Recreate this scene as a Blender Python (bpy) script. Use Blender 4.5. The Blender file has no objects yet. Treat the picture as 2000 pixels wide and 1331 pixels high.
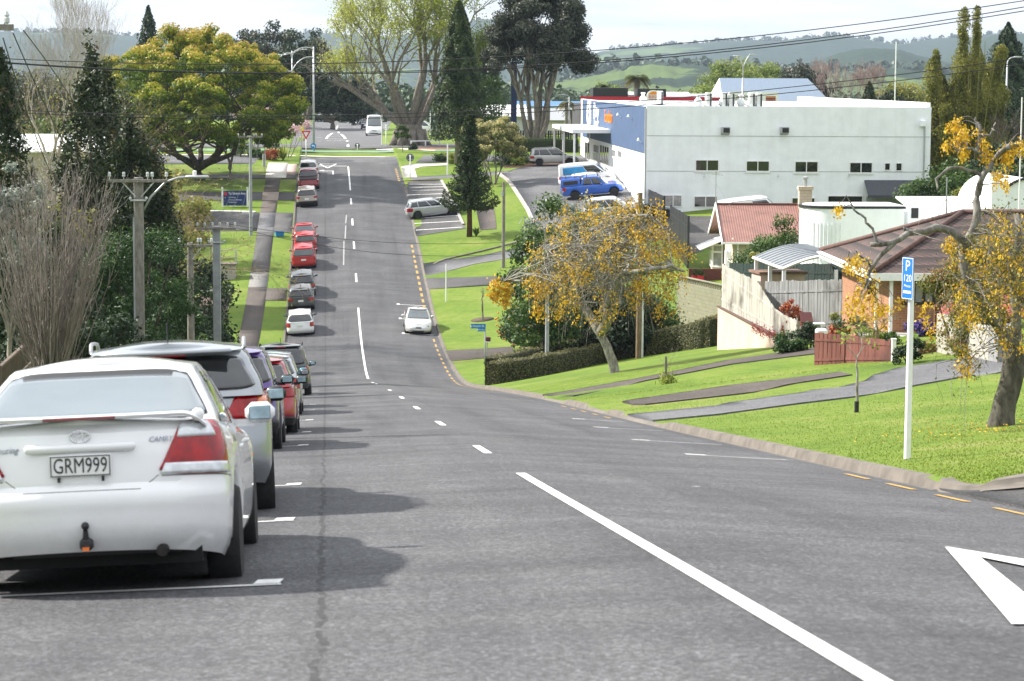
import bpy, bmesh, math, random
import numpy as np
from mathutils import Vector, Matrix, Euler
SC = bpy.context.scene
COL = SC.collection
R = math.radians
rng = np.random.default_rng(7)
random.seed(7)
# ---------------------------------------------------------------- camera (85 mm lens, looking down the hill)
FPX = 4722.0
PITCH = math.atan(515.0 / FPX)
ROLL = R(0.35)
CZ = 20.0
sp, cp = math.sin(PITCH), math.cos(PITCH)
_F = np.array([0, cp, -sp]); _R0 = np.array([1.0, 0, 0]); _U0 = np.array([0, sp, cp])
_R = _R0 * math.cos(ROLL) + _U0 * math.sin(ROLL)
_U = -_R0 * math.sin(ROLL) + _U0 * math.cos(ROLL)
def ray(px, py): return (px - 1000) / FPX * _R + (665.5 - py) / FPX * _U + _F
def W(px, py, zc): return np.array([0, 0, CZ]) + zc * ray(px, py)
def S(zc): return FPX / zc
# ---------------------------------------------------------------- street and terrain
_cl = [(1357,1110,14.5),(1143,995,20.3),(1025,931,26.2),(908,858,37.2),(870,835,43.1),(835,812,51.1),(805,794,58.8),
       (769,767,76),(740,752,98),(720,745,122),(714,730,130),(705,669,147.6),(697,605,160.6),(692,562,168),(686,458,189),(683,354,216),(683,325,231),(683,300,246)]
_pts = np.array([W(*c) for c in _cl])
_w = np.ones(len(_pts)); _w[:7] = 3
SB, SA = np.polyfit(_pts[:, 1], _pts[:, 0], 1, w=_w)      # x = SA + SB*y
def xc(y): return SA + SB * y
_py = np.concatenate([[-40, 0, 8], _pts[:, 1], [262, 306, 400, 508, 800, 1500, 9000]])
_pz = np.concatenate([[CZ+2.8, CZ-1.27, CZ-2.2], _pts[:, 2], [CZ-7.6, CZ-7.5, CZ-8.3, CZ-9.8, CZ-14, CZ-20, CZ-25]])
_fy = np.arange(-40, 700, 0.5)
_fz = np.interp(_fy, _py, _pz)
_k = np.exp(-0.5 * (np.arange(-24, 25) * 0.5 / 4.5) ** 2); _k /= _k.sum()
_fzp = np.concatenate([_fz[0] + (np.arange(-24, 0)) * (_fz[1]-_fz[0]), _fz, np.full(24, _fz[-1])])
_fz = np.convolve(_fzp, _k, 'valid')
def prof(y):
    y = np.asarray(y, float)
    return np.where(y < 690, np.interp(y, _fy, _fz), np.interp(y, _py, _pz))
TL, TR = -4.65, 4.9
RIGHT_CUTS = []   # (y0,y1) lowered kerb ranges
def sstep(a, b, x): 
    u = np.clip((np.asarray(x, float) - a) / (b - a), 0, 1); return u * u * (3 - 2 * u)
def roadz(t, y):
    flat = 1 - sstep(215, 235, y)
    return prof(y) - np.where(t < 0, .05, .045) * np.clip(np.abs(t), 0, 5) * flat
def kerb_r(y):
    y = np.asarray(y, float); h = 0.12 * sstep(27.0, 28.0, y)
    for a, b in RIGHT_CUTS: h = h * (1 - 0.75 * sstep(a - .5, a + .3, y) * (1 - sstep(b - .3, b + .5, y)))
    return h
def ground(x, y):
    x = np.asarray(x, float); y = np.asarray(y, float)
    t = x - xc(y)
    far = 1 - sstep(205, 240, y)
    zr = roadz(np.clip(t, TL, TR), y)
    rt = np.clip(t - TR - .15, 0, None)
    rs = .1 + .07 * sstep(58, 88, y) * (1 - sstep(118, 155, y))
    right = kerb_r(y) + far * rs * np.minimum(rt, 26)
    lt = np.clip(TL - .15 - t, 0, None)
    gull = sstep(20, 50, y) * (1 - sstep(170, 215, y))
    left = .12 - gull * .12 * np.clip(lt - 3.2, 0, 22)
    z = zr + np.where(t > TR, right, np.where(t < TL, left, -.07))
    return z
def G(x, y): return float(ground(x, y))
def hit(px, py, z0=6.0, z1=900.0):
    d = ray(px, py); zs = np.concatenate([np.arange(z0, 320, .25), np.arange(320, z1, 1.0)])
    P = np.array([0, 0, CZ])[None] + zs[:, None] * d[None]
    g = P[:, 2] - ground(P[:, 0], P[:, 1])
    i = np.argmax(g < 0)
    if i == 0: i = len(zs) - 1
    f = g[i-1] / (g[i-1] - g[i]) if g[i-1] != g[i] else 0
    zc = zs[i-1] + f * (zs[i] - zs[i-1])
    p = np.array([0, 0, CZ]) + zc * d
    return p[0], p[1], p[2], zc
def T(t, y): return xc(y) + t, y
# ---------------------------------------------------------------- materials
_M = {}
def nodes(name):
    m = bpy.data.materials.new(name); m.use_nodes = True
    nt = m.node_tree; b = nt.nodes['Principled BSDF']
    return m, nt, b
def N(nt, typ, **kw):
    n = nt.nodes.new(typ)
    for k, v in kw.items():
        if k.startswith('i_'):
            key = k[2:].replace('_', ' ')
            n.inputs[key].default_value = v
        else: setattr(n, k, v)
    return n
def L(nt, a, b): nt.links.new(a, b)
def c4(c): return (c[0], c[1], c[2], 1)
def ramp(nt, fac, stops):
    r = nt.nodes.new('ShaderNodeValToRGB'); e = r.color_ramp.elements
    e[0].position, e[0].color = stops[0][0], c4(stops[0][1]); e[1].position, e[1].color = stops[-1][0], c4(stops[-1][1])
    for p, c in stops[1:-1]:
        x = e.new(p); x.color = c4(c)
    L(nt, fac, r.inputs[0]); return r.outputs[0]
def noise(nt, scale, detail=4, vec=None, rough=.55):
    n = N(nt, 'ShaderNodeTexNoise', i_Scale=scale, i_Detail=detail, i_Roughness=rough)
    if vec is not None: L(nt, vec, n.inputs['Vector'])
    return n.outputs['Fac']
def mixc(nt, fac, a, b, mode='MIX'):
    m = nt.nodes.new('ShaderNodeMix'); m.data_type = 'RGBA'; m.blend_type = mode
    if isinstance(fac, (int, float)): m.inputs[0].default_value = fac
    else: L(nt, fac, m.inputs[0])
    for s, v in ((6, a), (7, b)):
        if isinstance(v, tuple): m.inputs[s].default_value = c4(v)
        else: L(nt, v, m.inputs[s])
    return m.outputs[2]
def math_(nt, op, a, b=None):
    m = N(nt, 'ShaderNodeMath', operation=op)
    for i, v in enumerate((a, b)):
        if v is None: continue
        if isinstance(v, (int, float)): m.inputs[i].default_value = v
        else: L(nt, v, m.inputs[i])
    return m.outputs[0]
def bump(nt, b, h, strength=.3, dist=.02):
    n = N(nt, 'ShaderNodeBump', i_Strength=strength, i_Distance=dist); L(nt, h, n.inputs['Height']); L(nt, n.outputs[0], b.inputs['Normal'])
def geo(nt): return nt.nodes.new('ShaderNodeTexCoord').outputs['Object']
def pos(nt): return nt.nodes.new('ShaderNodeNewGeometry').outputs['Position']
def plain(name, col, rough=.5, metal=0, var=.12, scale=6, bmp=0, spec=.5, coat=0, ior=1.45):
    """simple painted or raw surface with a slight noise variation"""
    if name in _M: return _M[name]
    m, nt, b = nodes(name)
    f = noise(nt, scale, 5, geo(nt))
    lo = tuple(max(0, c * (1 - var)) for c in col); hi = tuple(min(1, c * (1 + var)) for c in col)
    L(nt, ramp(nt, f, [(.3, lo), (.7, hi)]), b.inputs['Base Color'])
    b.inputs['Roughness'].default_value = rough; b.inputs['Metallic'].default_value = metal
    b.inputs['Specular IOR Level'].default_value = spec; b.inputs['IOR'].default_value = ior
    b.inputs['Coat Weight'].default_value = coat; b.inputs['Coat Roughness'].default_value = .03
    if bmp: bump(nt, b, noise(nt, scale * 6, 3, geo(nt)), bmp, .02)
    _M[name] = m; return m
# ---------------------------------------------------------------- mesh helpers
class MB:
    def __init__(s): s.v = []; s.f = []; s.mi = []; s.n = 0
    def add(s, v, f, mi=0):
        v = np.asarray(v, float).reshape(-1, 3); s.v.append(v); o = s.n
        for q in f: s.f.append([i + o for i in q]); s.mi.append(mi)
        s.n += len(v); return s
    def box(s, c, d, rz=0, mi=0, bev=0, M=None):
        hx, hy, hz = d[0]/2, d[1]/2, d[2]/2
        if bev > 0:
            k = min(bev, hx*.9, hy*.9, hz*.9); V = []
            for sx in (-1, 1):
                for sy in (-1, 1):
                    for sz in (-1, 1):
                        V += [(sx*(hx-k), sy*(hy-k), sz*hz), (sx*(hx-k), sy*hy, sz*(hz-k)), (sx*hx, sy*(hy-k), sz*(hz-k))]
            bm = bmesh.new()
            for p in V: bm.verts.new(p)
            r = bmesh.ops.convex_hull(bm, input=bm.verts)
            bm.verts.index_update(); V = np.array([v.co for v in bm.verts]); F = [[v.index for v in f.verts] for f in bm.faces]; bm.free()
        else:
            V = np.array([(x*hx, y*hy, z*hz) for z in (-1, 1) for y in (-1, 1) for x in (-1, 1)])
            F = [(0,2,3,1), (4,5,7,6), (0,1,5,4), (2,6,7,3), (0,4,6,2), (1,3,7,5)]
        if M is not None: V = V @ np.array(M.to_3x3()).T
        elif rz: 
            cs, sn = math.cos(rz), math.sin(rz); V = np.stack([V[:,0]*cs - V[:,1]*sn, V[:,0]*sn + V[:,1]*cs, V[:,2]], 1)
        return s.add(V + np.array(c), F, mi)
    def tube(s, path, rad, k=8, mi=0, cap=True):
        P = np.asarray(path, float); n = len(P)
        r = np.full(n, rad, float) if np.isscalar(rad) else np.asarray(rad, float)
        tg = np.gradient(P, axis=0) if n > 2 else np.repeat((P[1]-P[0])[None], n, 0)
        tg /= np.linalg.norm(tg, axis=1)[:, None] + 1e-12
        u = np.cross(tg, [0, 0, 1.0]); bad = np.linalg.norm(u, axis=1) < .05
        u[bad] = np.cross(tg[bad], [1.0, 0, 0]); u /= np.linalg.norm(u, axis=1)[:, None]
        w = np.cross(tg, u); a = np.arange(k) * 2*math.pi/k
        V = P[:, None] + r[:, None, None] * (np.cos(a)[None, :, None]*u[:, None] + np.sin(a)[None, :, None]*w[:, None])
        F = [(i*k+j, i*k+(j+1) % k, (i+1)*k+(j+1) % k, (i+1)*k+j) for i in range(n-1) for j in range(k)]
        if cap: F += [tuple(range(k-1, -1, -1)), tuple((n-1)*k+j for j in range(k))]
        return s.add(V, F, mi)
    def lathe(s, prof, k=16, c=(0,0,0), axis='z', mi=0):
        P = np.asarray(prof, float); n = len(P); a = np.arange(k)*2*math.pi/k
        X = P[:, 0][:, None]*np.cos(a); Y = P[:, 0][:, None]*np.sin(a); Z = np.repeat(P[:, 1][:, None], k, 1)
        V = np.stack([X, Y, Z], 2).reshape(-1, 3)
        if axis == 'x': V = V[:, [2, 0, 1]]
        if axis == 'y': V = V[:, [1, 2, 0]]
        F = [(i*k+j, i*k+(j+1) % k, (i+1)*k+(j+1) % k, (i+1)*k+j) for i in range(n-1) for j in range(k)]
        F += [tuple(range(k-1, -1, -1)), tuple((n-1)*k+j for j in range(k))]
        return s.add(V + np.array(c), F, mi)
    def prism(s, poly, z0, z1, mi=0):
        n = len(poly); z0 = [z0]*n if np.isscalar(z0) else z0; z1 = [z1]*n if np.isscalar(z1) else z1
        V = [(p[0], p[1], z0[i]) for i, p in enumerate(poly)] + [(p[0], p[1], z1[i]) for i, p in enumerate(poly)]
        F = [tuple(range(n-1, -1, -1)), tuple(range(n, 2*n))] + [(i, (i+1) % n, n+(i+1) % n, n+i) for i in range(n)]
        return s.add(V, F, mi)
    def slab(s, quad, th, mi=0):
        """a 3D polygon given thickness along its normal"""
        q = np.asarray(quad, float); nrm = np.cross(q[1]-q[0], q[2]-q[0]); nrm /= np.linalg.norm(nrm); n = len(q)
        V = np.concatenate([q, q - nrm*th]); F = [tuple(range(n)), tuple(range(2*n-1, n-1, -1))] + [((i+1) % n, i, n+i, n+(i+1) % n) for i in range(n)]
        return s.add(V, F, mi)
    def grid(s, V, mi=0, flip=False):
        V = np.asarray(V, float); a, b = V.shape[:2]
        F = [(i*b+j, i*b+j+1, (i+1)*b+j+1, (i+1)*b+j) for i in range(a-1) for j in range(b-1)]
        if flip: F = [f[::-1] for f in F]
        return s.add(V, F, mi)
    def build(s, name, mat, parent=None, smooth=False, M=None, weld=False):
        V = np.concatenate(s.v) if s.v else np.zeros((0, 3))
        me = bpy.data.meshes.new(name); me.from_pydata(V.tolist(), [], s.f)
        mats = mat if isinstance(mat, (list, tuple)) else [mat]
        for m in mats: me.materials.append(m)
        if len(mats) > 1: me.polygons.foreach_set('material_index', s.mi)
        if smooth: me.polygons.foreach_set('use_smooth', [True]*len(me.polygons))
        if weld:
            bm = bmesh.new(); bm.from_mesh(me); bmesh.ops.remove_doubles(bm, verts=bm.verts, dist=1e-5)
            bmesh.ops.recalc_face_normals(bm, faces=bm.faces); bm.to_mesh(me); bm.free()
        me.update()
        if smooth and smooth != True:
            try: me.set_sharp_from_angle(angle=R(smooth))
            except Exception: pass
        return link(name, me, parent, M)
def link(name, me, parent=None, M=None):
    o = bpy.data.objects.new(name, me); COL.objects.link(o)
    if parent is not None: o.parent = parent
    if M is not None: o.matrix_local = M
    return o
def tag(o, label=None, cat=None, group=None, kind=None):
    if label: o['label'] = label
    if cat: o['category'] = cat
    if group: o['group'] = group
    if kind: o['kind'] = kind
    return o
def thing(name, label, cat, loc=(0,0,0), rz=0, group=None, rx=0, ry=0):
    o = bpy.data.objects.new(name, None); COL.objects.link(o); o.empty_display_size = .2
    o.location = loc; o.rotation_euler = (rx, ry, rz)
    return tag(o, label, cat, group)
def structure(o): o['kind'] = 'structure'; return o
def copy_tree(o, parent=None):
    c = o.copy(); COL.objects.link(c)
    if parent is not None: c.parent = parent
    for ch in list(o.children): copy_tree(ch, c)
    return c
def text(parent, name, s, size, mat, M, depth=.004, align='CENTER', width=None, shear=0):
    """lettering as a flat raised mesh; local matrix M puts it: x right, y up, z out"""
    cu = bpy.data.curves.new('lettering', 'FONT'); cu.body = s; cu.size = size; cu.align_x = align; cu.align_y = 'CENTER'; cu.extrude = depth/2; cu.shear = shear
    cu.resolution_u = 3
    o = bpy.data.objects.new('lettering', cu); COL.objects.link(o)
    bpy.context.view_layer.update()
    me = bpy.data.meshes.new_from_object(o.evaluated_get(bpy.context.evaluated_depsgraph_get()))
    bpy.data.objects.remove(o); bpy.data.curves.remove(cu)
    me.name = name; me.materials.clear(); me.materials.append(mat)
    if width:
        xs = [v.co.x for v in me.vertices]; w = max(xs) - min(xs); k = width / w
        for v in me.vertices: v.co.x *= k
    return link(name, me, parent, M)
def face_M(o, right, up):
    """matrix with x=right, y=up, z=right x up at origin o"""
    r = Vector(right).normalized(); u = Vector(up); u = (u - r*u.dot(r)).normalized(); n = r.cross(u)
    return Matrix(((r.x, u.x, n.x, o[0]), (r.y, u.y, n.y, o[1]), (r.z, u.z, n.z, o[2]), (0,0,0,1)))
def leafmesh(name, P, Nn, size, mat, parent=None, tint=None, aspect=.6, tri=False, jitter=.35):
    """many small leaf faces: centres P, facing Nn, one mesh"""
    n = len(P); P = np.asarray(P, float); size = np.broadcast_to(np.asarray(size, float), (n,)) * (1 + jitter*(rng.random(n)-.5)*2)
    a = rng.normal(size=(n, 3)); u = np.cross(Nn, a); u /= np.linalg.norm(u, axis=1)[:, None] + 1e-9
    w = np.cross(Nn, u); w /= np.linalg.norm(w, axis=1)[:, None] + 1e-9
    u *= size[:, None]/2; w *= (size*aspect)[:, None]/2
    V = np.stack([P - u, P - w + u*.15, P + u, P + w + u*.15], 1).reshape(-1, 3)
    me = bpy.data.meshes.new(name); me.vertices.add(4*n); me.vertices.foreach_set('co', V.ravel())
    me.loops.add(4*n); me.loops.foreach_set('vertex_index', np.arange(4*n)); me.polygons.add(n)
    me.polygons.foreach_set('loop_start', np.arange(0, 4*n, 4)); me.polygons.foreach_set('loop_total', np.full(n, 4))
    me.materials.append(mat); me.update(calc_edges=True)
    if tint is None: tint = rng.random(n)
    at = me.attributes.new('tint', 'FLOAT', 'FACE'); at.data.foreach_set('value', np.asarray(tint, float))
    return link(name, me, parent)
def leafmat(name, stops, trans=.35, rough=.55, spec=.3):
    if name in _M: return _M[name]
    m, nt, b = nodes(name); at = N(nt, 'ShaderNodeAttribute', attribute_name='tint')
    col = ramp(nt, at.outputs['Fac'], stops); L(nt, col, b.inputs['Base Color']); b.inputs['Roughness'].default_value = rough
    b.inputs['Specular IOR Level'].default_value = spec
    tr = nt.nodes.new('ShaderNodeBsdfTranslucent'); L(nt, col, tr.inputs[0]); mx = nt.nodes.new('ShaderNodeMixShader'); mx.inputs[0].default_value = trans
    out = nt.nodes['Material Output']; L(nt, b.outputs[0], mx.inputs[1]); L(nt, tr.outputs[0], mx.inputs[2]); L(nt, mx.outputs[0], out.inputs[0])
    _M[name] = m; return m
# ---------------------------------------------------------------- surface materials
def grass_mat(name, stops, sc=1.0):
    m, nt, b = nodes(name); p = pos(nt)
    f = noise(nt, .22*sc, 4, p); g = noise(nt, 2.2*sc, 5, p, .65); h = noise(nt, 28, 3, p, .7)
    s = math_(nt, 'ADD', math_(nt, 'MULTIPLY', f, .45), math_(nt, 'MULTIPLY', g, .35)); s = math_(nt, 'ADD', s, math_(nt, 'MULTIPLY', h, .2))
    L(nt, ramp(nt, s, stops), b.inputs['Base Color']); b.inputs['Roughness'].default_value = .8; b.inputs['Specular IOR Level'].default_value = .15
    bump(nt, b, h, .7, .05); return m
M_grass = grass_mat('lawn', [(.35, (.066, .118, .016)), (.46, (.108, .172, .020)), (.54, (.140, .198, .028)), (.61, (.20, .215, .06)), (.70, (.29, .26, .12))])
def asphalt(name, base, wear=1.0, uv=True):
    m, nt, b = nodes(name); p = pos(nt)
    fine = noise(nt, 95, 2, p, .8); chip = N(nt, 'ShaderNodeTexVoronoi', i_Scale=56.0); L(nt, p, chip.inputs['Vector'])
    mid = noise(nt, 7, 4, p, .7); big = noise(nt, .35, 4, p, .6)
    s = math_(nt, 'ADD', math_(nt, 'MULTIPLY', fine, .55), math_(nt, 'MULTIPLY', mid, .2)); s = math_(nt, 'ADD', s, math_(nt, 'MULTIPLY', big, .45))
    s = math_(nt, 'ADD', s, math_(nt, 'MULTIPLY', chip.outputs['Color'], .22)) if False else s
    d = tuple(c*.5 for c in base); u = tuple(c*1.55 for c in base)
    col = ramp(nt, s, [(.38, d), (.6, base), (.8, u)])
    cs = nt.nodes.new('ShaderNodeSeparateColor'); L(nt, chip.outputs['Color'], cs.inputs[0]); col = mixc(nt, .85, col, ramp(nt, cs.outputs[0], [(0, (.42, .42, .42)), (.5, (.9, .9, .9)), (.8, (1.3, 1.3, 1.3)), (1, (2.3, 2.3, 2.3))]), 'MULTIPLY')
    if uv:   # tyre-worn lanes, oil line and long tar seams follow the street (uv = across, along)
        t = nt.nodes.new('ShaderNodeUVMap'); t.uv_map = 'street'; sx = nt.nodes.new('ShaderNodeSeparateXYZ'); L(nt, t.outputs[0], sx.inputs[0])
        st = N(nt, 'ShaderNodeMapping', vector_type='POINT'); st.inputs['Scale'].default_value = (1.0, .03, 1); L(nt, t.outputs[0], st.inputs[0])
        lane = noise(nt, 1.0, 4, st.outputs[0], .6)
        lanec = ramp(nt, lane, [(.32, (.60, .60, .62)), (.46, (.92, .92, .93)), (.56, (1, 1, 1)), (.70, (1.22, 1.21, 1.19))])
        col = mixc(nt, .8*wear, col, lanec, 'MULTIPLY')
        st2 = N(nt, 'ShaderNodeMapping', vector_type='POINT'); st2.inputs['Scale'].default_value = (.18, 1.3, 1); L(nt, t.outputs[0], st2.inputs[0])
        cross = ramp(nt, noise(nt, 1.0, 5, st2.outputs[0], .65), [(.35, (.76, .76, .78)), (.55, (1, 1, 1)), (.7, (1.12, 1.12, 1.1))])
        col = mixc(nt, .9*wear, col, cross, 'MULTIPLY')
        wob = math_(nt, 'MULTIPLY', math_(nt, 'SUBTRACT', noise(nt, 1.6, 3, p), .5), .16)
        xx = math_(nt, 'ADD', sx.outputs[0], wob)
        for x0, wd, dk in ((-2.18, .04, .6), (-2.2, .30, .12), (-1.05, .05, .12)):
            dist = math_(nt, 'ABSOLUTE', math_(nt, 'SUBTRACT', xx, x0)); k = math_(nt, 'LESS_THAN', dist, wd/2)
            br = math_(nt, 'GREATER_THAN', noise(nt, 5.0 if x0 < -2 else .5, 3, p), .40 if x0 < -2 else .52)
            k = math_(nt, 'MULTIPLY', math_(nt, 'MULTIPLY', k, br), dk)
            if x0 > -2: k = math_(nt, 'MULTIPLY', k, math_(nt, 'GREATER_THAN', sx.outputs[1], 92))
            col = mixc(nt, k, col, (.012, .012, .013))
    L(nt, col, b.inputs['Base Color']); b.inputs['Roughness'].default_value = .78; b.inputs['Specular IOR Level'].default_value = .35
    bump(nt, b, math_(nt, 'ADD', fine, math_(nt, 'MULTIPLY', chip.outputs['Distance'], .8)), .55, .012); return m
M_asph = asphalt('chip_seal', (.078, .078, .082))
M_asph2 = asphalt('old_asphalt', (.062, .06, .06), uv=False)
M_asph3 = asphalt('grey_asphalt', (.105, .105, .11), uv=False)
M_brownpath = asphalt('brown_asphalt', (.066, .053, .046), uv=False)
M_conc = plain('concrete', (.36, .34, .31), .85, var=.25, scale=1.6, bmp=.25)
M_kerbc = plain('kerb_concrete', (.135, .118, .10), .9, var=.32, scale=3, bmp=.15)
M_pale = plain('pale_concrete', (.55, .52, .47), .85, var=.12, scale=2)
def paint_mat(name, col, th=.43):
    m, nt, b = nodes(name); p = pos(nt); f = noise(nt, 45, 4, p, .8); g = noise(nt, 5, 3, p)
    s = math_(nt, 'ADD', math_(nt, 'MULTIPLY', f, .7), math_(nt, 'MULTIPLY', g, .3))
    L(nt, ramp(nt, s, [(th-.06, (.13, .13, .13)), (th, tuple(c*.8 for c in col)), (.6, col)]), b.inputs['Base Color']); b.inputs['Roughness'].default_value = .7
    return m
M_white = paint_mat('road_paint_white', (.78, .78, .76)); M_faded = paint_mat('road_paint_faded', (.36, .36, .35), .5); M_yel = paint_mat('road_paint_yellow', (.50, .29, .06), .45)
M_dirt = plain('bare_soil', (.075, .05, .035), .95, var=.4, scale=4, bmp=.5)
# ---------------------------------------------------------------- terrain sheet
RIGHT_CUTS += [(50.5, 56.5), (71.5, 77.5), (60.5, 64.5), (137, 143), (167.5, 171.3), (172.2, 177), (187.5, 219), (221, 224)]
tl = sorted(set([-9000,-3000,-1200,-600,-300,-180,-120,-80,-60,-45,-36,-30,-26,-22,-19,-16,-14,-12,-10.5,-9.4,-8.4,-7.8,-7.0,-6.3,-5.6,-5.1,-4.82,-4.70,-4.62,-3,-1.5,0,1.5,3,4.87,4.95,5.07,5.3,5.8,6.4,7,8,9,10,11,12,13.5,15,17,19,21,23,25,28,31,33,36,45,60,80,120,180,300,600,1200,3000,9000]))
yl = list(np.arange(-12, 70, 1.0)) + list(np.arange(70, 262, 2.0)) + [265,270,280,290,300,320,340,370,400,440,480,520,580,650,800,1000,1400,2000,3000,5000,9000]
TT, YY = np.meshgrid(np.array(tl, float), np.array(yl, float)); XX = TT + xc(np.minimum(YY, 700))
MB().grid(np.stack([XX, YY, ground(XX, YY)], 2)).build('ground', M_grass, smooth=True)['kind'] = 'structure'
# road sheet
rl = np.array([TL, -3.5, -2.2, -1.0, 0, 1.0, 2.2, 3.5, TR]); ry_ = np.concatenate([np.arange(-12, 70, 1.0), np.arange(70, 237, 2.0)])
def road_sheet(name, tt, yy, mat, off=0.0):
    A, B = np.meshgrid(tt, yy); me = MB().grid(np.stack([A + xc(B), B, roadz(A, B) + off], 2)).build(name, mat, smooth=True)
    uv = me.data.uv_layers.new(name='street'); li = np.zeros(len(me.data.loops), int); me.data.loops.foreach_get('vertex_index', li)
    uv.data.foreach_set('uv', np.stack([A.ravel()[li], B.ravel()[li]], 1).ravel()); me['kind'] = 'structure'; return me
road_sheet('road', rl, ry_, M_asph)
def inpoly(p, poly): 
    x, y = p; c = False; n = len(poly)
    for i in range(n):
        (x0, y0), (x1, y1) = poly[i], poly[i-1]
        if (y0 > y) != (y1 > y) and x < (x1-x0)*(y-y0)/(y1-y0)+x0: c = not c
    return c
def drape(name, poly, mat, off=.025, zf=None, step=2.0, kind='structure', parent=None, skirt=.0, xstep=None):
    """polygon (world x,y) cut into pieces and laid on the terrain"""
    zf = zf or G; bm = bmesh.new(); vs = [bm.verts.new((p[0], p[1], 0)) for p in poly]; bm.faces.new(vs)
    ys = [p[1] for p in poly]; xs = [p[0] for p in poly]
    for v in np.arange(math.floor(min(ys)/step)*step, max(ys), step):
        bmesh.ops.bisect_plane(bm, geom=bm.verts[:]+bm.edges[:]+bm.faces[:], plane_co=(0, v, 0), plane_no=(0, 1, 0))
    for v in np.arange(math.floor(min(xs)), max(xs), xstep or step):
        bmesh.ops.bisect_plane(bm, geom=bm.verts[:]+bm.edges[:]+bm.faces[:], plane_co=(v, 0, 0), plane_no=(1, 0, 0))
    bmesh.ops.triangulate(bm, faces=[f for f in bm.faces if len(f.verts) > 4])
    for v in bm.verts: v.co.z = zf(v.co.x, v.co.y) + off
    if off > .02 and off < .04:
        ex = bmesh.ops.extrude_edge_only(bm, edges=[e for e in bm.edges if e.is_boundary])
        for v in ex['geom']:
            if isinstance(v, bmesh.types.BMVert): v.co.z -= .14
    bm.normal_update()
    for f in bm.faces:
        f.smooth = abs(f.normal.z) > .5
        if f.normal.z < -.3: f.normal_flip()
    bm.normal_update()
    me = bpy.data.meshes.new(name); bm.to_mesh(me); bm.free(); me.materials.append(mat); o = link(name, me, parent)
    if kind: o['kind'] = kind
    return o
RZ = lambda x, y: float(roadz(x - xc(y), y))
def ty(*pts): return [T(t, y) for t, y in pts]
def px(*pts): return [hit(*p)[:2] for p in pts]
def strip(t0, t1, y0, y1): return ty((t0, y0), (t1, y0), (t1, y1), (t0, y1))
# kerbs: stepped concrete profile swept along the street
def kerb(name, side, y0, y1, step=1.0, mat=None):
    ys = np.arange(y0, y1 + .01, step); rows = []
    for y in ys:
        e = TL if side < 0 else TR; zb = RZ(*T(e, y)); h = .12 if side < 0 else float(kerb_r(y))
        rows.append([(*T(e + side*d, y), zb + q) for d, q in ((-.10, .003), (-.015, .006), (.0, h*.5+.01), (.025, h + .012), (.14, h + .02), (.145, -.1))])
    return structure(MB().grid(np.array(rows), flip=side > 0).build(name, mat or M_kerbc, smooth=35))
kerb('kerb', -1, -10, 222); kerb('kerb', 1, 27.5, 216)
# kerb return into the side street, lower right
_cx, _cy = T(TR + .9, 27.5)
c0 = [(_cx - .9*math.cos(a), 27.5 - .9*math.sin(a)) for a in np.linspace(0, R(86), 8)] + [(_cx + d, 26.6 - .06*d) for d in (1, 2, 3, 5, 8, 12, 20, 30)]
rows = []
for i, p in enumerate(c0):
    q = np.array(c0[min(i+1, len(c0)-1)]) - np.array(c0[max(i-1, 0)]); nrm = np.array([q[1], -q[0]])/np.linalg.norm(q)
    zb = G(p[0] + nrm[0]*.5, p[1] + nrm[1]*.5); zt = max(zb + .1, G(p[0] - nrm[0]*.8, p[1] - nrm[1]*.8) + .01)
    rows.append([(p[0] + nrm[0]*d, p[1] + nrm[1]*d, zz) for d, zz in ((.3, zb + .035), (.02, zb + .04), (0, zb*.5+zt*.5), (-.03, zt), (-.17, zt + .01), (-.175, zb - .1))])
structure(MB().grid(np.array(rows)).build('kerb', M_kerbc, smooth=35))
drape('side_street', [T(TR - .02, 27.2)] + [(p[0], p[1]) for p in c0] + [(40, 5), T(TR - .02, 5)], M_asph2, .03, lambda x, y: G(x, y) if x-xc(y) > TR+.13 else RZ(*T(TR, y)), 1.0, xstep=.5)
# ---------------------------------------------------------------- road markings
def mark(name, poly, mat=M_white, off=.007, step=1.0): return drape(name, poly, mat, off, RZ, step)
def line(name, t0, y0, t1, y1, w, mat=M_white, off=.007):
    (xa, ya), (xb, yb) = T(t0, y0), T(t1, y1); d = np.array([xb-xa, yb-ya]); d /= np.linalg.norm(d); n = np.array([-d[1], d[0]])*w/2
    return mark(name, [(xa-n[0], ya-n[1]), (xb-n[0], yb-n[1]), (xb+n[0], yb+n[1]), (xa+n[0], ya+n[1])], mat, off)
def Yat(p): h = hit(*p); return h[0] - xc(h[1]), h[1]
line('centre_line', 0.02, 4, 0, 26.4, .11)
for p, ln in (((962,889),2.6), ((872,835),2.6), ((820,803),2.6), ((790,782),2.6), ((769,767),2.6), ((748,754),2.6)):
    t, y = Yat(p); line('centre_dash', 0, y - ln/2, 0, y + ln/2, .11)
line('centre_dash', 0, 108, 0, 112.5, .11)
line('centre_line', 0, 122, 0, 160, .12)
for y in (171.0, 184, 194.5, 205.0): line('centre_dash', 0, y - 1.6, 0, y + 1.6, .14)
line('centre_line', 0, 211, 0, 231, .13)
for y0, y1, t in ((176, 186, -.75), (187, 193, -.55), (194, 198, -.45)): line('faded_line', t - .1, y0, t, y1, .1, M_faded)
for p in ((548,1165),(565,1034),(577,961),(592,880),(597,853),(605,828),(606,808),(603,797),(601,777),(601,769)):
    t, y = Yat(p); t = -2.42
    line('parking_line', TL + .3, y, t, y, .075); line('parking_tick', t - .16, y + .16, t + .0, y + .16, .28, M_white, .011)
for p in ((1340,898),(1235,868),(1160,842),(1118,825)):
    t, y = Yat(p); line('parking_line', t, y, TR - .35, y - .15, .06); line('parking_tick', t, y + .1, t + .3, y + .1, .16, M_white, .011)
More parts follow.
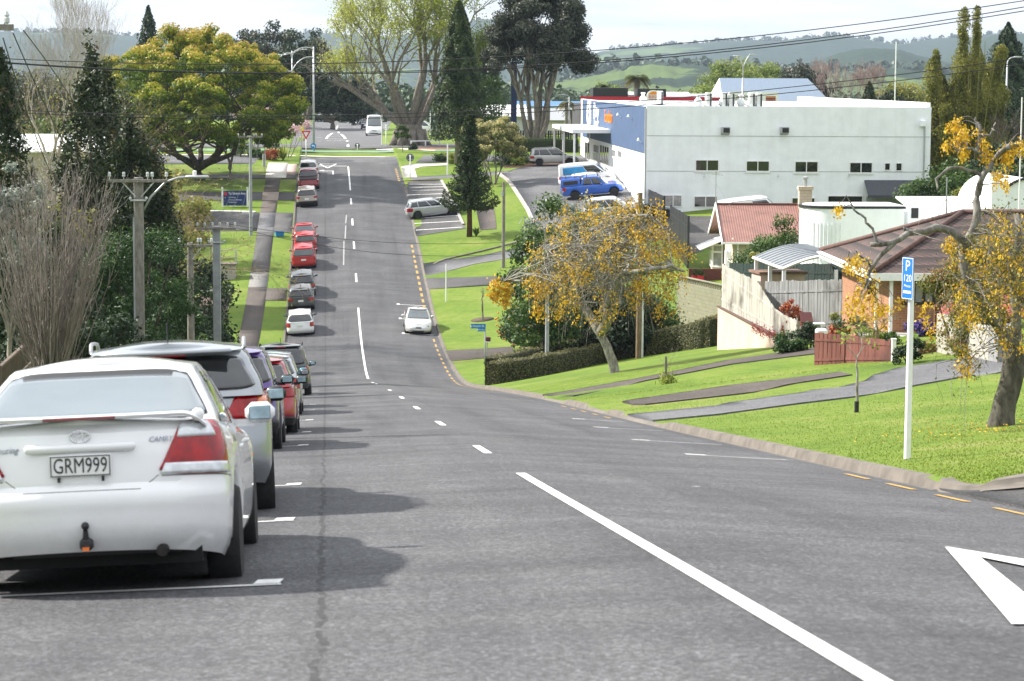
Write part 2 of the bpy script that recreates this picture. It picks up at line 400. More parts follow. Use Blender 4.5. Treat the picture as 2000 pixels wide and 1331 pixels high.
for p in ((785,654),(779,625),(775,597)):
    t, y = Yat(p); line('parking_line', t, y, 4.6 if p[1] != 625 else t + .5, y, .1); line('parking_tick', t, y + .1, t + .18, y + .1, .5, M_white, .011)
for a, b in (((1350, 1000 - 36), None),):
    t, y = Yat(a); line('paint_fleck', t, y, t + .09, y, .03, M_white)
for y in list(np.arange(20.3, 31, 2.3)): line('yellow_dash', 4.55, y, 4.55, y + 1.3, .085, M_yel)
for y in list(np.arange(56, 69, 2.6)): line('yellow_dash', 4.5, y, 4.5, y + 1.3, .07, M_yel)
for y in list(np.arange(96, 149, 2.35)): line('yellow_dash', 4.52, y, 4.52, y + 1.15, .12, M_yel)
for y in list(np.arange(159, 185, 2.1)): line('yellow_dash', 4.45, y, 4.45, y + 1.1, .17, M_yel)
for y in list(np.arange(219, 229, 1.6)): line('yellow_dash', 4.5, y, 4.5, y + .7, .2, M_yel); line('yellow_dash', -4.3, y + 1, -4.3, y + 1.6, .2, M_yel)
# give-way triangle at the mouth of the side street
a, b, c, d, e = [hit(*p)[:2] for p in ((1845,1090),(1975,1250),(2075,1250),(1915,1112),(2200,1150))]
f = hit(2200, 1172)[:2]
mark('giveway_triangle', [a, b, c, d], M_white, .012); mark('giveway_triangle', [a, d, f, e], M_white, .016)
t, y = Yat((640,326)); 
for q0, q1 in (((t-.85, y+2.2),(t+.85, y+2.2)), ((t-.85, y+2.2),(t, y-2.2)), ((t+.85, y+2.2),(t, y-2.2))): line('giveway_triangle', *q0, *q1, .16, M_white, .007 + .004*(q0[0] > t) + .004*(q1[1] < y) )
t, y = Yat((640,338)); line('turn_arrow', t - .5, y + 1, t + .5, y + 1, .3); line('turn_arrow', t + .5, y + 1.1, t + .5, y - 2.6, .12, M_white, .011); line('turn_arrow', t - .75, y + 1, t - .35, y + 1.9, .25, M_white, .015)
line('limit_line', -4.2, 231.5, -.1, 231.5, .3)
M_metal_lid = plain('utility_lid', (.18, .17, .16), .6, scale=8)
# ---------------------------------------------------------------- paths and drives
FP0, FP1 = -6.25, -7.55
drape('footpath', strip(FP1, FP0, 126, 167.6), M_brownpath)
drape('footpath_slab', strip(FP1, FP0, 167.6, 173.2), plain('grey_slab', (.17, .165, .155), .85, var=.2, scale=3), .03)
drape('footpath', strip(FP1, FP0, 173.2, 190), M_asph2)
drape('footpath', strip(FP1, FP0, 199.4, 205.8), M_brownpath)
drape('footpath_slab', strip(FP1 - .05, FP0 + .05, 205.8, 210.4), plain('tan_concrete', (.24, .195, .16), .85, var=.2), .03)
drape('footpath', strip(FP1, FP0, 210.4, 220), M_brownpath)
drape('footpath_slab', strip(FP1 - .1, FP0 + .5, 220, 233), M_pale, .03)
drape('driveway', strip(FP0 + .0, TL - .2, 190, 199.4), M_asph2, .028)
drape('driveway', strip(FP1 - .02, FP0, 190, 199.4), M_asph3, .029)
drape('driveway', ty((FP1 - .02, 190.5), (FP1 - .02, 199.4), (-11, 200.2), (-26, 201.5), (-26, 193), (-11, 191.5)), M_asph2, .03)
drape('edge_line', ty((FP1 - .4, 199.6), (FP1 - .4, 199.9), (-11, 200.7), (-24, 201.8), (-24, 201.4), (-11, 200.3)), M_white, .06)
drape('driveway', strip(FP0, TL - .2, 163, 167.4), M_brownpath, .03)
for a, b in ((205.8, 210.4), (219, 222.4)): drape('driveway', strip(-30, FP1 - .02, a, b), M_asph2, .026); drape('driveway', strip(FP0 + .05, TL - .2, a, b), M_asph2, .026)
drape('gravel_bed', strip(FP0 + .5, TL - .2, 222.5, 232), plain('pink_gravel', (.42, .31, .27), .95, var=.5, scale=9, bmp=.6), .03)
drape('garden_bed', strip(-11, -8.7, 128, 166), M_dirt, .03)
# right side, near to far
drape('driveway', px((1225,812),(1400,795),(1562,770),(1752,721),(1908,697),(2100,676),(2100,705),(1998,719),(1775,758),(1562,790),(1400,812),(1275,824)), M_asph3, .039, step=.6)
drape('soil_strip', px((1215,787),(1417,756),(1640,729),(1664,734),(1473,768),(1260,792)), M_brownpath, .039, step=.6)
drape('driveway', px((1060,773),(1250,740),(1417,706),(1590,681),(1640,684),(1645,695),(1590,693),(1428,713),(1250,748),(1120,775)), M_brownpath, .039, step=.6)
drape('footpath', ty((TR + .1, 143), (TR + .1, 137.3)) + px((1010,697),(1000,678)), M_brownpath, .03)
drape('driveway', ty((TR + .1, 171.6), (TR + .1, 167.8)) + px((1035,553),(1030,538)), M_asph2, .03)
drape('driveway', ty((TR + .1, 172.4), (TR + .1, 177.2)) + px((940,500),(1040,478),(1110,455),(1140,440),(1130,470),(1040,498),(930,516)), M_asph3, .03)
# car park of the white building and the slanted bays beside the street
drape('car_park', px((1150,452),(1050,455),(1030,410),(1003,368),(975,340),(1000,333),(1030,326),(1140,318),(1260,340),(1330,400),(1330,470),(1240,470)), M_asph3, .03)
bay = ty((TR + .2, 184), (TR + .2, 222), (TR + 5.4, 222), (TR + 5.4, 184))
drape('car_park', px((1262,424),(1420,424),(1700,424),(1700,450),(1450,470),(1345,500),(1320,470)), M_asph2, .028)
drape('parking_bays', px((813,462),(783,357),(862,354),(910,447)), M_asph2, .03)
for p, q in (((787,363),(868,361)),((789,369),(870,366)),((791,375),(873,372)),((795,383),(877,379)),((798,391),(880,386)),((807,428),(897,422)),((809,438),(900,433)),((812,451),(903,445))):
    (xa, ya), (xb, yb) = px(p, q); drape('bay_line', [(xa, ya-.09), (xb, yb-.09), (xb, yb+.09), (xa, ya+.09)], M_white, .045)
def edging(name, pts, w=.16, h=.14, mat=None):
    P = np.array([(*p, G(*p)) for p in pts]); Q = []
    for i in range(len(P)-1):
        k = max(2, int(np.linalg.norm(P[i+1]-P[i])/1.5))
        for u in np.linspace(0, 1, k, endpoint=False): 
            xy = P[i]*(1-u)+P[i+1]*u; Q.append((xy[0], xy[1], G(xy[0], xy[1])))
    Q.append(tuple(P[-1])); Q = np.array(Q); tg = np.gradient(Q[:, :2], axis=0); tg /= np.linalg.norm(tg, axis=1)[:, None]; n = np.stack([-tg[:, 1], tg[:, 0]], 1)
    rows = [[(Q[i,0]+n[i,0]*d, Q[i,1]+n[i,1]*d, Q[i,2]+z) for d, z in ((-w/2, -.1), (-w/2, h), (w/2, h), (w/2, -.1))] for i in range(len(Q))]
    return structure(MB().grid(np.array(rows), flip=True).build(name, mat or M_conc, smooth=30))
edging('kerb', px((975,340),(990,352),(1003,368),(1030,410),(1048,448),(1052,456)), .3, .13, M_conc)
edging('kerb', px((846,518),(870,508),(940,492),(1000,477),(1052,457)), .2, .1, M_kerbc)
edging('kerb', px((862,354),(880,388),(905,440)), .2, .12); edging('kerb', px((783,356),(862,353)), .2, .12, M_kerbc)
drape('footpath', px((930,410),(965,407),(970,448),(938,450)), M_brownpath, .03)
drape('footpath', px((777,350),(900,341),(1000,334),(1000,341),(900,347),(782,356)), M_asph3, .032)
drape('footpath_slab', ty((TR + .1, 221), (TR + .1, 230), (6, 232.5), (9.5, 233.5), (9.5, 231.2), (7, 230), (6.2, 228), (6.2, 221)), M_pale, .034)
# cross road, median and the street beyond
def far(name, pts, mat, off): return drape(name, px(*pts), mat, off, step=6.0)
far('road', ((150,322),(620,324),(770,324),(1000,316),(1250,318),(1250,304),(900,304),(500,304),(150,304)), M_asph3, .035)
far('road', ((150,289),(500,289),(900,289),(1250,290),(1250,282),(900,282),(500,282),(150,282)), M_asph3, .035)
far('cycle_lane', ((300,296),(560,295),(900,296),(900,293),(560,292),(300,293)), plain('green_surfacing', (.16, .27, .20), .8, scale=2), .04)
far('road', ((570,286),(745,289),(746,262),(770,236),(560,236),(575,262)), M_asph3, .045)
far('footpath', ((735,291),(790,291),(850,294),(850,296),(760,295),(735,294)), M_pale, .05)
far('kerb_line', ((300,304.6),(900,304.6),(900,303.4),(300,303.4)), M_pale, .07)
def fline(name, a, b, w=.3):
    (xa, ya), (xb, yb) = px(a, b); d = np.array([xb-xa, yb-ya]); d /= np.linalg.norm(d)+1e-9; n = np.array([-d[1], d[0]])*w/2
    return drape(name, [(xa-n[0], ya-n[1]), (xb-n[0], yb-n[1]), (xb+n[0], yb+n[1]), (xa+n[0], ya+n[1])], M_white, .06, step=8)
for a, b in (((637,272),(656,256)),((656,256),(675,272)),((637,272),(675,272)),((641,268),(671,268)),((646,264),(667,264)),((650,260),(662,260)),((637,276),(677,275)),((656,256),(660,246)),((600,270),(630,270)),((600,278),(625,277)),((592,250),(675,250)),((690,249),(712,248)),((678,276),(680,288)),((600,262),(612,252))): fline('hatch_line', a, b, .28)
for x in (598, 612, 626, 640, 690, 700): fline('crossing_bar', (x, 250), (x + 6, 250), .9)
# ---------------------------------------------------------------- vehicles
A1, A2, A3, A4 = .15, .27, .73, .85
def car_paint(name, col, metal=0.0, rough=.28, coat=1.0):
    if name in _M: return _M[name]
    m, nt, b = nodes(name); f = noise(nt, 3.0, 3, geo(nt)); dirt = noise(nt, 14, 5, geo(nt), .7)
    base = ramp(nt, f, [(.3, tuple(c*.96 for c in col)), (.7, col)])
    sz = nt.nodes.new('ShaderNodeSeparateXYZ'); L(nt, geo(nt), sz.inputs[0])
    low = N(nt, 'ShaderNodeMapRange', i_From_Min=.75, i_From_Max=.2, i_To_Min=0, i_To_Max=.45); L(nt, sz.outputs[2], low.inputs[0])   # road dust low on the body
    L(nt, mixc(nt, math_(nt, 'MULTIPLY', low.outputs[0], dirt), base, (.16, .15, .135)), b.inputs['Base Color'])
    b.inputs['Metallic'].default_value = metal; b.inputs['Roughness'].default_value = rough; b.inputs['Coat Weight'].default_value = coat; b.inputs['Coat Roughness'].default_value = .04
    _M[name] = m; return m
M_tyre = plain('tyre_rubber', (.018, .018, .019), .85, var=.3, scale=20)
M_black = plain('black_plastic', (.02, .02, .022), .55)
M_under = plain('underbody', (.008, .008, .008), .9)
M_rim = plain('alloy', (.45, .45, .46), .35, .8)
M_chrome = plain('chrome', (.75, .76, .78), .12, 1.0, var=.02)
def glass(name, col, ior=1.6, rough=.04):
    m = plain(name, col, rough, ior=ior, coat=1, var=.15, scale=1.3); return m
M_glass = glass('tinted_glass', (.012, .014, .016)); M_glass2 = glass('clear_glass', (.06, .075, .08), 1.7)
M_glass_h = glass('sky_toned_glass', (.10, .13, .145), 1.8, .05)  # pale base colour stands in for part of the sky's reflection
M_mirror = plain('mirror_glass', (.30, .40, .44), .12, 1.0, var=.3, scale=9)
M_red = plain('red_lens', (.30, .003, .006), .15, coat=.3, var=.35, scale=14); M_amber = plain('amber_lens', (.75, .17, .02), .15, coat=1)
M_clear = plain('clear_lens', (.62, .64, .66), .1, .3, coat=1, var=.2, scale=20); M_plate = plain('number_plate', (.75, .75, .73), .45, var=.04); M_ink = plain('plate_ink', (.02, .02, .025), .6)
def cr(xs, ys, q):
    """smooth interpolation through control values"""
    xs = np.asarray(xs, float); ys = np.asarray(ys, float); q = np.clip(np.asarray(q, float), xs[0], xs[-1])
    d = np.gradient(ys, xs); i = np.clip(np.searchsorted(xs, q) - 1, 0, len(xs)-2); h = xs[i+1]-xs[i]; u = (q-xs[i])/h
    return (2*u**3-3*u**2+1)*ys[i] + (u**3-2*u**2+u)*h*d[i] + (-2*u**3+3*u**2)*ys[i+1] + (u**3-u**2)*h*d[i+1]
def ringxy(a, w, yr, yf, rr, rf, br=0, bf=0, barrel=.05):
    a = np.asarray(a, float); u = np.abs(a); x = np.zeros_like(u); y = np.zeros_like(u)
    s = u <= A1; x = np.where(s, u/A1*(w-rr), x); y = np.where(s, yr, y)
    s = (u > A1) & (u <= A2); th = (u-A1)/(A2-A1)*math.pi/2; x = np.where(s, w-rr+rr*np.sin(th), x); y = np.where(s, yr+rr-rr*np.cos(th), y)
    s = (u > A2) & (u <= A3); x = np.where(s, w, x); y = np.where(s, yr+rr+(u-A2)/(A3-A2)*(yf-rf-yr-rr), y)
    s = (u > A3) & (u <= A4); th = (u-A3)/(A4-A3)*math.pi/2; x = np.where(s, w-rf+rf*np.cos(th), x); y = np.where(s, yf-rf+rf*np.sin(th), y)
    s = u > A4; x = np.where(s, (1-u)/(1-A4)*(w-rf), x); y = np.where(s, yf, y)
    ym = (yr+yf)/2; hl = (yf-yr)/2; k = (x/w)**2; n = (y-ym)/hl
    y = y + br*k*np.clip(-n, 0, 1)**2 - bf*k*np.clip(n, 0, 1)**2
    x = x*(1-barrel*np.abs(n)**3)
    return np.where(a < 0, -x, x), y
class Car:
    """body shell as two smooth lofts (lower body, cabin) evaluated anywhere, so panes, lamps and trims sit on the skin"""
    def __init__(s, P): s.P = P; s.P.setdefault('barrel', .05)
    def low(s, a, v):
        P = s.P; a, v = np.broadcast_arrays(np.asarray(a, float), np.asarray(v, float)); q, w, yr, yf, rr, rf = [np.array(c) for c in zip(*P['low'])]
        f = lambda c: cr(q, c, v)
        x, y = ringxy(a, f(w), f(yr), f(yf), f(rr), f(rf), P['br'], P['bf'], P['barrel'])
        ty_, tz = np.array(P['top']).T; zt = cr(ty_, tz, y); z0 = np.full_like(y, P['zb']) + np.interp(y, [-P['L']/2, -P['L']/2+.7, P['L']/2-.7, P['L']/2], [P.get('zr', .08), 0, 0, .05])
        for yw in P['axles']:
            ra = P['wr'] + .055; d = np.abs(y-yw); z0 = np.where((d < ra) & (np.abs(x) > .5*P['W']*.8), np.maximum(z0, P['wr'] + np.sqrt(np.clip(ra**2-d**2, 0, None))), z0)
        return np.stack([x, y, z0 + (zt-z0)*v], -1)
    def cab(s, a, v):
        P = s.P; a, v = np.broadcast_arrays(np.asarray(a, float), np.asarray(v, float)); q, w, yr, yf, rr, rf = [np.array(c) for c in zip(*P['cab'])]
        f = lambda c: cr(q, c, v)
        x, y = ringxy(a, f(w), f(yr), f(yf), f(rr), f(rf), P.get('cbr', .06), P.get('cbf', .18), .04)
        ty_, tz = np.array(P['top']).T; ry, rz = np.array(P['roof']).T; zb = np.interp(y, ty_, tz) - .03
        return np.stack([x, y, zb + (cr(ry, rz, y)-zb)*v], -1)
    def shell(s, na=150, nl=16, nc=12):
        m = MB(); A = np.linspace(-1, 1, na)
        for fn, n in ((s.low, nl), (s.cab, nc)):
            V = np.linspace(0, 1, n); V = V if fn == s.low else np.sin(V*math.pi/2)**1.0
            AA, VV = np.meshgrid(A, V); m.grid(fn(AA, VV))
            Ah = np.linspace(0, 1, na//2+1); top = fn(Ah, np.ones(len(Ah))); K = np.linspace(1, -1, 11); crown = s.P['crown'] if fn == s.low else s.P.get('rcrown', .045)
            cap = np.stack([np.stack([top[:, 0]*k, top[:, 1], top[:, 2] + crown*(1-k*k)], 1) for k in K], 0); m.grid(cap, flip=True)
        return m
def skin(fn, a0, a1, v0, v1, off=.006, na=14, nv=6, sink=.012, cornerk=0.0):
    """patch lying on the loft FN; a0,a1 may be (bottom, top) pairs; edges turn down into the skin"""
    a0 = np.array(a0 if isinstance(a0, tuple) else (a0, a0), float); a1 = np.array(a1 if isinstance(a1, tuple) else (a1, a1), float)
    v = np.linspace(0, 1, nv); Aa = a0[0]+(a0[1]-a0[0])*v; Ab = a1[0]+(a1[1]-a1[0])*v; u = np.linspace(0, 1, na)
    AA = Aa[:, None] + (Ab-Aa)[:, None]*u[None]; VV = np.repeat((v0+(v1-v0)*v)[:, None], na, 1)
    if cornerk:
        e = np.abs(u*2-1)**6; VV = VV + cornerk*(v1-v0)*e[None]*(.5-v)[:, None]*2*.5
    Pm = fn(AA, VV); e = 1e-3; du = fn(AA+e, VV)-fn(AA-e, VV); dv = fn(AA, VV+e)-fn(AA, VV-e); n = np.cross(du, dv); n /= np.linalg.norm(n, axis=-1, keepdims=True)+1e-9
    out = Pm + n*off; k = np.pad(out, ((1, 1), (1, 1), (0, 0)), 'edge'); kn = np.pad(n, ((1, 1), (1, 1), (0, 0)), 'edge'); msk = np.zeros(k.shape[:2], bool); msk[0] = msk[-1] = True; msk[:, 0] = msk[:, -1] = True
    k[msk] -= kn[msk]*(off+sink)
    return MB().grid(k)
def wheel(root, x, y, r, wd, side, rimmat=None, spokes=6, detail=20):
    o = MB().lathe([(r*.62, -wd/2), (r*.93, -wd/2), (r, -wd*.36), (r, wd*.36), (r*.93, wd/2), (r*.62, wd/2)], detail, axis='x').build('wheel', M_tyre, root, smooth=40, M=Matrix.Translation((x, y, r)))
    m = MB(); rr = r*.64; q = side*wd*.42
    m.lathe([(rr, -q), (rr, q), (rr*.92, q), (rr*.86, q*.55), (.001, q*.55)], detail, axis='x')
    for k in range(spokes):
        a = 2*math.pi*k/spokes; m.box((q*.85, .5*rr*math.cos(a), .5*rr*math.sin(a)), (.03, rr*.28, rr*.95), M=Matrix.Rotation(a-math.pi/2, 3, 'X'))
    m.lathe([(rr*.24, q*.5), (rr*.24, q), (.001, q)], 10, axis='x')
    m.build('rim', rimmat or M_rim, o, smooth=35)
def place_street(x, y, yaw=0.0):
    """attitude of something standing on the street: heading with the street, pitched with the hill, rolled with the camber"""
    hd = math.atan2(-SB, 1) + yaw; d = np.array([-math.sin(hd), math.cos(hd)]); n = np.array([d[1], -d[0]])
    f = lambda q: G(x+q[0], y+q[1]); pz = math.atan2(f(d*1.3)-f(-d*1.3), 2.6); rz_ = math.atan2(f(n*.7)-f(-n*.7), 1.4)
    return dict(loc=(x, y, (f(d*1.3)+f(-d*1.3)+f(n*.7)+f(-n*.7))/4), rz=hd, rx=pz, ry=-rz_)
# ---- body types: rings (height share, half width, rear y, front y, rear corner, front corner)
def spec(kind, Ln, Wd, H, **kw):
    h = Wd/2; r, f = -Ln/2, Ln/2; P = dict(L=Ln, W=Wd, kind=kind, br=.16, bf=.22, crown=.03, zb=.20, wr=.315, tyre_w=.2, clad=None)
    P['low'] = [(0, h*.93, r+.10, f-.10, .30, .34), (.16, h*.985, r+.01, f-.01, .28, .36), (.38, h, r, f, .27, .40), (.62, h*.995, r+.03, f-.03, .25, .46), (.86, h*.975, r+.06, f-.10, .22, .55), (.96, h*.95, r+.08, f-.16, .20, .55), (1, h*.91, r+.12, f-.22, .16, .5)]
    P['axles'] = (r+.98, f-.92)
    if kind == 'sedan':
        P['top'] = [(r, .98), (r+.35, 1.0), (r+1.0, .99), (.4, .93), (f-1.25, .92), (f-.55, .80), (f, .62)]
        P['roof'] = [(r, H-.02), (r+1.2, H-.03), (-.1, H), (.5, H-.02), (f, H-.15)]
        P['cab'] = [(0, h*.93, r+.42, f-1.05, .16, .2), (.25, h*.905, r+.66, f-1.32, .16, .2), (.6, h*.81, r+1.0, f-1.72, .15, .2), (.9, h*.70, r+1.32, f-2.05, .16, .2), (.985, h*.62, r+1.45, f-2.2, .16, .2), (1, h*.5, r+1.6, f-2.4, .16, .2)]
    if kind in ('hatch', 'wagon', 'suv'):
        b = dict(hatch=.94, wagon=.96, suv=1.03)[kind]; P['zb'] = .2 if kind != 'suv' else .26; P['wr'] = .31 if kind != 'suv' else .345
        P['top'] = [(r, b+.0), (r+.8, b+.02), (.4, b-.03), (f-1.2, b-.03), (f-.5, b-.14), (f, b-.36)]
        k = dict(hatch=.30, wagon=.36, suv=.22)[kind]; fw = dict(hatch=1.0, wagon=1.1, suv=1.05)[kind]
        P['roof'] = [(r, H-.10), (r+.35, H-.05), (r+1.1, H-.005), (-.2, H), (f-1.85, H-.06), (f, H-.2)]
        P['cab'] = [(0, h*.93, r+.07, f-fw, .2, .2), (.25, h*.91, r+.07+k*.2, f-fw-.28, .2, .2), (.6, h*.83, r+.07+k*.5, f-fw-.64, .19, .2), (.9, h*.74, r+.07+k*.85, f-fw-.95, .17, .2), (.985, h*.66, r+.10+k, f-fw-1.1, .16, .2), (1, h*.55, r+.25+k, f-fw-1.3, .16, .2)]
    if kind == 'ute':
        P['zb'] = .34; P['wr'] = .38; P['top'] = [(r, 1.12), (r+1.5, 1.12), (r+1.75, 1.14), (.6, 1.10), (f-1.3, 1.10), (f-.5, 1.0), (f, .72)]
        P['roof'] = [(r, H-.05), (r+1.6, H-.04), (-.2, H), (.7, H-.03), (f, H-.2)]
        P['cab'] = [(0, h*.93, r+1.62, f-1.3, .1, .2), (.25, h*.91, r+1.68, f-1.5, .1, .2), (.6, h*.83, r+1.76, f-1.78, .12, .2), (.9, h*.74, r+1.86, f-2.05, .14, .2), (.985, h*.66, r+1.95, f-2.2, .14, .2), (1, h*.55, r+2.1, f-2.35, .14, .2)]
        P['axles'] = (r+1.2, f-.92); P['crown'] = .01
    if kind == 'van':
        P['zb'] = .25; P['wr'] = .34; P['top'] = [(r, 1.12), (0, 1.12), (f-.9, 1.12), (f-.45, 1.02), (f, .72)]
        P['roof'] = [(r, H-.06), (r+.5, H-.01), (0, H), (f-1.6, H-.03), (f, H-.2)]
        P['cab'] = [(0, h*.95, r+.07, f-.5, .12, .2), (.3, h*.94, r+.08, f-.85, .12, .2), (.65, h*.89, r+.10, f-1.2, .12, .2), (.92, h*.83, r+.14, f-1.5, .14, .2), (.985, h*.76, r+.2, f-1.6, .14, .2), (1, h*.6, r+.35, f-1.8, .14, .2)]
        P['axles'] = (r+1.0, f-.85)
    P.update(kw); return P
def build_car(name, label, cat, P, paint, at, group='cars parked along the street', glassm=None, side_glass=None, tail=(.13, .285, .60, .93), tailmat=None, tail2=None, clad=None, mirrors=True,
              rearglass=(.13, .86), rails=None, plate=True, wipe=True, rimmat=None, spoiler=False, antenna=False, roofmat=None, frontlights=True, seen_front=False, na=150, mirrormat=None, rearwide=.62, stoplamp=False, sides=True):
    root = thing(name, label, cat, group=group, **at); C = Car(P); h = P['W']/2; r, f = -P['L']/2, P['L']/2
    C.shell(na).build('body', paint, root, smooth=38)
    MB().box((0, 0, P['zb']+.22), (P['W']*.76, P['L']-.55, .42)).box((0, 0, P['zb']+.1), (P['W']*.86, P['axles'][1]-P['axles'][0]-1.0, .16)).build('underbody', M_under, root)
    gl = glassm or M_glass; sg = side_glass or M_glass
    q = A1+(A2-A1)*rearwide; qt = A1+(A2-A1)*(rearwide*.9)
    if rearglass: skin(C.cab, (-q, -qt), (q, qt), rearglass[0], rearglass[1], .007, 24, 8, cornerk=.25).build('rear_window', gl, root, smooth=True)
    qf = A4-(A4-A3)*.45; 
    m = skin(C.cab, 2-qf, qf, .08, .88, .007, 24, 8) if False else None
    A = np.linspace(qf, 2-qf, 24); 
    fn = lambda a, v: C.cab(np.where(np.asarray(a) > 1, np.asarray(a)-2, a), v)
    skin(fn, qf, 2-qf, .09, .89, .007, 24, 8).build('windscreen', side_glass or M_glass2, root, smooth=True)
    if sides:
        kd = P['kind']; cuts = dict(sedan=((.30, .50), (.515, .725)), hatch=((.30, .49), (.505, .725)), wagon=((.285, .385), (.395, .545), (.56, .725)), suv=((.295, .375), (.385, .54), (.555, .725)), ute=((.30, .49), (.51, .725)), van=((.56, .73),))[kd]
        for sd in (1, -1):
            for a, b in cuts: 
                e = sorted((sd*a, sd*b)); skin(C.cab, e[0], e[1], .1, .84, .006, 10, 6).build('side_window', sg, root, smooth=True)
    lamp = tailmat or M_red
    for sd in (1, -1):
        def pr(q0, q1):
            f_ = lambda q: tuple(sd*w for w in q) if isinstance(q, tuple) else sd*q
            return (f_(q0), f_(q1)) if sd > 0 else (f_(q1), f_(q0))
        e = pr(tail[0], tail[1]); o = skin(C.low, e[0], e[1], tail[2], tail[3], .014, 16, 8, cornerk=.2).build('tail_light', lamp, root, smooth=True)
        for t2 in (tail2 if isinstance(tail2, list) else [tail2] if tail2 else []):
            e = pr(t2[0], t2[1]); skin(C.low, e[0], e[1], t2[2], t2[3], .018, 10, 5).build('lamp_lens', t2[4], o, smooth=True)
        if frontlights:
            e = sorted((sd*(A4-.035), sd*(A4+.075))) ; skin(C.low, e[0], e[1], .58, .82, .012, 12, 6).build('headlight', M_clear, root, smooth=True)
    if seen_front:
        g1 = lambda a, v: C.low(np.where(np.asarray(a) > 1, np.asarray(a)-2, a), v)
        skin(g1, .915, 1.085, .60, .78, .012, 16, 5).build('grille', M_black, root, smooth=True); skin(g1, .88, 1.12, .1, .26, .012, 16, 5).build('air_intake', M_black, root, smooth=True)
    if clad:
        skin(C.low, -A2-.02, A2+.02, .0, clad, .012, 40, 5).build('rear_bumper', M_black, root, smooth=True)
    if mirrors:
        for sd in (1, -1):
            mx = sd*(h+.075); my = P['cab'][1][3]-.42; mz = float(np.interp(my, *np.array(P['top']).T))+.10
            o = MB().box((mx, my, mz), (.215, .14, .15), bev=.05).box((sd*(h-.04), my+.02, mz-.07), (.16, .06, .05)).build('mirror', mirrormat or paint, root, smooth=50)
            MB().box((mx, my-.073, mz), (.155, .012, .098), bev=.03).build('mirror_glass', M_mirror, o)
    for yw in P['axles']:
        for sd in (1, -1): wheel(root, sd*(h-P['tyre_w']/2-.012), yw, P['wr'], P['tyre_w'], sd, rimmat)
    if plate:
        z = float(C.low(0., .5)[2]); y0 = float(C.low(0., .55)[1]); MB().box((0, y0-.015, z+.12), (.36, .015, .125), bev=.004).build('number_plate', M_plate, root)
    if rails:
        for sd in (1, -1):
            pts = [C.cab(sd*u, .93) for u in np.linspace(.34, .66, 9)]; pts = [np.array(p)+(0, 0, .075 if 0 < i < 8 else .0) for i, p in enumerate(pts)]
            MB().tube(pts, .018, 6).build('roof_rail', rails, root, smooth=True)
    if spoiler:
        p = C.cab(0., .93); MB().box((0, p[1]-.07, p[2]+.015), (P['W']*.62, .24, .035), bev=.012).build('roof_spoiler', paint if spoiler is True else spoiler, root, smooth=40)
    if stoplamp:
        p = C.cab(0., .9); MB().box((0, p[1]-.03, p[2]+.0), (.34, .03, .03), bev=.008).build('brake_light', M_red, root)
    if antenna: MB().tube([(0, r+.9, P['roof'][2][1]), (0, r+.82, P['roof'][2][1]+.2)], .008, 5).build('antenna', M_black, root)
    if roofmat: pass
    return root, C
def white_w(col=(.80, .80, .80)): return col
PW = car_paint('paint_white', (.80, .805, .81)); PS = car_paint('paint_silver', (.50, .52, .54), .55); PR = car_paint('paint_red', (.40, .006, .010), coat=.5); PDR = car_paint('paint_deep_red', (.22, .012, .022), .2)
PP = car_paint('paint_purple', (.085, .035, .22), .35); PB = car_paint('paint_black', (.02, .021, .024), .2); PG = car_paint('paint_dark_grey', (.06, .065, .07), .4); PLB = car_paint('paint_light_blue', (.42, .60, .66), .3); PBZ = car_paint('paint_bronze', (.36, .31, .28), .5); PBL = car_paint('paint_blue', (.012, .10, .46), .25); PTE = car_paint('paint_teal', (.03, .22, .28), .3); PCH = car_paint('paint_champagne', (.58, .57, .53), .4); PDB = car_paint('paint_dark_blue', (.02, .03, .06), .3)
def rear_at(axle_zc, tcen, P, yaw=0.0):
    """centre position when the rear axle stands at depth axle_zc"""
    y = axle_zc*.9941 + .1084*float(CZ-prof(axle_zc)) if False else axle_zc*.985
    y = y - P['axles'][0]; x, _ = T(tcen, y); return place_street(x, y, yaw)
def rear_px(pxl, pyl, P, tcen=None, yaw=0.0):
    hx, hy, hz, zc = hit(pxl, pyl); y = hy + P['L']/2; t = tcen if tcen is not None else hx - xc(hy); x, _ = T(t, y); return place_street(x, y, yaw)
# ---- the white sedan close to the camera
P = spec('sedan', 4.8, 1.80, 1.46, br=.20, barrel=.07, axles=(-2.4+1.08, 2.4-.95), zb=.22, zr=.13, wr=.325, tyre_w=.21)
h = .9; r = -2.4; f = 2.4
P['low'] = [(0, h*.92, r+.08, f-.10, .34, .34), (.10, h*.965, r+.02, f-.02, .32, .36), (.30, h*.99, r+.0, f, .30, .40), (.47, h*1.0, r+.01, f-.01, .28, .42), (.50, h*1.0, r+.035, f-.02, .27, .43), (.62, h*.995, r+.05, f-.04, .25, .46), (.86, h*.965, r+.075, f-.10, .22, .55), (.96, h*.93, r+.11, f-.16, .19, .55), (1, h*.89, r+.17, f-.22, .15, .5)]
P['top'] = [(r, 1.085), (r+.35, 1.09), (r+.62, 1.08), (r+1.1, 1.04), (.4, .97), (f-1.25, .94), (f-.55, .82), (f, .62)]
P['cab'] = [(0, h*.90, r+.50, f-1.05, .17, .2), (.25, h*.865, r+.74, f-1.32, .17, .2), (.6, h*.775, r+1.08, f-1.72, .16, .2), (.88, h*.68, r+1.38, f-2.05, .16, .2), (.97, h*.62, r+1.50, f-2.2, .16, .2), (1, h*.5, r+1.66, f-2.4, .16, .2)]
at = rear_at(15.35, -3.56, P); PHERO = P
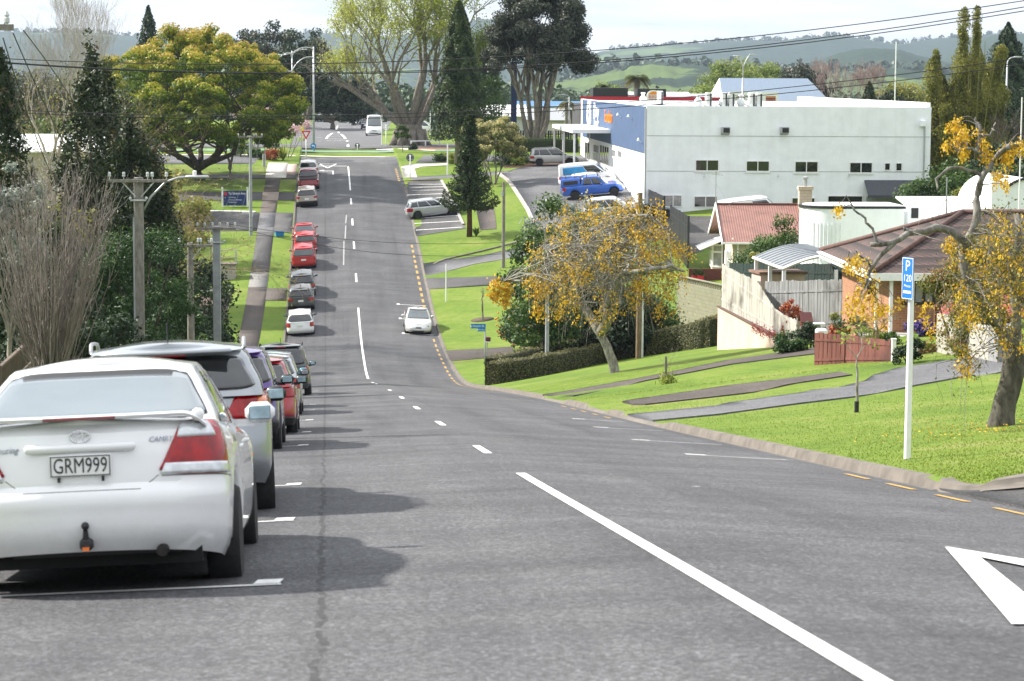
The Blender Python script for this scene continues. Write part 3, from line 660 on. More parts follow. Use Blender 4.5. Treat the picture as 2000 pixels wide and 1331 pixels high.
root, C = build_car('parked_sedan', 'white sedan with boot spoiler and plate GRM999, nearest the camera at the left edge', 'car', P, PW, at, glassm=M_glass_h, tail=((.114, .143), (.262, .255), .585, .985), tail2=[((.116, .122), (.259, .262), .592, .675, M_clear), ((.140, .145), (.225, .215), .87, .972, M_clear)], plate=False, na=260, rearglass=(.16, .90), rearwide=.5, side_glass=M_glass)
LOW = C.low
def at_low(a, v, off=0.0):
    p = LOW(a, v); return np.array([p[0], p[1]-off, p[2]])
pz = lambda z: (z - .34)/(1.085-.34)
skin(C.cab, (-(A1+(A2-A1)*.56), -(A1+(A2-A1)*.52)), (A1+(A2-A1)*.56, A1+(A2-A1)*.52), .12, .93, .004, 24, 8, cornerk=.2).build('window_seal', M_black, root, smooth=True)
# dark surround of the rear window, boot lid shut lines, spoiler, handle trim
o = MB()
for a0, a1, v0, v1 in ((-.090, .090, .474, .484), ((.0885, .1125), (.0905, .1145), .478, .585), ((-.0905, -.1145), (-.0885, -.1125), .478, .585), (.118, .285, .574, .581), (-.285, -.118, .574, .581)):
    e = skin(C.low, a0, a1, v0, v1, .0018, 24, 6, .004); o.v += e.v; 
    for q in e.f: o.f.append([i+o.n for i in q]); o.mi.append(0)
    o.n += e.n
o.build('shut_line', plain('shut_line', (.10, .10, .105), .8), root)
X = np.linspace(-.74, .74, 41); prof_s = []
for x in X:
    u = abs(x)/.74; y0 = r + .115 + .17*u**2; zz = 1.145 - .075*np.clip((u-.80)/.2, 0, 1)**2; th = .030
    prof_s.append([(x, y0+.02, zz-th), (x, y0-.045, zz-th+.004), (x, y0-.06, zz-.008), (x, y0-.03, zz), (x, y0+.13, zz+.004), (x, y0+.16, zz-.012), (x, y0+.13, zz-th), (x, y0+.02, zz-th)])
sm = MB().grid(np.array(prof_s))
for sx_ in (-1, 1): sm.box((sx_*.69, r+.30, 1.12), (.07, .15, .075), bev=.02)
spo = sm.build('boot_spoiler', PW, root, smooth=45)
MB().box((0.0, r+.052, 1.128), (.43, .02, .020), bev=.005).build('brake_light', plain('dark_red_lens', (.16, .012, .012), .2, coat=1), spo)
zt = .955; MB().box((0, at_low(0, pz(zt))[1]-.012, zt), (.66, .035, .055), bev=.02).build('boot_handle_trim', PW, root, smooth=45)
# number plate, its holder clips and lettering
yb = at_low(0, pz(.85))[1] - .022
pl = MB().box((0, yb, .85), (.365, .012, .13), bev=.012).build('number_plate', M_plate, root, smooth=35)
fr = MB()
for zq in (-.0575, .0575): fr.box((0, yb-.0075, .85+zq), (.345, .004, .006))
for xq in (-.1735, .1735): fr.box((xq, yb-.0075, .85), (.006, .004, .119))
fr.build('plate_border', M_ink, pl)
text(pl, 'plate_lettering', 'GRM999', .128, M_ink, face_M((0, yb-.0075, .848), (1, 0, 0), (0, 0, 1)), .003, width=.315)
[MB().box((q_, yb+.004, .772), (.016, .012, .035)).build('plate_clip', M_black, root) for q_ in (-.13, .13)]
ye = at_low(0, pz(1.035))[1] - .012; em = MB()
def ell(cx, cz, rx_, rz2, n=28, rad=.0045): return [(cx+rx_*math.cos(2*math.pi*i/n), ye-.004, cz+rz2*math.sin(2*math.pi*i/n)) for i in range(n+1)]
em.tube(ell(0, 1.022, .058, .036), .0055, 6).tube(ell(0, 1.022, .018, .033), .004, 6).tube(ell(0, 1.037, .040, .014), .004, 6).build('emblem', M_chrome, root, smooth=True)
def scr(s, x, z, size, w): 
    a = x/ (h*.99) * A1*1.25; y = min(C.low(np.linspace(-.16, .16, 65), np.full(65, pz(z)))[:, 1][np.argmin(np.abs(C.low(np.linspace(-.16, .16, 65), np.full(65, pz(z)))[:, 0]-x))], 9)
    text(root, 'badge_lettering', s, size, plain('badge_silver', (.30, .34, .42), .35, .5), face_M((x, y-.012, z), (1, .14*(1 if x < 0 else 1)*np.sign(x), 0), (0, 0, 1)), .004, width=w, shear=.3)
scr('Touring', -.45, .955, .055, .155); scr('CAMRY', .47, .985, .045, .145)
# tow ball, exhaust and muffler
tb = MB().box((.02, r+.02, .385), (.075, .12, .07), bev=.015).tube([(.02, r-.01, .40), (.02, r-.03, .47)], [.022, .014], 10)
tb.lathe([(.001, -.025), (.018, -.018), (.025, 0), (.018, .018), (.001, .025)], 12, c=(.02, r-.03, .495)); tb.box((.06, r+.25, .33), (1.0, .06, .06)); tb.build('tow_bar', M_black, root, smooth=40)
MB().box((.02, r-.045, .36), (.04, .012, .022)).build('tow_reflector', M_amber, root)
MB().lathe([(.07, -.12), (.085, -.08), (.085, .35), (.07, .4)], 16, c=(.53, r+.40, .315), axis='y').lathe([(.036, 0), (.036, .2), (.029, .2), (.029, .03), (.001, .03)], 14, c=(.46, r+.05, .325), axis='y').build('exhaust', plain('sooty_steel', (.022, .019, .017), .6, .4, var=.5, scale=9), root, smooth=40)
for sd in (1, -1):
    [MB().box((sd*q_[0], q_[1], q_[2]), (.05, .2, .032), bev=.01).build('door_handle', PW, root, smooth=40) for q_ in ((.862, -.33, .86), (.868, .62, .87))]
    MB().box((sd*.886, 1.18, .74), (.02, .07, .035), bev=.008).build('side_repeater', M_amber, root)
# ---- the rest of the near row
P = spec('suv', 4.75, 1.87, 1.62, zb=.30, wr=.37, tyre_w=.24); P['axles'] = (-2.375+.98, 2.375-.95)
P['low'] = [(q, w*1.0, a, b, rr*1.3, rf) for q, w, a, b, rr, rf in P['low']]; P['top'] = [(-2.4, 1.16), (-1.6, 1.16), (-.6, 1.08), (.4, 1.0), (1.2, .99), (1.9, .86), (2.4, .66)]
build_car('parked_suv', 'silver crossover with high wrap-round tail lights right in front of the white sedan', 'car', P, car_paint('paint_grey_silver', (.33, .35, .375), .5), rear_at(22.4, -3.6, P, R(2.6)), tail=((.125, .15), (.315, .30), .70, .985), tail2=((.205, .21), (.25, .25), .755, .94, M_amber), rails=M_rim, antenna=True, mirrormat=M_black, na=200, stoplamp=True, spoiler=True, rearwide=.55)
P = spec('suv', 4.4, 1.80, 1.63); build_car('parked_crossover', 'purple crossover with dark tinted glass and black lower bumper', 'car', P, PP, rear_at(36.9, -3.70, P), tail=(.14, .29, .74, .99), tail2=(.15, .285, .72, .80, M_clear), clad=.30, mirrormat=M_black, na=180, rearwide=.75)
P = spec('hatch', 4.0, 1.72, 1.46); build_car('parked_hatchback', 'metallic red hatchback with black mirrors behind the purple crossover', 'car', P, car_paint('paint_metal_red', (.36, .015, .025), .35), rear_at(43.9, -3.50, P), tail=(.15, .295, .68, .95), mirrormat=M_black, clad=.18)
P = spec('wagon', 4.4, 1.72, 1.48); build_car('parked_wagon', 'pale silver wagon with black mirror between the red hatchback and the light blue car', 'car', P, PS, rear_at(56.5, -3.55, P), mirrormat=M_black, side_glass=M_glass2)
P = spec('hatch', 3.9, 1.68, 1.52); build_car('parked_hatchback', 'light blue hatchback with teal mirror next to the charcoal off-roader', 'car', P, PLB, rear_at(62.6, -3.62, P), mirrormat=PTE, tail=(.17, .29, .62, .99))
P = spec('suv', 4.6, 1.84, 1.78); build_car('parked_suv', 'charcoal off-roader with roof rack rails at the foot of the near row', 'car', P, PG, rear_at(79.5, -3.55, P), tail=(.19, .29, .62, 1.0), rails=M_black, antenna=True, stoplamp=True, mirrormat=M_black, rearglass=(.10, .9))
# ---- the row beyond the dip
def row(kind, dims, label, cat, paint, pxy, t, nm, **kw):
    P = spec(kind, *dims); return build_car(nm, label, cat, P, paint, rear_px(*pxy, P, t), **kw)
row('wagon', (4.7, 1.76, 1.48), 'white station wagon with tall red tail lights, last of the far row', 'car', PW, (580, 660), -3.72, 'parked_wagon', tail=(.15, .29, .55, .95), rails=PW, mirrormat=M_black)
row('suv', (4.45, 1.80, 1.60), 'graphite crossover with pale roof just ahead of the white wagon', 'car', PG, (577, 612), -3.78, 'parked_crossover', tail=(.12, .29, .66, .92), antenna=True, clad=.25)
row('suv', (4.5, 1.84, 1.68), 'black crossover with bulging rear lights behind the boxy red car', 'car', PB, (580, 585), -3.75, 'parked_crossover', tail=(.125, .29, .64, .94), antenna=True, clad=.3, stoplamp=True)
row('suv', (4.3, 1.78, 1.72), 'boxy bright red off-roader third of the red cars', 'car', PR, (584, 530), -3.72, 'parked_suv', tail=(.20, .28, .6, .9), rearglass=(.12, .8), glassm=M_glass2)
row('hatch', (4.1, 1.74, 1.48), 'plain red hatchback in the middle of the three red cars', 'car', PR, (588, 498), -3.66, 'parked_hatchback', tail=(.17, .28, .7, .95))
row('sedan', (4.2, 1.76, 1.46), 'red coupe with sloping rear glass at the head of the red cars', 'car', PR, (584, 481), -3.75, 'parked_coupe', tail=(.14, .29, .6, .85))
row('suv', (4.4, 1.80, 1.62), 'bronze crossover with black lower half behind the red pickup', 'car', PBZ, (594, 408), -3.70, 'parked_crossover', tail=(.14, .29, .7, 1.0), clad=.42, antenna=True, mirrormat=M_black)
rt, Cc = row('ute', (5.3, 1.86, 1.78), 'dark red double cab pickup with black tray cover', 'pickup', PDR, (594, 377), -3.62, 'parked_pickup', tail=(.185, .265, .62, .98), tail2=(.19, .26, .86, .96, M_clear), plate=False, clad=.2)
MB().box((0, -2.65+.85, 1.15), (1.62, 1.55, .06), bev=.02).build('tray_cover', M_black, rt)
row('wagon', (4.6, 1.78, 1.50), 'white wagon parked at the head of the row by the give way sign', 'car', PW, (598, 349), -3.70, 'parked_wagon', clad=.2)

# ---- cars on the right: oncoming sedan, bays, car park and the far street
def nose_px(pxl, pyl, P, dyaw=math.pi):
    hx, hy, hz, zc = hit(pxl, pyl); y = hy+P['L']/2; t = hx-xc(hy); x, _ = T(t, y); return place_street(x, y, dyaw)
P = spec('sedan', 4.45, 1.70, 1.44); build_car('parked_sedan', 'champagne silver sedan facing the camera alone at the right kerb', 'car', P, PCH, nose_px(817, 657, P), seen_front=True, plate=False)
_r = bpy.data.objects[-1] if False else None
def flat_place(pxx, pyy, yaw, back=.85):
    x, y, z, zc = hit(pxx, pyy); y += back; d = place_street(x, y, yaw); return d
P = spec('wagon', 4.75, 1.76, 1.47); build_car('parked_wagon', 'silver station wagon nosed into the marked bays, seen side on', 'car', P, PS, flat_place(848, 425, -math.pi/2+.03), tail=(.16, .30, .55, .95), side_glass=M_glass, mirrormat=PS)
P = spec('suv', 4.75, 1.90, 1.72); build_car('parked_suv', 'pale grey crossover parked at the car park edge beside the bark bed', 'car', P, car_paint('paint_pale_grey', (.45, .44, .42), .3), flat_place(1083, 325, -math.pi/2-.1), clad=.3, mirrormat=M_black, group='cars in the car park')
P = spec('van', 4.9, 1.75, 1.98, axles=(-2.45+.95, 2.45-.75)); rt, Cv = build_car('parked_van', 'white van with light blue side panel beside the white building', 'van', P, PW, flat_place(1148, 366, -math.pi/2-.08), rearglass=None, group='cars in the car park')
for sd in (1, -1): e = sorted((sd*.30, sd*.555)); skin(Cv.cab, e[0], e[1], .08, .78, .008, 14, 5).build('blue_panel', plain('sign_blue', (.03, .26, .55), .4, var=.25, scale=3), rt, smooth=True)
P = spec('hatch', 4.3, 1.75, 1.55); build_car('parked_hatchback', 'white hatchback squeezed between the van and the blue pickup', 'car', P, PW, flat_place(1163, 376, -math.pi/2-.08), group='cars in the car park')
P = spec('ute', 5.35, 1.90, 1.82); rt, Cu = build_car('parked_pickup', 'bright blue double cab pickup with canopy and roof racks', 'pickup', P, PBL, flat_place(1159, 388, -math.pi/2-.09), group='cars in the car park', tail=(.2, .28, .55, .98), rimmat=M_rim)
m = MB(); rg = [(-2.62+.05, -.78), (-.95, -.80), (-.95, .80), (-2.62+.05, .78)]; V = []
for zz, k in ((1.10, 1.0), (1.45, .95), (1.70, .86), (1.78, .70)): V.append([(q[1]*k, (q[0]+1.76)*(.98 if k < 1 else 1)-1.76, zz) for q in rg]+[(rg[0][1]*k, (rg[0][0]+1.76)*(.98 if k < 1 else 1)-1.76, zz)])
m.grid(np.array(V), flip=True); m.add([p_ for p_ in V[-1][:4]], [(0, 1, 2, 3)]); m.build('canopy', PBL, rt, smooth=30)
for sd in (1, -1): MB().box((sd*.765, -1.75, 1.42), (.02, 1.2, .33), bev=.008).build('canopy_window', M_glass, rt)
for yq in (-2.1, -1.35, -.4, .55): MB().tube([(-.72, yq, 1.80), (-.70, yq, 1.93), (.70, yq, 1.93), (.72, yq, 1.80)], .03, 6).build('roof_rack', M_black, rt, smooth=True)
P = spec('wagon', 4.7, 1.80, 1.62); rt, Cw = build_car('parked_wagon', 'white wagon with blue stripe half hidden by the flowering kowhai', 'car', P, PW, flat_place(1200, 428, -math.pi/2-.1), group='cars in the car park', rails=M_black)
for sd in (1, -1): e = sorted((sd*.30, sd*.70)); skin(Cw.low, e[0], e[1], .62, .74, .006, 20, 3).build('blue_stripe', plain('sign_blue', (.03, .26, .55), .4), rt)
P = spec('hatch', 4.3, 1.78, 1.5); build_car('parked_hatchback', 'dark navy hatchback by the black steel gates', 'car', P, PDB, flat_place(1266, 436, -math.pi/2+.5), group='cars in the car park')
P = spec('van', 5.2, 1.9, 2.2); build_car('parked_truck', 'white light truck cab behind the pink roof ridge', 'truck', P, PW, flat_place(1474, 446, -math.pi/2+.15), group='cars in the car park', frontlights=False)
P = spec('van', 5.9, 2.05, 2.65, axles=(-2.95+1.1, 2.95-1.0)); P['top'] = [(-2.95, 1.3), (0, 1.3), (1.9, 1.28), (2.4, 1.15), (2.95, .85)]; build_car('parked_van', 'tall white van facing the camera across the intersection', 'van', P, PW, nose_px(731, 267, P), group='vehicles on the far street', seen_front=True, clad=.2, plate=False)
for kind, dm, col, pxx, pyy, lb in (('suv', (4.6, 1.85, 1.7), PDB, 717, 254, 'dark crossover just behind the tall white van'), ('sedan', (4.6, 1.8, 1.45), PG, 704, 246, 'grey sedan second behind the tall white van'), ('hatch', (4.2, 1.75, 1.5), PS, 697, 243, 'silver hatchback at the end of the far row of cars')): P = spec(kind, *dm); build_car('parked_car', lb, 'car', P, col, nose_px(pxx, pyy, P), group='vehicles on the far street', seen_front=True, sides=False, plate=False, na=80)
P = spec('suv', 4.6, 1.82, 1.66); build_car('parked_crossover', 'white crossover side on beyond the plane tree', 'car', P, PW, flat_place(829, 262, -math.pi/2-.1), clad=.2, group='vehicles on the far street')
# ---------------------------------------------------------------- trees and plants
def bark(name, lo, hi, sc=6): 
    if name in _M: return _M[name]
    m, nt, b = nodes(name); p = geo(nt); mp = N(nt, 'ShaderNodeMapping'); mp.inputs['Scale'].default_value = (1, 1, .35); L(nt, p, mp.inputs[0])
    f = noise(nt, sc, 6, mp.outputs[0], .7); L(nt, ramp(nt, f, [(.32, lo), (.5, tuple((a+c)/2 for a, c in zip(lo, hi))), (.66, hi)]), b.inputs['Base Color'])
    b.inputs['Roughness'].default_value = .9; b.inputs['Specular IOR Level'].default_value = .2; bump(nt, b, f, .8, .03); _M[name] = m; return m
B_grey = bark('bark_grey', (.10, .085, .07), (.27, .245, .215)); B_dark = bark('bark_dark', (.035, .028, .022), (.11, .09, .075)); B_lichen = bark('bark_lichen', (.10, .085, .07), (.42, .41, .35), 9)
B_red = bark('bark_red', (.10, .045, .03), (.22, .12, .085)); B_twig = bark('bark_twig', (.15, .13, .115), (.31, .27, .245)); B_rose = bark('bark_rose', (.19, .13, .125), (.36, .27, .255)); B_pale = bark('bark_pale', (.24, .215, .19), (.42, .39, .35)); B_tan = bark('bark_tan', (.17, .13, .075), (.33, .25, .14))
LM = {
 'gold':  leafmat('foliage_gold', [(0, (.045, .085, .008)), (.35, (.105, .165, .010)), (.62, (.215, .265, .014)), (.84, (.36, .35, .03)), (1, (.44, .31, .06))]),
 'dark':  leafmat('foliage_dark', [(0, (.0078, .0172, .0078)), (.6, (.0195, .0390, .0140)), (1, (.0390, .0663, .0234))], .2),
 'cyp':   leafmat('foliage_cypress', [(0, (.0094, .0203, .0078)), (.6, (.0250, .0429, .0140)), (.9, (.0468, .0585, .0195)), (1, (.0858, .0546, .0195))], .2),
 'con':   leafmat('foliage_conifer', [(0, (.0070, .0187, .0047)), (.55, (.0250, .0499, .0086)), (1, (.0663, .0975, .0172))], .2),
 'mid':   leafmat('foliage_mid', [(0, (.0172, .0429, .0078)), (.6, (.0429, .0897, .0140)), (1, (.0936, .1482, .0273))], .3),
 'rhod':  leafmat('foliage_glossy', [(0, (.0078, .0234, .0070)), (.5, (.0234, .0624, .0140)), (.85, (.0468, .1014, .0203)), (1, (.1170, .1638, .0390))], .25, .55, .3),
 'lime':  leafmat('foliage_lime', [(0, (.12, .17, .02)), (.5, (.26, .30, .035)), (1, (.42, .43, .08))], .4),
 'grey':  leafmat('foliage_greygreen', [(0, (.0172, .0218, .0156)), (.5, (.0351, .0468, .0281)), (.85, (.0663, .0780, .0484)), (1, (.1326, .1170, .0936))], .2),
 'cream': leafmat('foliage_cream', [(0, (.07, .09, .02)), (.45, (.16, .18, .05)), (.8, (.36, .33, .13)), (1, (.55, .48, .22))], .3),
 'bamb':  leafmat('foliage_bamboo', [(0, (.06, .068, .012)), (.5, (.165, .175, .028)), (1, (.32, .29, .06))], .38),
 'will':  leafmat('foliage_willow', [(0, (.08, .13, .02)), (.6, (.17, .23, .04)), (1, (.28, .31, .08))], .35),
 'kow':   leafmat('kowhai_flowers', [(0, (.36, .20, .02)), (.35, (.56, .33, .016)), (.75, (.70, .46, .028)), (1, (.80, .58, .08))], .3),
 'kowl':  leafmat('kowhai_leaves', [(0, (.07, .075, .022)), (.6, (.15, .145, .04)), (1, (.26, .22, .06))], .35),
 'hedge': leafmat('hedge_leaves', [(0, (.05, .06, .018)), (.5, (.105, .11, .036)), (1, (.24, .21, .09))], .2),
 'orange':leafmat('orange_fruit', [(0, (.62, .16, .01)), (1, (.80, .30, .03))], 0),
 'red':   leafmat('foliage_red', [(0, (.16, .03, .015)), (.5, (.36, .08, .03)), (1, (.52, .20, .08))], .3),
 'pink':  leafmat('blossom_pink', [(0, (.45, .27, .29)), (1, (.72, .52, .54))], .3),
 'bronze':leafmat('foliage_bronze', [(0, (.06, .08, .015)), (.5, (.15, .16, .025)), (.8, (.28, .17, .06)), (1, (.34, .15, .08))], .35),
 'purple':leafmat('flowers_violet', [(0, (.03, .02, .10)), (1, (.10, .06, .28))], .2),
 'silver':leafmat('foliage_silver', [(0, (.08, .10, .085)), (.6, (.20, .23, .20)), (1, (.38, .40, .35))], .2),
 'flax':  leafmat('flax_leaves', [(0, (.10, .15, .02)), (.6, (.24, .30, .05)), (1, (.45, .46, .12))], .3),
}
def unit(v): return v/(np.linalg.norm(v, axis=-1, keepdims=True)+1e-9)
def sph(n): return unit(rng.normal(size=(n, 3)))
def clump_leaves(cl, n, up=.35, shell=.5, tipbias=.45):
    """cl: rows cx,cy,cz,rx,rz ; leaves spread through each clump, thicker towards its outside"""
    cl = np.asarray(cl, float); wgt = cl[:, 3]**2; idx = rng.choice(len(cl), n, p=wgt/wgt.sum()); d = sph(n); r = rng.random(n)**shell
    off = d * r[:, None] * np.stack([cl[idx, 3], cl[idx, 3], cl[idx, 4]], 1); Pp = cl[idx, :3] + off
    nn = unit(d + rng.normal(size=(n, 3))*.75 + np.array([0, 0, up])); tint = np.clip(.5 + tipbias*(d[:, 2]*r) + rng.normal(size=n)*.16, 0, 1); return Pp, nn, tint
def dome_clumps(c, rx, rz, n, cr_, flat=.0, low=-.25, squash=.8, ry=None, jit=.2, core=.0):
    """clump centres over an uneven crown"""
    d = sph(n*3); d = d[d[:, 2] > low][:n]; k = len(d); ph = rng.random(3)*6
    lob = 1 + jit*np.sin(3*np.arctan2(d[:, 1], d[:, 0])+ph[0])*.5 + jit*np.sin(4*d[:, 2]+ph[1])*.5 + rng.normal(size=k)*jit*.35
    rr = np.where(rng.random(k) < core, rng.random(k)**.5, .82 + .18*rng.random(k)); p = d*(rr*lob)[:, None]*np.array([rx, ry or rx, rz]); cs = cr_*(.6+.8*rng.random(k))
    return np.column_stack([p + np.array(c), cs, cs*squash])
def limb(m, p0, p1, r0, r1, wig=.12, k=6, seg=6, sag=0):
    p0, p1 = np.array(p0, float), np.array(p1, float); u = np.linspace(0, 1, seg+1); ln = np.linalg.norm(p1-p0); j = rng.normal(size=(seg+1, 3))*wig*ln/seg; j[0] = 0; j[-1] *= .3
    path = p0+(p1-p0)*u[:, None] + np.cumsum(j, 0)*np.sin(u*math.pi)[:, None]; path[:, 2] += np.sin(u*math.pi)*sag*ln; m.tube(path, r0+(r1-r0)*u**.8, k, cap=False); return path
def grow(m, p, d, ln, r, depth, spread=.5, n=(2, 3), shrink=.72, upb=.15, wig=.12, tips=None, k=6, seg=4, rmin=.006, allp=None):
    """recursive branching; collects the twig ends"""
    d = unit(np.array(d, float)); u = np.linspace(0, 1, seg+1); path = [np.array(p, float)]; dd = d.copy()
    for i in range(seg): dd = unit(dd + rng.normal(size=3)*wig + np.array([0, 0, upb*.25])); path.append(path[-1]+dd*ln/seg)
    path = np.array(path); r1 = max(rmin, r*(.62 if depth else .3)); m.tube(path, r+(r1-r)*u, max(3, k), cap=False)
    if allp is not None: allp.append(path)
    if depth == 0:
        if tips is not None: tips.append((path[-1], dd))
        return
    for i in range(random.randint(*n)):
        a = rng.normal(size=3); a = unit(a - dd*np.dot(a, dd)); nd = unit(dd*(1-spread*.35) + a*spread*(.6+.7*random.random()) + np.array([0, 0, upb])); q = path[-1] if i < 2 else path[random.randint(max(1, seg-2), seg)]
        grow(m, q, nd, ln*shrink*(.8+.4*random.random()), r1*(.95 if i == 0 else .72), depth-1, spread, n, shrink, upb, wig, tips, max(3, k-1), max(2, seg-1) if depth < 2 else seg, rmin, allp)
def at_px(pxx, zc, top=None):
    p = W(pxx, 665, zc); x, y = p[0], p[1]; 
    for _ in range(3): q = W(pxx, 665 + ((CZ-G(x, y)) - zc*sp)/(zc*cp)*FPX, zc); x, y = q[0], q[1]
    z = G(x, y); return (x, y, z) if top is None else (x, y, z, W(pxx, top, zc)[2] - z)
def plant(name, label, cat, loc, group=None): return thing(name, label, cat, loc, group=group)
def broadleaf(name, label, loc, H, rx, mat, n, ls, base=.35, tr=.25, nclump=60, cr_=.9, rz=None, barkm=None, limbs=9, group=None, cat='tree', low=-.35, squash=.8, up=.35, tip=.45, stems=1, jit=.2, core=.25, lean=(0, 0), aspect=.6, ry=None, shell=.5):
    root = plant(name, label, cat, loc, group); zc0 = H*base; rz = rz or (H-zc0)/2; c = (lean[0], lean[1], H-rz)
    cl = dome_clumps(c, rx, rz, nclump, cr_, low=low, squash=squash, jit=jit, core=core, ry=ry)
    m = MB(); ts = (0, 0, -.3)
    if stems == 1:
        fork = (lean[0]*.5, lean[1]*.5, zc0*.95); limb(m, ts, fork, tr*1.15, tr*.8, .05, 9)
        for i in rng.choice(len(cl), min(limbs, len(cl)), replace=False): limb(m, fork, cl[i, :3]-np.array([0, 0, cl[i, 4]*.3]), tr*.5, tr*.08, .16, 6)
    else:
        for q in range(stems):
            a = 2*math.pi*q/stems + rng.random()*.6; fork = np.array([math.cos(a)*rx*.28, math.sin(a)*rx*.28, zc0*(.8+.4*rng.random())]); limb(m, (math.cos(a)*tr*.6, math.sin(a)*tr*.6, -.3), fork, tr*.62, tr*.4, .1, 7)
            near = np.argsort(np.linalg.norm(cl[:, :2]-fork[:2]*2, axis=1))[:max(4, len(cl)//stems)]
            for i in rng.choice(near, max(2, limbs//stems), replace=False): limb(m, fork, cl[i, :3], tr*.32, tr*.05, .16, 5)
    m.build('trunk', barkm or B_grey, root, smooth=True)
    Pp, nn, ti = clump_leaves(cl, n, up, shell, tip); leafmesh('crown', Pp, nn, ls, mat, root, ti, aspect); return root
def conifer(name, label, loc, H, Rr, mat, n, ls, base=.08, power=.8, tr=.18, group=None, lobes=7, droop=.1, jit=.22, barkm=None, aspect=.35, tipz=.96, cat='tree', bulge=0):
    root = plant(name, label, cat, loc, group); MB().tube([(0, 0, -.3), (0, 0, H*.5), (0, 0, H*.95)], [tr, tr*.6, .02], 8).build('trunk', barkm or B_dark, root, smooth=True)
    h = rng.random(n)**.85; a = rng.random(n)*2*math.pi; ph = rng.random(4)*6
    env = (1-h)**power if not bulge else np.clip(np.sin(np.clip((h*.93+bulge), 0, 1)*math.pi), 0, 1)**power
    lay = 1 + jit*np.sin(h*H*2.6+ph[0]+2*np.sin(a*lobes+ph[1]))*.6 + jit*np.sin(a*lobes+ph[2]+h*9)*.5
    rr = Rr*env*lay*(.35+.65*rng.random(n)**.45); z = H*(base+(tipz-base)*h) - droop*rr; ca, sa = np.cos(a), np.sin(a)
    Pp = np.stack([rr*ca, rr*sa, z], 1); nn = unit(np.stack([ca, sa, np.full(n, .35)], 1) + rng.normal(size=(n, 3))*.6)
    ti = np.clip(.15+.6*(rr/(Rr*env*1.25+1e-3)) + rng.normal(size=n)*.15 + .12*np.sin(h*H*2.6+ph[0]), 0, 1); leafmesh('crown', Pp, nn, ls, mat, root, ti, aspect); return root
def bare(name, label, loc, H, depth=5, spread=.45, tr=.16, mat=None, stems=1, upb=.3, n=(2, 3), shrink=.74, trunkf=.25, group=None, wig=.1, leaves=None, rmin=.008, cat='tree'):
    root = plant(name, label, cat, loc, group); m = MB(); tips = []; t = MB(); fork = np.array([0, 0, H*trunkf]); tot = sum(shrink**i for i in range(depth+1)); ln = (H-H*trunkf)/tot*1.15
    limb(t, (0, 0, -.4), fork, tr*1.15, tr*.85, .05, 9, 4); t.build('trunk', mat or B_grey, root, smooth=True)
    for s in range(stems):
        a = 2*math.pi*s/stems+rng.random(); grow(m, fork, (math.cos(a)*.55, math.sin(a)*.55, 1) if stems > 1 else (0, 0, 1), ln, tr*.8/math.sqrt(stems)*1.15, depth, spread, n, shrink, upb, wig, tips, rmin=rmin)
    kk = H/max(v[:, 2].max() for v in m.v); m.v = [fork + (v-fork)*np.array([kk**.5, kk**.5, 1])*1.0 if False else np.column_stack([v[:, :2]*min(1, kk*1.05), np.where(v[:, 2] > fork[2], fork[2]+(v[:, 2]-fork[2])*(H-fork[2])/max(1e-3, H/kk-fork[2]), v[:, 2])]) for v in m.v]
    m.build('branches', mat or B_grey, root, smooth=True)
    if leaves:
        lm, nl, ls, sc_ = leaves; T_ = np.array([(q[0][0]*min(1, kk*1.05), q[0][1]*min(1, kk*1.05), fork[2]+(q[0][2]-fork[2])*(H-fork[2])/max(1e-3, H/kk-fork[2])) for q in tips]); Pp = T_[rng.integers(0, len(T_), nl)] + rng.normal(size=(nl, 3))*sc_; leafmesh('leaves', Pp, sph(nl), ls, lm, root)
    return root
def shrub(name, label, loc, rx, H, mat, n, ls, nclump=26, cr_=None, cat='shrub', group=None, ry=None, squash=.85, stem=True, tip=.4, aspect=.6, jit=.22):
    root = plant(name, label, cat, loc, group); cl = dome_clumps((0, 0, H*.42), rx*.85, H*.52, nclump, cr_ or rx*.34, low=-.75, squash=squash, ry=ry, jit=jit, core=.35)
    Pp, nn, ti = clump_leaves(cl, n, .3, .5, tip); leafmesh('foliage', Pp, nn, ls, mat, root, ti, aspect)
    if stem:
        m = MB()
        for q in range(5): limb(m, (rng.normal()*.05, rng.normal()*.05, -.15), cl[rng.integers(len(cl)), :3], .03+.012*rx, .012, .15, 5, 4)
        m.build('stems', B_dark, root, smooth=True)
    return root
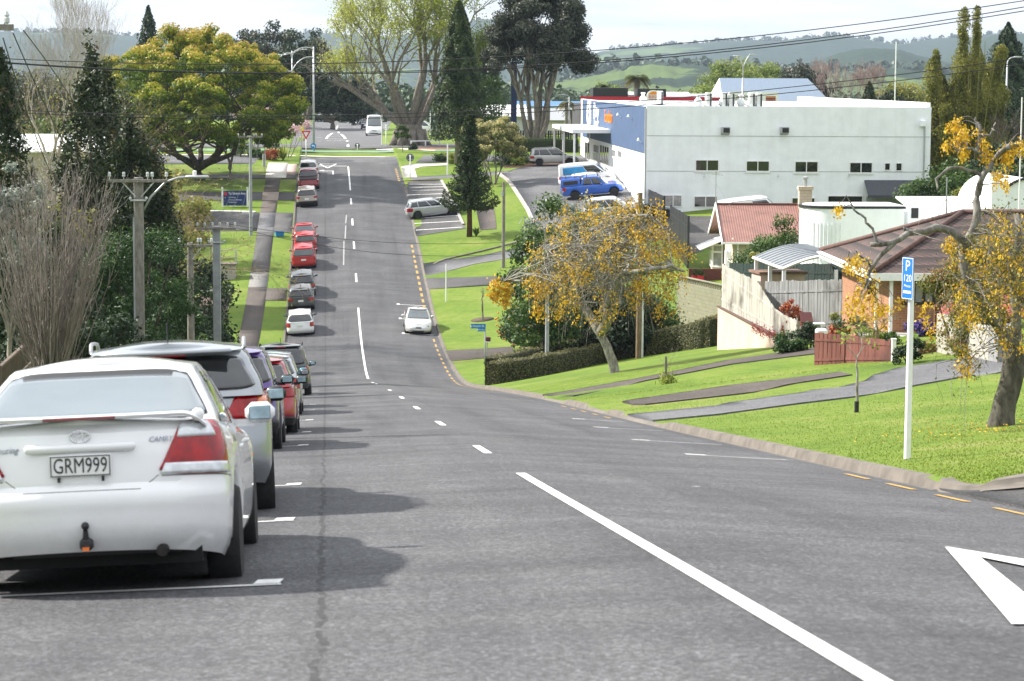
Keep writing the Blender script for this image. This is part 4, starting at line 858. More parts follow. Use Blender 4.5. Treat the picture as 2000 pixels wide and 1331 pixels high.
# ---- left side, near
def L_(pxx, zc, top): x, y, z, h = at_px(pxx, zc, top); return (x, y, z), h
loc, h = L_(98, 46, 342)      # leafless vase-shaped shrub tree: a fan of thin straight stems
root = plant('bare_tree', 'leafless vase-shaped tree with a fan of thin grey stems beside the lattice fence', 'tree', loc); m = MB(); tk = MB(); tw = MB()
for q in range(5):
    a = q*1.3; limb(tk, (.05*math.cos(a), .05*math.sin(a), -.3), (.12*math.cos(a), .12*math.sin(a), h*.30), .05, .04, .05, 7, 4)
for q in range(150):
    a = rng.random()*6.283; sprd = rng.random()**.6; p0 = np.array([.11*math.cos(a), .11*math.sin(a), h*(.10+.2*rng.random())]); ln = h*(.98-.30*sprd*rng.random()) - p0[2]
    rad = 1.28*sprd; u = np.linspace(0, 1, 6); pth = np.stack([p0[0]+math.cos(a)*rad*u**.8+rng.normal(size=6)*.02, p0[1]+math.sin(a)*rad*u**.8+rng.normal(size=6)*.02, p0[2]+(ln*(1-.22*sprd*rng.random()))*u], 1); m.tube(pth, .016*(1-.75*u)*(.6+.6*rng.random()), 3, cap=False)
    for w_ in range(9):
        i = rng.integers(1, 6); aa = a+rng.normal()*1.2; e = pth[i]+np.array([math.cos(aa)*.16+rng.normal()*.08, math.sin(aa)*.16+rng.normal()*.08, .28+.34*rng.random()]); (tw if w_ > 3 else m).tube([pth[i], (pth[i]+e)/2+rng.normal(size=3)*.03, e], [.006, .005, .0025], 3, cap=False)
tk.build('trunk', B_lichen, root, smooth=True); m.build('branches', B_twig, root, smooth=True); tw.build('twigs', bark('bark_pinkish', (.13, .112, .105), (.27, .235, .22)), root)
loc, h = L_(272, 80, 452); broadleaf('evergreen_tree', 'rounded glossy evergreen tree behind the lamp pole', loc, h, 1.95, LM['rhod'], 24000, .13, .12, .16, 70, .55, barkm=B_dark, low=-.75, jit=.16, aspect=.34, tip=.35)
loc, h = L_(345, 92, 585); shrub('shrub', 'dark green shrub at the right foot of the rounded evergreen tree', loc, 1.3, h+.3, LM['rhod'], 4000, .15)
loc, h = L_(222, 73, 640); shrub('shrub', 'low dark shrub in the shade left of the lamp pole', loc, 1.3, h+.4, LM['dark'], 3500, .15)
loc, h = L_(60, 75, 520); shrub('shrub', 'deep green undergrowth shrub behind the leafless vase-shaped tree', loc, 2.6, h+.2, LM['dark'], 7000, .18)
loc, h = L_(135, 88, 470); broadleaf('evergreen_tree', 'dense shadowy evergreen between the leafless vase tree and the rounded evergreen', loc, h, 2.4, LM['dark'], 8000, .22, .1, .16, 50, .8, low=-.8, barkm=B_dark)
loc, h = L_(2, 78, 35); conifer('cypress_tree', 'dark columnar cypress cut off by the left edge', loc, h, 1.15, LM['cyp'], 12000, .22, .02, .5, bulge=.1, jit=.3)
loc, h = L_(22, 64, 300); broadleaf('silver_tree', 'silvery green leaved tree top at the left edge', loc, h, 1.0, LM['silver'], 3500, .12, .3, .08, 26, .36)
for pxx, zc, top, rr, lb in ((183, 106, 95, 2.9, 'tallest dark cypress with a brown tip, in front of the golden tree'), (214, 110, 130, 2.7, 'second dark cypress with a blunt top, close against the tallest cypress'), (262, 104, 225, 2.8, 'shorter dark cypress with drooping sprays right of the two tall ones'), (304, 108, 300, 2.3, 'lowest dark cypress next to the twiggy leafless tree')):
    loc, h = L_(pxx, zc, top); root = plant('cypress_tree', lb, 'tree', loc, 'dark cypresses on the left bank'); MB().tube([(0, 0, -.3), (0, 0, h*.9)], [.2, .04], 8).build('trunk', B_dark, root, smooth=True)
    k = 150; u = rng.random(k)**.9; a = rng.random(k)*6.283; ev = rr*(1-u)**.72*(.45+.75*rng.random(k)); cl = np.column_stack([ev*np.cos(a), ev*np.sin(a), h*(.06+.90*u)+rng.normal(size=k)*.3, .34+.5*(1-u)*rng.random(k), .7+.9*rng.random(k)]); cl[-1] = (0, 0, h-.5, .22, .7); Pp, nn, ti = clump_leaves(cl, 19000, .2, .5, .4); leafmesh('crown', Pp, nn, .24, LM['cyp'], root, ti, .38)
loc, h = L_(385, 118, 560); shrub('shrub', 'dark hedge-like shrub below the grey power pole', loc, 2.2, h+.5, LM['dark'], 5000, .2)
loc, h = L_(395, 132, 520); shrub('shrub', 'dark bush beside the concrete steps and railing', loc, 1.9, h+.4, LM['dark'], 5000, .2)
loc, h = L_(366, 140, 318); bare('bare_tree', 'low twiggy leafless tree behind the power pole crossarm', loc, h, 6, .75, .2, B_tan, 4, .05, (2, 3), .76, .3, wig=.2, leaves=(LM['bamb'], 700, .12, .3))
loc, h = L_(330, 128, 395); shrub('shrub', 'olive brown bush under the twiggy leafless tree', loc, 2.0, h*.8, LM['bamb'], 3000, .16)
loc, h = L_(118, 150, -60); bare('bare_tree', 'tall leafless grey tree rising out of the top of the picture at the left', loc, h+1.5, 7, .40, .50, B_pale, 4, .36, (2, 3), .79, .36, wig=.10, rmin=.008)
for pxx, top, zc, lb in ((62, 70, 140, 'tangled tan leafless tree right of the left edge cypress'), (112, 130, 132, 'smaller tangled leafless tree in front of the tall grey one'), (165, 250, 125, 'scrubby leafless tree left of the dark cypresses'), (20, 140, 150, 'leafless tree with rusty twigs behind the left edge cypress')):
    loc, h = L_(pxx, zc, top); bare('bare_tree', lb, loc, h, 6, .6, .2, B_tan, 4, .14, (2, 3), .80, .22, group='leafless trees behind the left gardens', wig=.18, leaves=(LM['bamb'], 900, .14, .4), rmin=.006)
# the golden dome tree
bx, by, bz, zc = hit(388, 352); s = S(zc); h = (352-52)/s*1.01
root = plant('golden_tree', 'huge dome-shaped tree with golden green clumps and dark branching trunk', 'tree', (bx, by, bz)); rx = 212/s; cz_ = h*.52
cl = dome_clumps((0, 0, cz_), rx*.95, h*.47, 400, .72, low=-.62, squash=.72, jit=.10, core=.12); cl2 = dome_clumps((0, 0, cz_*.96), rx*.70, h*.36, 120, .8, low=-.4, squash=.8, jit=.2, core=.5)
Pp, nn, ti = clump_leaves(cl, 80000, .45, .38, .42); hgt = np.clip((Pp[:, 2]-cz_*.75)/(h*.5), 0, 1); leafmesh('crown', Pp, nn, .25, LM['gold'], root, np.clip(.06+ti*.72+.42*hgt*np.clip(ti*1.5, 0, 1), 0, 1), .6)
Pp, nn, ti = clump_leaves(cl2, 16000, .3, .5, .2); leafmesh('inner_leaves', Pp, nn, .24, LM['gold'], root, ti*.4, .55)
m = MB(); limb(m, (0, 0, -.3), (.1, 0, h*.13), .62, .5, .03, 10, 3)
for q in range(10):
    a = q*.63+.2; e = np.array([math.cos(a)*rx*(.42+.25*rng.random()), math.sin(a)*rx*.5, h*(.36+.14*rng.random())]); pth = limb(m, (math.cos(a)*.2, math.sin(a)*.2, h*.08), e, .30, .13, .22, 8, 7, -.08)
    for w_ in range(5): limb(m, pth[4+w_ % 3], cl[rng.integers(len(cl)), :3]*np.array([1, 1, .95]), .10, .03, .15, 5)
m.build('trunk', B_dark, root, smooth=True)
# smaller things around it
x, y, z, zc = hit(450, 352); root = bare('pruned_tree', 'small pruned leafless tree with two limbs on the left lawn', (x, y, z), 4.3, 3, .8, .2, B_grey, 2, .25, (2, 3), .62, .34)
loc, h = L_(292, 330, 3); conifer('fir_tree', 'bluish fir tip showing above the golden dome tree', loc, h, 3.2, LM['dark'], 5000, .5, .25, .8, jit=.4, droop=.3)
for pxx, top, rr, zc, lb in ((600, 62, 3.6, 350, 'dark broad evergreen behind the tall street lamps'), (545, 62, 4.8, 360, 'dark evergreen behind the right shoulder of the golden tree'), (650, 140, 4.2, 365, 'lower dark evergreen at the far end of the street'), (505, 75, 4.0, 380, 'thin topped dark evergreen just left of the street lamp arms'), (690, 195, 3.0, 420, 'small dark evergreen beside the parked white van'), (470, 130, 4.5, 370, 'dark evergreen hidden behind the golden crown')):
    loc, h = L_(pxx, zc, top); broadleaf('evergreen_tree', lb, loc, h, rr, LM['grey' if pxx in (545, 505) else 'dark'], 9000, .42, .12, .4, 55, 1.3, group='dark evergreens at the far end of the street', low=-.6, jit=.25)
x, y, z, zc = hit(548, 318); broadleaf('blossom_tree', 'pink blossom tree under the golden crown near the corner', (x, y+6, z), 5.0, 2.6, LM['pink'], 2600, .16, .2, .1, 40, .5, barkm=B_grey, stems=4)
x, y, z, zc = hit(120, 300); broadleaf('blossom_tree', 'second pink blossom tree far behind the golden trunk', (*at_px(500, 250)[:2], at_px(500, 250)[2]), 6.0, 2.8, LM['pink'], 2200, .18, .3, .1, 40, .55, barkm=B_grey, stems=4)
for pxx, pyy, rr, hh, k, lb in ((508, 312, .75, 1.1, 'mid', 'clipped round bush left of the grey corner post'), (494, 308, .6, .9, 'mid', 'smaller clipped bush further left of the corner post'), (470, 306, 1.2, 1.6, 'mid', 'loose green bush under the golden crown'), (535, 314, .9, 1.3, 'red', 'rust red shrub beside the flax clump'), (630, 232, 2.0, 2.2, 'mid', 'bush along the far kerb by the tall lamp'), (668, 232, 2.4, 2.4, 'mid', 'wide bush along the far kerb by the parked van')):
    x, y, z, zc = hit(pxx, pyy); shrub('shrub', lb, (x, y, z), rr, hh, LM[k], 1600, .14 if zc < 260 else .3)
def flax(name, label, loc, n, ln, mat, wd=.05, group=None, cat='plant'):
    root = plant(name, label, cat, loc, group); m = MB()
    for q in range(n):
        a = rng.random()*6.283; sp_ = .25+.75*rng.random(); l = ln*(.7+.5*rng.random()); u = np.linspace(0, 1, 5); r_ = l*sp_*.7*u; zz = l*(u-.45*sp_*u**2.2)
        cpt = np.stack([math.cos(a)*r_, math.sin(a)*r_, zz], 1); sd = np.array([-math.sin(a), math.cos(a), 0])*wd; ww = (1-u**2)[:, None]*sd; m.grid(np.stack([cpt-ww, cpt+ww+np.array([0, 0, .01])], 1))
    o = m.build('leaves', mat, root); at = o.data.attributes.new('tint', 'FLOAT', 'FACE'); at.data.foreach_set('value', np.repeat(rng.random(n), 4)); return root
x, y, z, zc = hit(553, 314); flax('flax_plant', 'yellow-green flax clump in the corner gravel bed', (x, y, z), 90, 1.7, LM['flax'], .07)
for q, (pxx, pyy) in enumerate(((428, 560), (424, 590), (432, 535), (420, 620), (412, 640))):
    x, y, z, zc = hit(pxx, pyy); flax('bedding_plant', ['yellow-green bedding plant in the soil by the footpath, below the railing', 'yellow-green bedding plant, second one up from the parked cars row', 'small bedding plant closest to the concrete steps', 'grassy bedding plant near the grey power pole', 'leafy bedding plant at the foot of the grey power pole'][q], (x, y, z), 60, .8, LM['flax'], .04, 'plants in the bed along the left footpath')
# ---- centre
x, y, z, zc = hit(800, 284); s = S(zc); root = plant('plane_tree', 'massive old plane tree with grey multiple trunks and sparse lime leaves', 'tree', (x, y, z)); h = 330/s*1.02
t = MB(); limb(t, (0, 0, -.5), (0, 0, 2.3), 1.75, 1.35, .03, 14, 3)
for q in range(9):
    a = q*.7; t.tube([(math.cos(a)*1.2, math.sin(a)*1.2, 1.6), (math.cos(a)*1.6, math.sin(a)*1.6, .5), (math.cos(a)*2.3, math.sin(a)*2.3, -.2)], [.6, .5, .25], 7)
m = MB(); tips = []; AP = []
for q, (dx, dy, dz, ln, rr) in enumerate(((-.25, .1, 1, 7, .6), (.12, -.1, 1, 7.5, .7), (.35, .2, 1, 7, .6), (-.5, -.2, 1, 6.5, .5), (.05, .3, 1, 8, .6), (-.8, 0, .75, 6, .42), (.7, -.1, .8, 6, .45), (-.2, -.4, 1, 7, .5))):
    grow(m, (dx*.9, dy*.9, 1.9), (dx, dy, dz), ln*.8, rr*.72, 5, .55, (2, 3), .72, .20, .10, tips, 8, 5, .03, AP)
pth = limb(m, (-.8, 0, 2.2), (-8.5, 1, 7.0), .5, .16, .08, 8, 8, .02)
for q in range(9): grow(m, pth[3+q % 5], (-.5+rng.normal()*.4, rng.normal()*.5, .8), 2.6, .11, 3, .6, (2, 3), .7, .1, .12, tips, 5, 3, .03)
t.build('trunk', B_grey, root, smooth=True); m.build('branches', B_grey, root, smooth=True)
T_ = np.concatenate([np.array([q[0] for q in tips]), np.concatenate([a[1:] for a in AP[len(AP)//6:]])]); T_ = T_[(np.abs(T_[:, 0]) < 9.5) & (T_[:, 2] > 6+.25*np.abs(T_[:, 0]))]; nl = 30000; Pp = T_[rng.integers(0, len(T_), nl)] + rng.normal(size=(nl, 3))*np.array([.55, .55, .4]); leafmesh('leaves', Pp, unit(sph(nl)+np.array([0, 0, .3])), .22, LM['lime'], root, np.clip(.5-.05*Pp[:, 0]+rng.normal(size=nl)*.22, 0, 1), .6)
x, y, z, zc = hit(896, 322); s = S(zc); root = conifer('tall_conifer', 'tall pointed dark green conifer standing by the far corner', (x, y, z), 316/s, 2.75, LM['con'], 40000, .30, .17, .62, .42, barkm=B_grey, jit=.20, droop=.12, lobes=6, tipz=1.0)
loc, h = L_(934, 275, 78); conifer('bushy_conifer', 'bushy dark conifer just behind the tall pointed one', loc, h, 3.2, LM['mid'], 12000, .36, .05, .55, .3, bulge=.12, jit=.25)
x, y, z, zc = hit(917, 462); s = S(zc)     # monkey-puzzle like tree: narrow spire above whorls of heavy upturned branches
root = plant('monkey_puzzle', 'spiky araucaria with narrow spire and bulky lower branches on the verge', 'tree', (x, y, z)); h = 248/s; m = MB(); m.tube([(0, 0, -.2), (0, 0, h*.3), (0, 0, h*.99)], [.24, .17, .03], 10)
m.build('trunk', bark('bark_shaggy', (.05, .028, .02), (.17, .085, .05), 14), root, smooth=True); PP, NN, TI = [], [], []; m = MB()
for q in range(420):
    u = rng.random()**1.25; zz = h*(.235+.755*u); Rm = (1.72*(1-u/.55)**.8 if u < .42 else .93*(1-u)**.55) if u < .55 else .88*(1-u)**.55
    Rm = 1.3*max(.1, min(1.75, (1.8*(1-u*1.35) if u < .45 else .70*(1-(u-.45)/.6)**.7))); a = rng.random()*6.283; uu = np.linspace(.1, 1, 9); pth = np.stack([math.cos(a)*Rm*uu, math.sin(a)*Rm*uu, zz-.18*Rm*np.sin(uu*2.2)+.26*Rm*uu**3], 1); m.tube(pth[::2], [.03, .025, .02, .016, .01], 4, cap=False)
    for w_ in pth: k = 7; PP.append(w_+rng.normal(size=(k, 3))*.07); NN.append(sph(k)); TI.append(np.clip(.35+.1*rng.normal(size=k)+.35*rng.random(k), 0, 1))
m.build('branches', B_dark, root); leafmesh('crown', np.concatenate(PP), np.concatenate(NN), .19, LM['con'], root, np.concatenate(TI), .4)
x, y, z, zc = hit(930, 462); flax('grass_tuft', 'dark green grass tuft at the foot of the araucaria', (x, y, z), 90, .8, LM['mid'], .05)
x, y, z, zc = hit(964, 360); s = S(zc); broadleaf('variegated_tree', 'cream and green variegated small tree on the verge', (x, y, z), 122/s, 2.5, LM['cream'], 24000, .17, .2, .16, 80, .52, stems=4, barkm=B_grey, limbs=16, low=-.5, tip=.5, jit=.18)
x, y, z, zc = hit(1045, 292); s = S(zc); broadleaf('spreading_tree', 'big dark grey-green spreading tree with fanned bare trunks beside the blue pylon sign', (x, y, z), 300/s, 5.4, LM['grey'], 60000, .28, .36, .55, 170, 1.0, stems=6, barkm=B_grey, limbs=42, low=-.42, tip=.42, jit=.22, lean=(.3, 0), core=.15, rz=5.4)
x, y, z, zc = hit(786, 298); root = broadleaf('sapling', 'young leafy sapling on the median strip', (x, y, z), 52/S(zc), .75, LM['mid'], 900, .2, .25, .05, 18, .3)
for pxx, pyy, rr, hh, k, lb in ((862, 316, .8, .9, 'mid', 'clipped bush furthest left of the tall conifer trunk'), (874, 316, .7, .8, 'mid', 'clipped bush middle one left of the tall conifer trunk'), (883, 320, 1.0, 1.3, 'flax', 'bright green bush against the tall conifer trunk'), (1000, 322, .9, 1.0, 'mid', 'clipped round bush left of the grey crossover'), (1012, 324, .8, .9, 'flax', 'bright clipped bush beside the grey crossover rear'), (1030, 320, .9, 1.1, 'mid', 'low bush in the bark bed under the spreading tree'), (985, 322, 1.2, 1.5, 'mid', 'leafy bush between variegated tree and bark bed'), (805, 293, .6, .7, 'dark', 'tiny dark bush on the far verge by the white rail')):
    x, y, z, zc = hit(pxx, pyy); shrub('shrub', lb, (x, y, z), rr, hh, LM[k], 1300, .14)
# thickets that close the view behind the left gardens
for pxx, zc, top, rr, k, n, lb in ((28, 185, 250, 3.5, 'bamb', 5000, 'olive thicket at the left edge behind the leafless trees'), (150, 190, 245, 3.8, 'mid', 6000, 'green thicket left of the tallest cypress'), (330, 178, 335, 3.0, 'bamb', 5000, 'olive thicket behind the twiggy tree'), (215, 200, 200, 4.2, 'dark', 6000, 'shadowed evergreen behind the cypresses'), (95, 225, 150, 5.0, 'grey', 6000, 'grey-green evergreen far behind the leafless trees'), (15, 240, 120, 5.5, 'grey', 6000, 'grey-green evergreen at the far left edge'), (170, 260, 140, 5.0, 'mid', 6000, 'green round tree between the leafless tree and the golden crown'), (40, 110, 330, 2.2, 'dark', 5000, 'dark shrub under the left edge cypress'), (120, 105, 400, 2.4, 'bamb', 4000, 'brownish shrub behind the leafless vase-shaped tree')):
    loc, h = L_(pxx, zc, top); broadleaf('leafy_tree', lb, loc, h, rr, LM[k], n, .32 if zc > 150 else .2, .05, .15, 50, rr*.3, low=-.85, barkm=B_dark, jit=.3, rz=min(h*.5, rr*1.4))
# ---------------------------------------------------------------- right-hand side plants
def paths_px(root_loc, zc):
    o = np.array(root_loc)
    return lambda *pts: np.array([W(p[0], p[1], zc + (p[2] if len(p) > 2 else 0)) - o for p in pts])
def wiggle(Pt, n=10, w=.04):
    d = np.linalg.norm(np.diff(Pt, axis=0), axis=1); s = np.concatenate([[0], np.cumsum(d)]); q = np.linspace(0, s[-1], n); out = np.stack([cr(s, Pt[:, i], q) for i in range(3)], 1)
    out[1:-1] += rng.normal(size=(n-2, 3))*w; return out
def hanging(C_, per, spread, drop, size, mat, name, parent):
    C_ = np.asarray(C_); k = len(C_)*per; Pp = np.repeat(C_, per, 0) + rng.normal(size=(k, 3))*spread; Pp[:, 2] -= rng.random(k)*drop
    nn = unit(np.column_stack([rng.normal(size=(k, 2)), rng.normal(size=k)*.35])); return leafmesh(name, Pp, nn, size, mat, parent, None, .75)
def kowhai_fill(root, centers, n, m):
    pass
# middle kowhai
x, y, z, zc = hit(1202, 728); K1 = (x, y, z); root = plant('kowhai_tree', 'lichen-barked kowhai full of hanging yellow flowers behind the clipped hedge', 'tree', K1); p = paths_px(K1, zc); m = MB(); s = S(zc)
trunk = MB(); trunk.tube(wiggle(p((1208,745),(1202,728),(1190,690),(1172,650),(1160,632)), 8, .02), np.linspace(.30, .21, 8)*28/s*1.25, 10)
R0 = 26/s/2
limbs = [(((1168,645),(1140,612,1),(1110,585,1.5),(1085,560,1.5),(1070,540,2),(1048,532,2)), .62), (((1070,540,2),(1066,510,2),(1072,490,1)), .36), (((1172,650),(1186,615,-1),(1190,580,-1),(1182,545,-1),(1178,515,-.5)), .68), (((1186,600,-1),(1200,560,-1.5),(1215,530,-2),(1240,505,-2)), .42), (((1182,545,-1),(1160,520,0),(1150,480,.5)), .36), (((1178,515,-.5),(1195,490,-1),(1190,455,-1)), .4), (((1215,530,-2),(1260,530,-2.5),(1300,520,-2),(1335,530,-1.5)), .33), (((1160,520),(1120,490,1),(1090,470,1)), .3), (((1190,455),(1230,430,-1),(1270,420,-1)), .26), (((1085,560,1.5),(1045,560,2),(1010,548,2),(985,550,2)), .25)]
allp = []
for pts, r in limbs: w_ = wiggle(p(*pts), 9, .06); m.tube(w_, np.linspace(R0*r*1.25, R0*r*.6, 9), 7); allp.append(w_)
cl = dome_clumps(p((1188,520))[0], 158/s, 118/s, 230, .45, low=-.75, jit=.12, core=.30, ry=150/s)
for q in range(230):
    a = allp[rng.integers(len(allp))]; st = a[rng.integers(3, len(a))]; e = cl[q % len(cl), :3]; mid = (st+e)/2+np.array([0, 0, .35])+rng.normal(size=3)*.2; m.tube(wiggle(np.array([st, mid, e]), 6, .05), np.linspace(.028, .006, 6), 4, cap=False)
    for w_ in range(4): b = mid*.4+e*.6+rng.normal(size=3)*.25; m.tube([b, b+np.array([rng.normal()*.15, rng.normal()*.15, -.3]), b+np.array([rng.normal()*.2, rng.normal()*.2, -.75-.5*rng.random()])], [.010, .008, .004], 3, cap=False)
trunk.build('trunk', B_lichen, root, smooth=True); m.build('branches', B_lichen, root, smooth=True)
C_ = np.concatenate([c[None, :3]+sph(5)*c[3]*rng.random((5, 1))**.5 for c in cl]); hanging(C_[rng.random(len(C_)) < .58], 13, .10, .32, .088, LM['kow'], 'flowers', root)
Pp, nn, ti = clump_leaves(cl, 5000, .2, .5, .3); leafmesh('leaves', Pp, nn, .10, LM['kowl'], root, ti, .5)
hc = np.array([p((1048+rng.normal()*10, 560+rng.random()*60, 2))[0] for _ in range(14)] + [p((985+rng.normal()*8, 545+rng.random()*40, 2))[0] for _ in range(22)] + [p((965+rng.normal()*4, 535+rng.random()*50, 2))[0] for _ in range(10)]); hanging(hc, 14, .10, .35, .13, LM['kow'], 'hanging_flowers', root)
# right kowhai
x, y, z, zc = hit(1955, 832); K2 = (x, y, z); root = plant('kowhai_tree', 'kowhai at the right edge with thick shade-toned trunk and bare upper limbs', 'tree', K2); p = paths_px(K2, zc); s = S(zc); t = MB(); m = MB(); R0 = .19
t.tube(wiggle(p((1953,850),(1955,832),(1965,780),(1980,720),(1978,680)), 9, .01), [R0*1.25, R0*1.15, R0*1.0, R0*.95, R0*.95, R0*.95, R0, R0, R0*.9], 12)
limbs = [(((1978,690),(1950,640),(1915,590,-.3),(1885,540,-.4),(1878,490,-.4)), .55), (((1878,490,-.4),(1890,470,-.4),(1905,440,-.4),(1908,395,-.4),(1920,345,-.5),(1938,318,-.5)), .42), (((1938,318),(1905,292,-.6),(1912,262,-.6),(1908,240,-.5)), .24), (((1938,318),(1962,292,-.3),(1985,285,0),(2010,300,0)), .26), (((1920,270,-.6),(1942,255,-.6),(1945,240,-.6)), .12), (((1915,300,-.6),(1880,290,-.7),(1868,298,-.7)), .13), (((1888,478,-.4),(1860,452,-.5),(1832,440,-.6),(1800,455,-.7),(1780,455,-.8),(1752,470,-.9),(1720,478,-1),(1700,478,-1)), .36), (((1752,470,-.9),(1730,490,-1),(1712,510,-1),(1700,530,-1),(1690,560,-1)), .22), (((1715,478,-1),(1700,440,-1),(1680,420,-1),(1665,402,-1)), .14), (((1775,455,-.8),(1768,448,-.8)), .2), (((1920,345,-.5),(1890,330,-.6),(1858,330,-.7),(1832,350,-.8),(1830,375,-.8)), .17), (((1700,520,-1),(1680,500,-1),(1660,510,-1)), .1), (((1978,680),(1985,600,.3),(1975,540,.4),(1990,470,.5),(1985,420,.5)), .5), (((1985,600,.3),(2030,540,.5),(2060,480,.5)), .4), (((1975,540,.4),(1945,500,.3),(1930,470,.3)), .3)]
allp = []
for pts, r in limbs: w_ = wiggle(p(*pts), 12, .015); m.tube(w_, np.linspace(R0*r, R0*r*.55, 12), 7); allp.append(w_)
def cloud_px(cx, cy, rx_, ry_, n, dz=0, ds=.8): 
    o = []
    for _ in range(n): a = rng.random()*6.283; r_ = rng.random()**.5; o.append(p((cx+rx_*r_*math.cos(a), cy+ry_*r_*math.sin(a), dz+rng.normal()*ds))[0])
    return np.array(o)
main = np.concatenate([cloud_px(1945, 545, 92, 95, 120), cloud_px(1975, 480, 60, 70, 46), cloud_px(1900, 600, 40, 40, 14), cloud_px(1975, 655, 30, 30, 16), cloud_px(1885, 700, 12, 40, 12, 0, .2)])
sparse = np.concatenate([cloud_px(1678, 540, 40, 45, 26, -1, .3), cloud_px(1700, 590, 30, 30, 10, -1, .3), cloud_px(1665, 595, 30, 20, 9, -1, .3), cloud_px(1878, 275, 14, 26, 20, -.6, .15), cloud_px(1905, 268, 30, 20, 8, -.6, .2), cloud_px(1930, 300, 10, 18, 8, -.5, .15), cloud_px(1965, 300, 14, 22, 14, -.2, .15), cloud_px(1990, 280, 16, 14, 8, 0, .2), cloud_px(1955, 350, 14, 22, 12, 0, .2), cloud_px(1848, 278, 5, 6, 4, -.7, .1), cloud_px(1868, 240, 18, 8, 8, -.6, .1), cloud_px(1645, 400, 12, 12, 4, -1, .1), cloud_px(1740, 600, 25, 40, 8, -1, .3), cloud_px(1860, 470, 12, 14, 8, -.4, .1), cloud_px(1820, 610, 20, 40, 8, -.4, .3)])
hanging(main, 20, .05, .16, .043, LM['kow'], 'flowers', root); hanging(sparse, 22, .04, .13, .043, LM['kow'], 'hanging_flowers', root)
k = 5000; Pp = main[rng.integers(0, len(main), k)]+rng.normal(size=(k, 3))*.16; leafmesh('leaves', Pp, sph(k), .06, LM['kowl'], root, None, .45)
for e in np.concatenate([main[::2], sparse[::2]]):
    A_ = np.concatenate(allp); st = A_[np.argmin(np.linalg.norm(A_-e, axis=1)+rng.random(len(A_))*.35)]; mid = (st+e)/2+np.array([0, 0, .06])+rng.normal(size=3)*.05; m.tube(wiggle(np.array([st, mid, e]), 6, .012), np.linspace(.011, .003, 6), 4, cap=False)
for q in range(130):
    a = main[rng.integers(len(main))]; b = a+rng.normal(size=3)*.3; c_ = b+np.array([rng.normal()*.2, rng.normal()*.2, -.25-.3*rng.random()]); m.tube(wiggle(np.array([a, b, c_]), 5, .02), np.linspace(.008, .003, 5), 3, cap=False)
t.build('trunk', bark('bark_shaded', (.035, .03, .022), (.15, .14, .115), 9), root, smooth=True); m.build('branches', bark('bark_limb', (.07, .06, .05), (.26, .25, .225), 9), root, smooth=True)  # trunk bark darkened, its shade is put into the colour
# fallen petals on the lawn below it
k = 240; a = rng.random(k)*6.283; r_ = 2.2*rng.random(k)**.7; xx = K2[0]+r_*np.cos(a)-.3; yy = K2[1]-1.0+r_*1.1*np.sin(a); tag(leafmesh('fallen_petals', np.stack([xx, yy, ground(xx, yy)+.035], 1), unit(np.column_stack([rng.normal(size=(k, 2))*.3, np.ones(k)])), .045, LM['kow'], None), None, None, None, 'stuff')
# young staked trees on the verge
def young(pxx, pyy, top, label, lm, depth=3, nl=120, ls=.09, sprd=.6, sock=False, tr=.03, ms=B_grey, leaf_s=.1):
    x, y, z, zc = hit(pxx, pyy); h = (pyy-top)/S(zc); r_ = bare('young_tree', label, (x, y, z), h, depth, sprd, tr, ms, 1, .25, (2, 3), .66, .45, leaves=(lm, nl, ls, leaf_s) if nl else None, rmin=.004)
    if sock: MB().tube([(0, 0, -.05), (0, 0, .22)], .045, 8).build('trunk_guard', M_black, r_)
    return r_
young(1673, 806, 640, 'thin young tree with a black trunk guard on the near lawn', LM['flax'], 4, 110, .08, .7, True, .03, B_lichen, .07)
young(942, 625, 560, 'small leafless tree in a bare soil ring on the far lawn', LM['bamb'], 5, 0, .1, .7, False, .07, B_grey)
x, y, z, zc = hit(942, 625); drape('tree_ring', [(x+.75*math.cos(a), y+.8*math.sin(a)) for a in np.linspace(0, 6.283, 15)[:-1]], M_dirt, .03)
x, y, z, zc = hit(1303, 750); s = S(zc); root = plant('staked_sapling', 'wooden stake with wispy sapling and grass tuft on the sloping lawn', 'plant', (x, y, z)); MB().box((-.05, 0, .40), (.06, .06, .95)).build('stake', B_grey, root)
m = MB(); 
for q in range(6): m.tube([(0, 0, 0), (rng.normal()*.1, rng.normal()*.1, .5), (rng.normal()*.35, rng.normal()*.3, 1.0+.3*rng.random())], [.008, .006, .003], 4)
m.build('stems', B_twig, root); o = flax('x', 'x', 'x', 1, .1, LM['mid']) if False else None
k = 260; leafmesh('grass_tuft', np.column_stack([rng.normal(size=(k, 2))*.13, np.abs(rng.normal(size=k))*.12+.03]), unit(np.column_stack([rng.normal(size=(k, 2)), np.full(k, .2)])), .16, LM['flax'], root, None, .25)
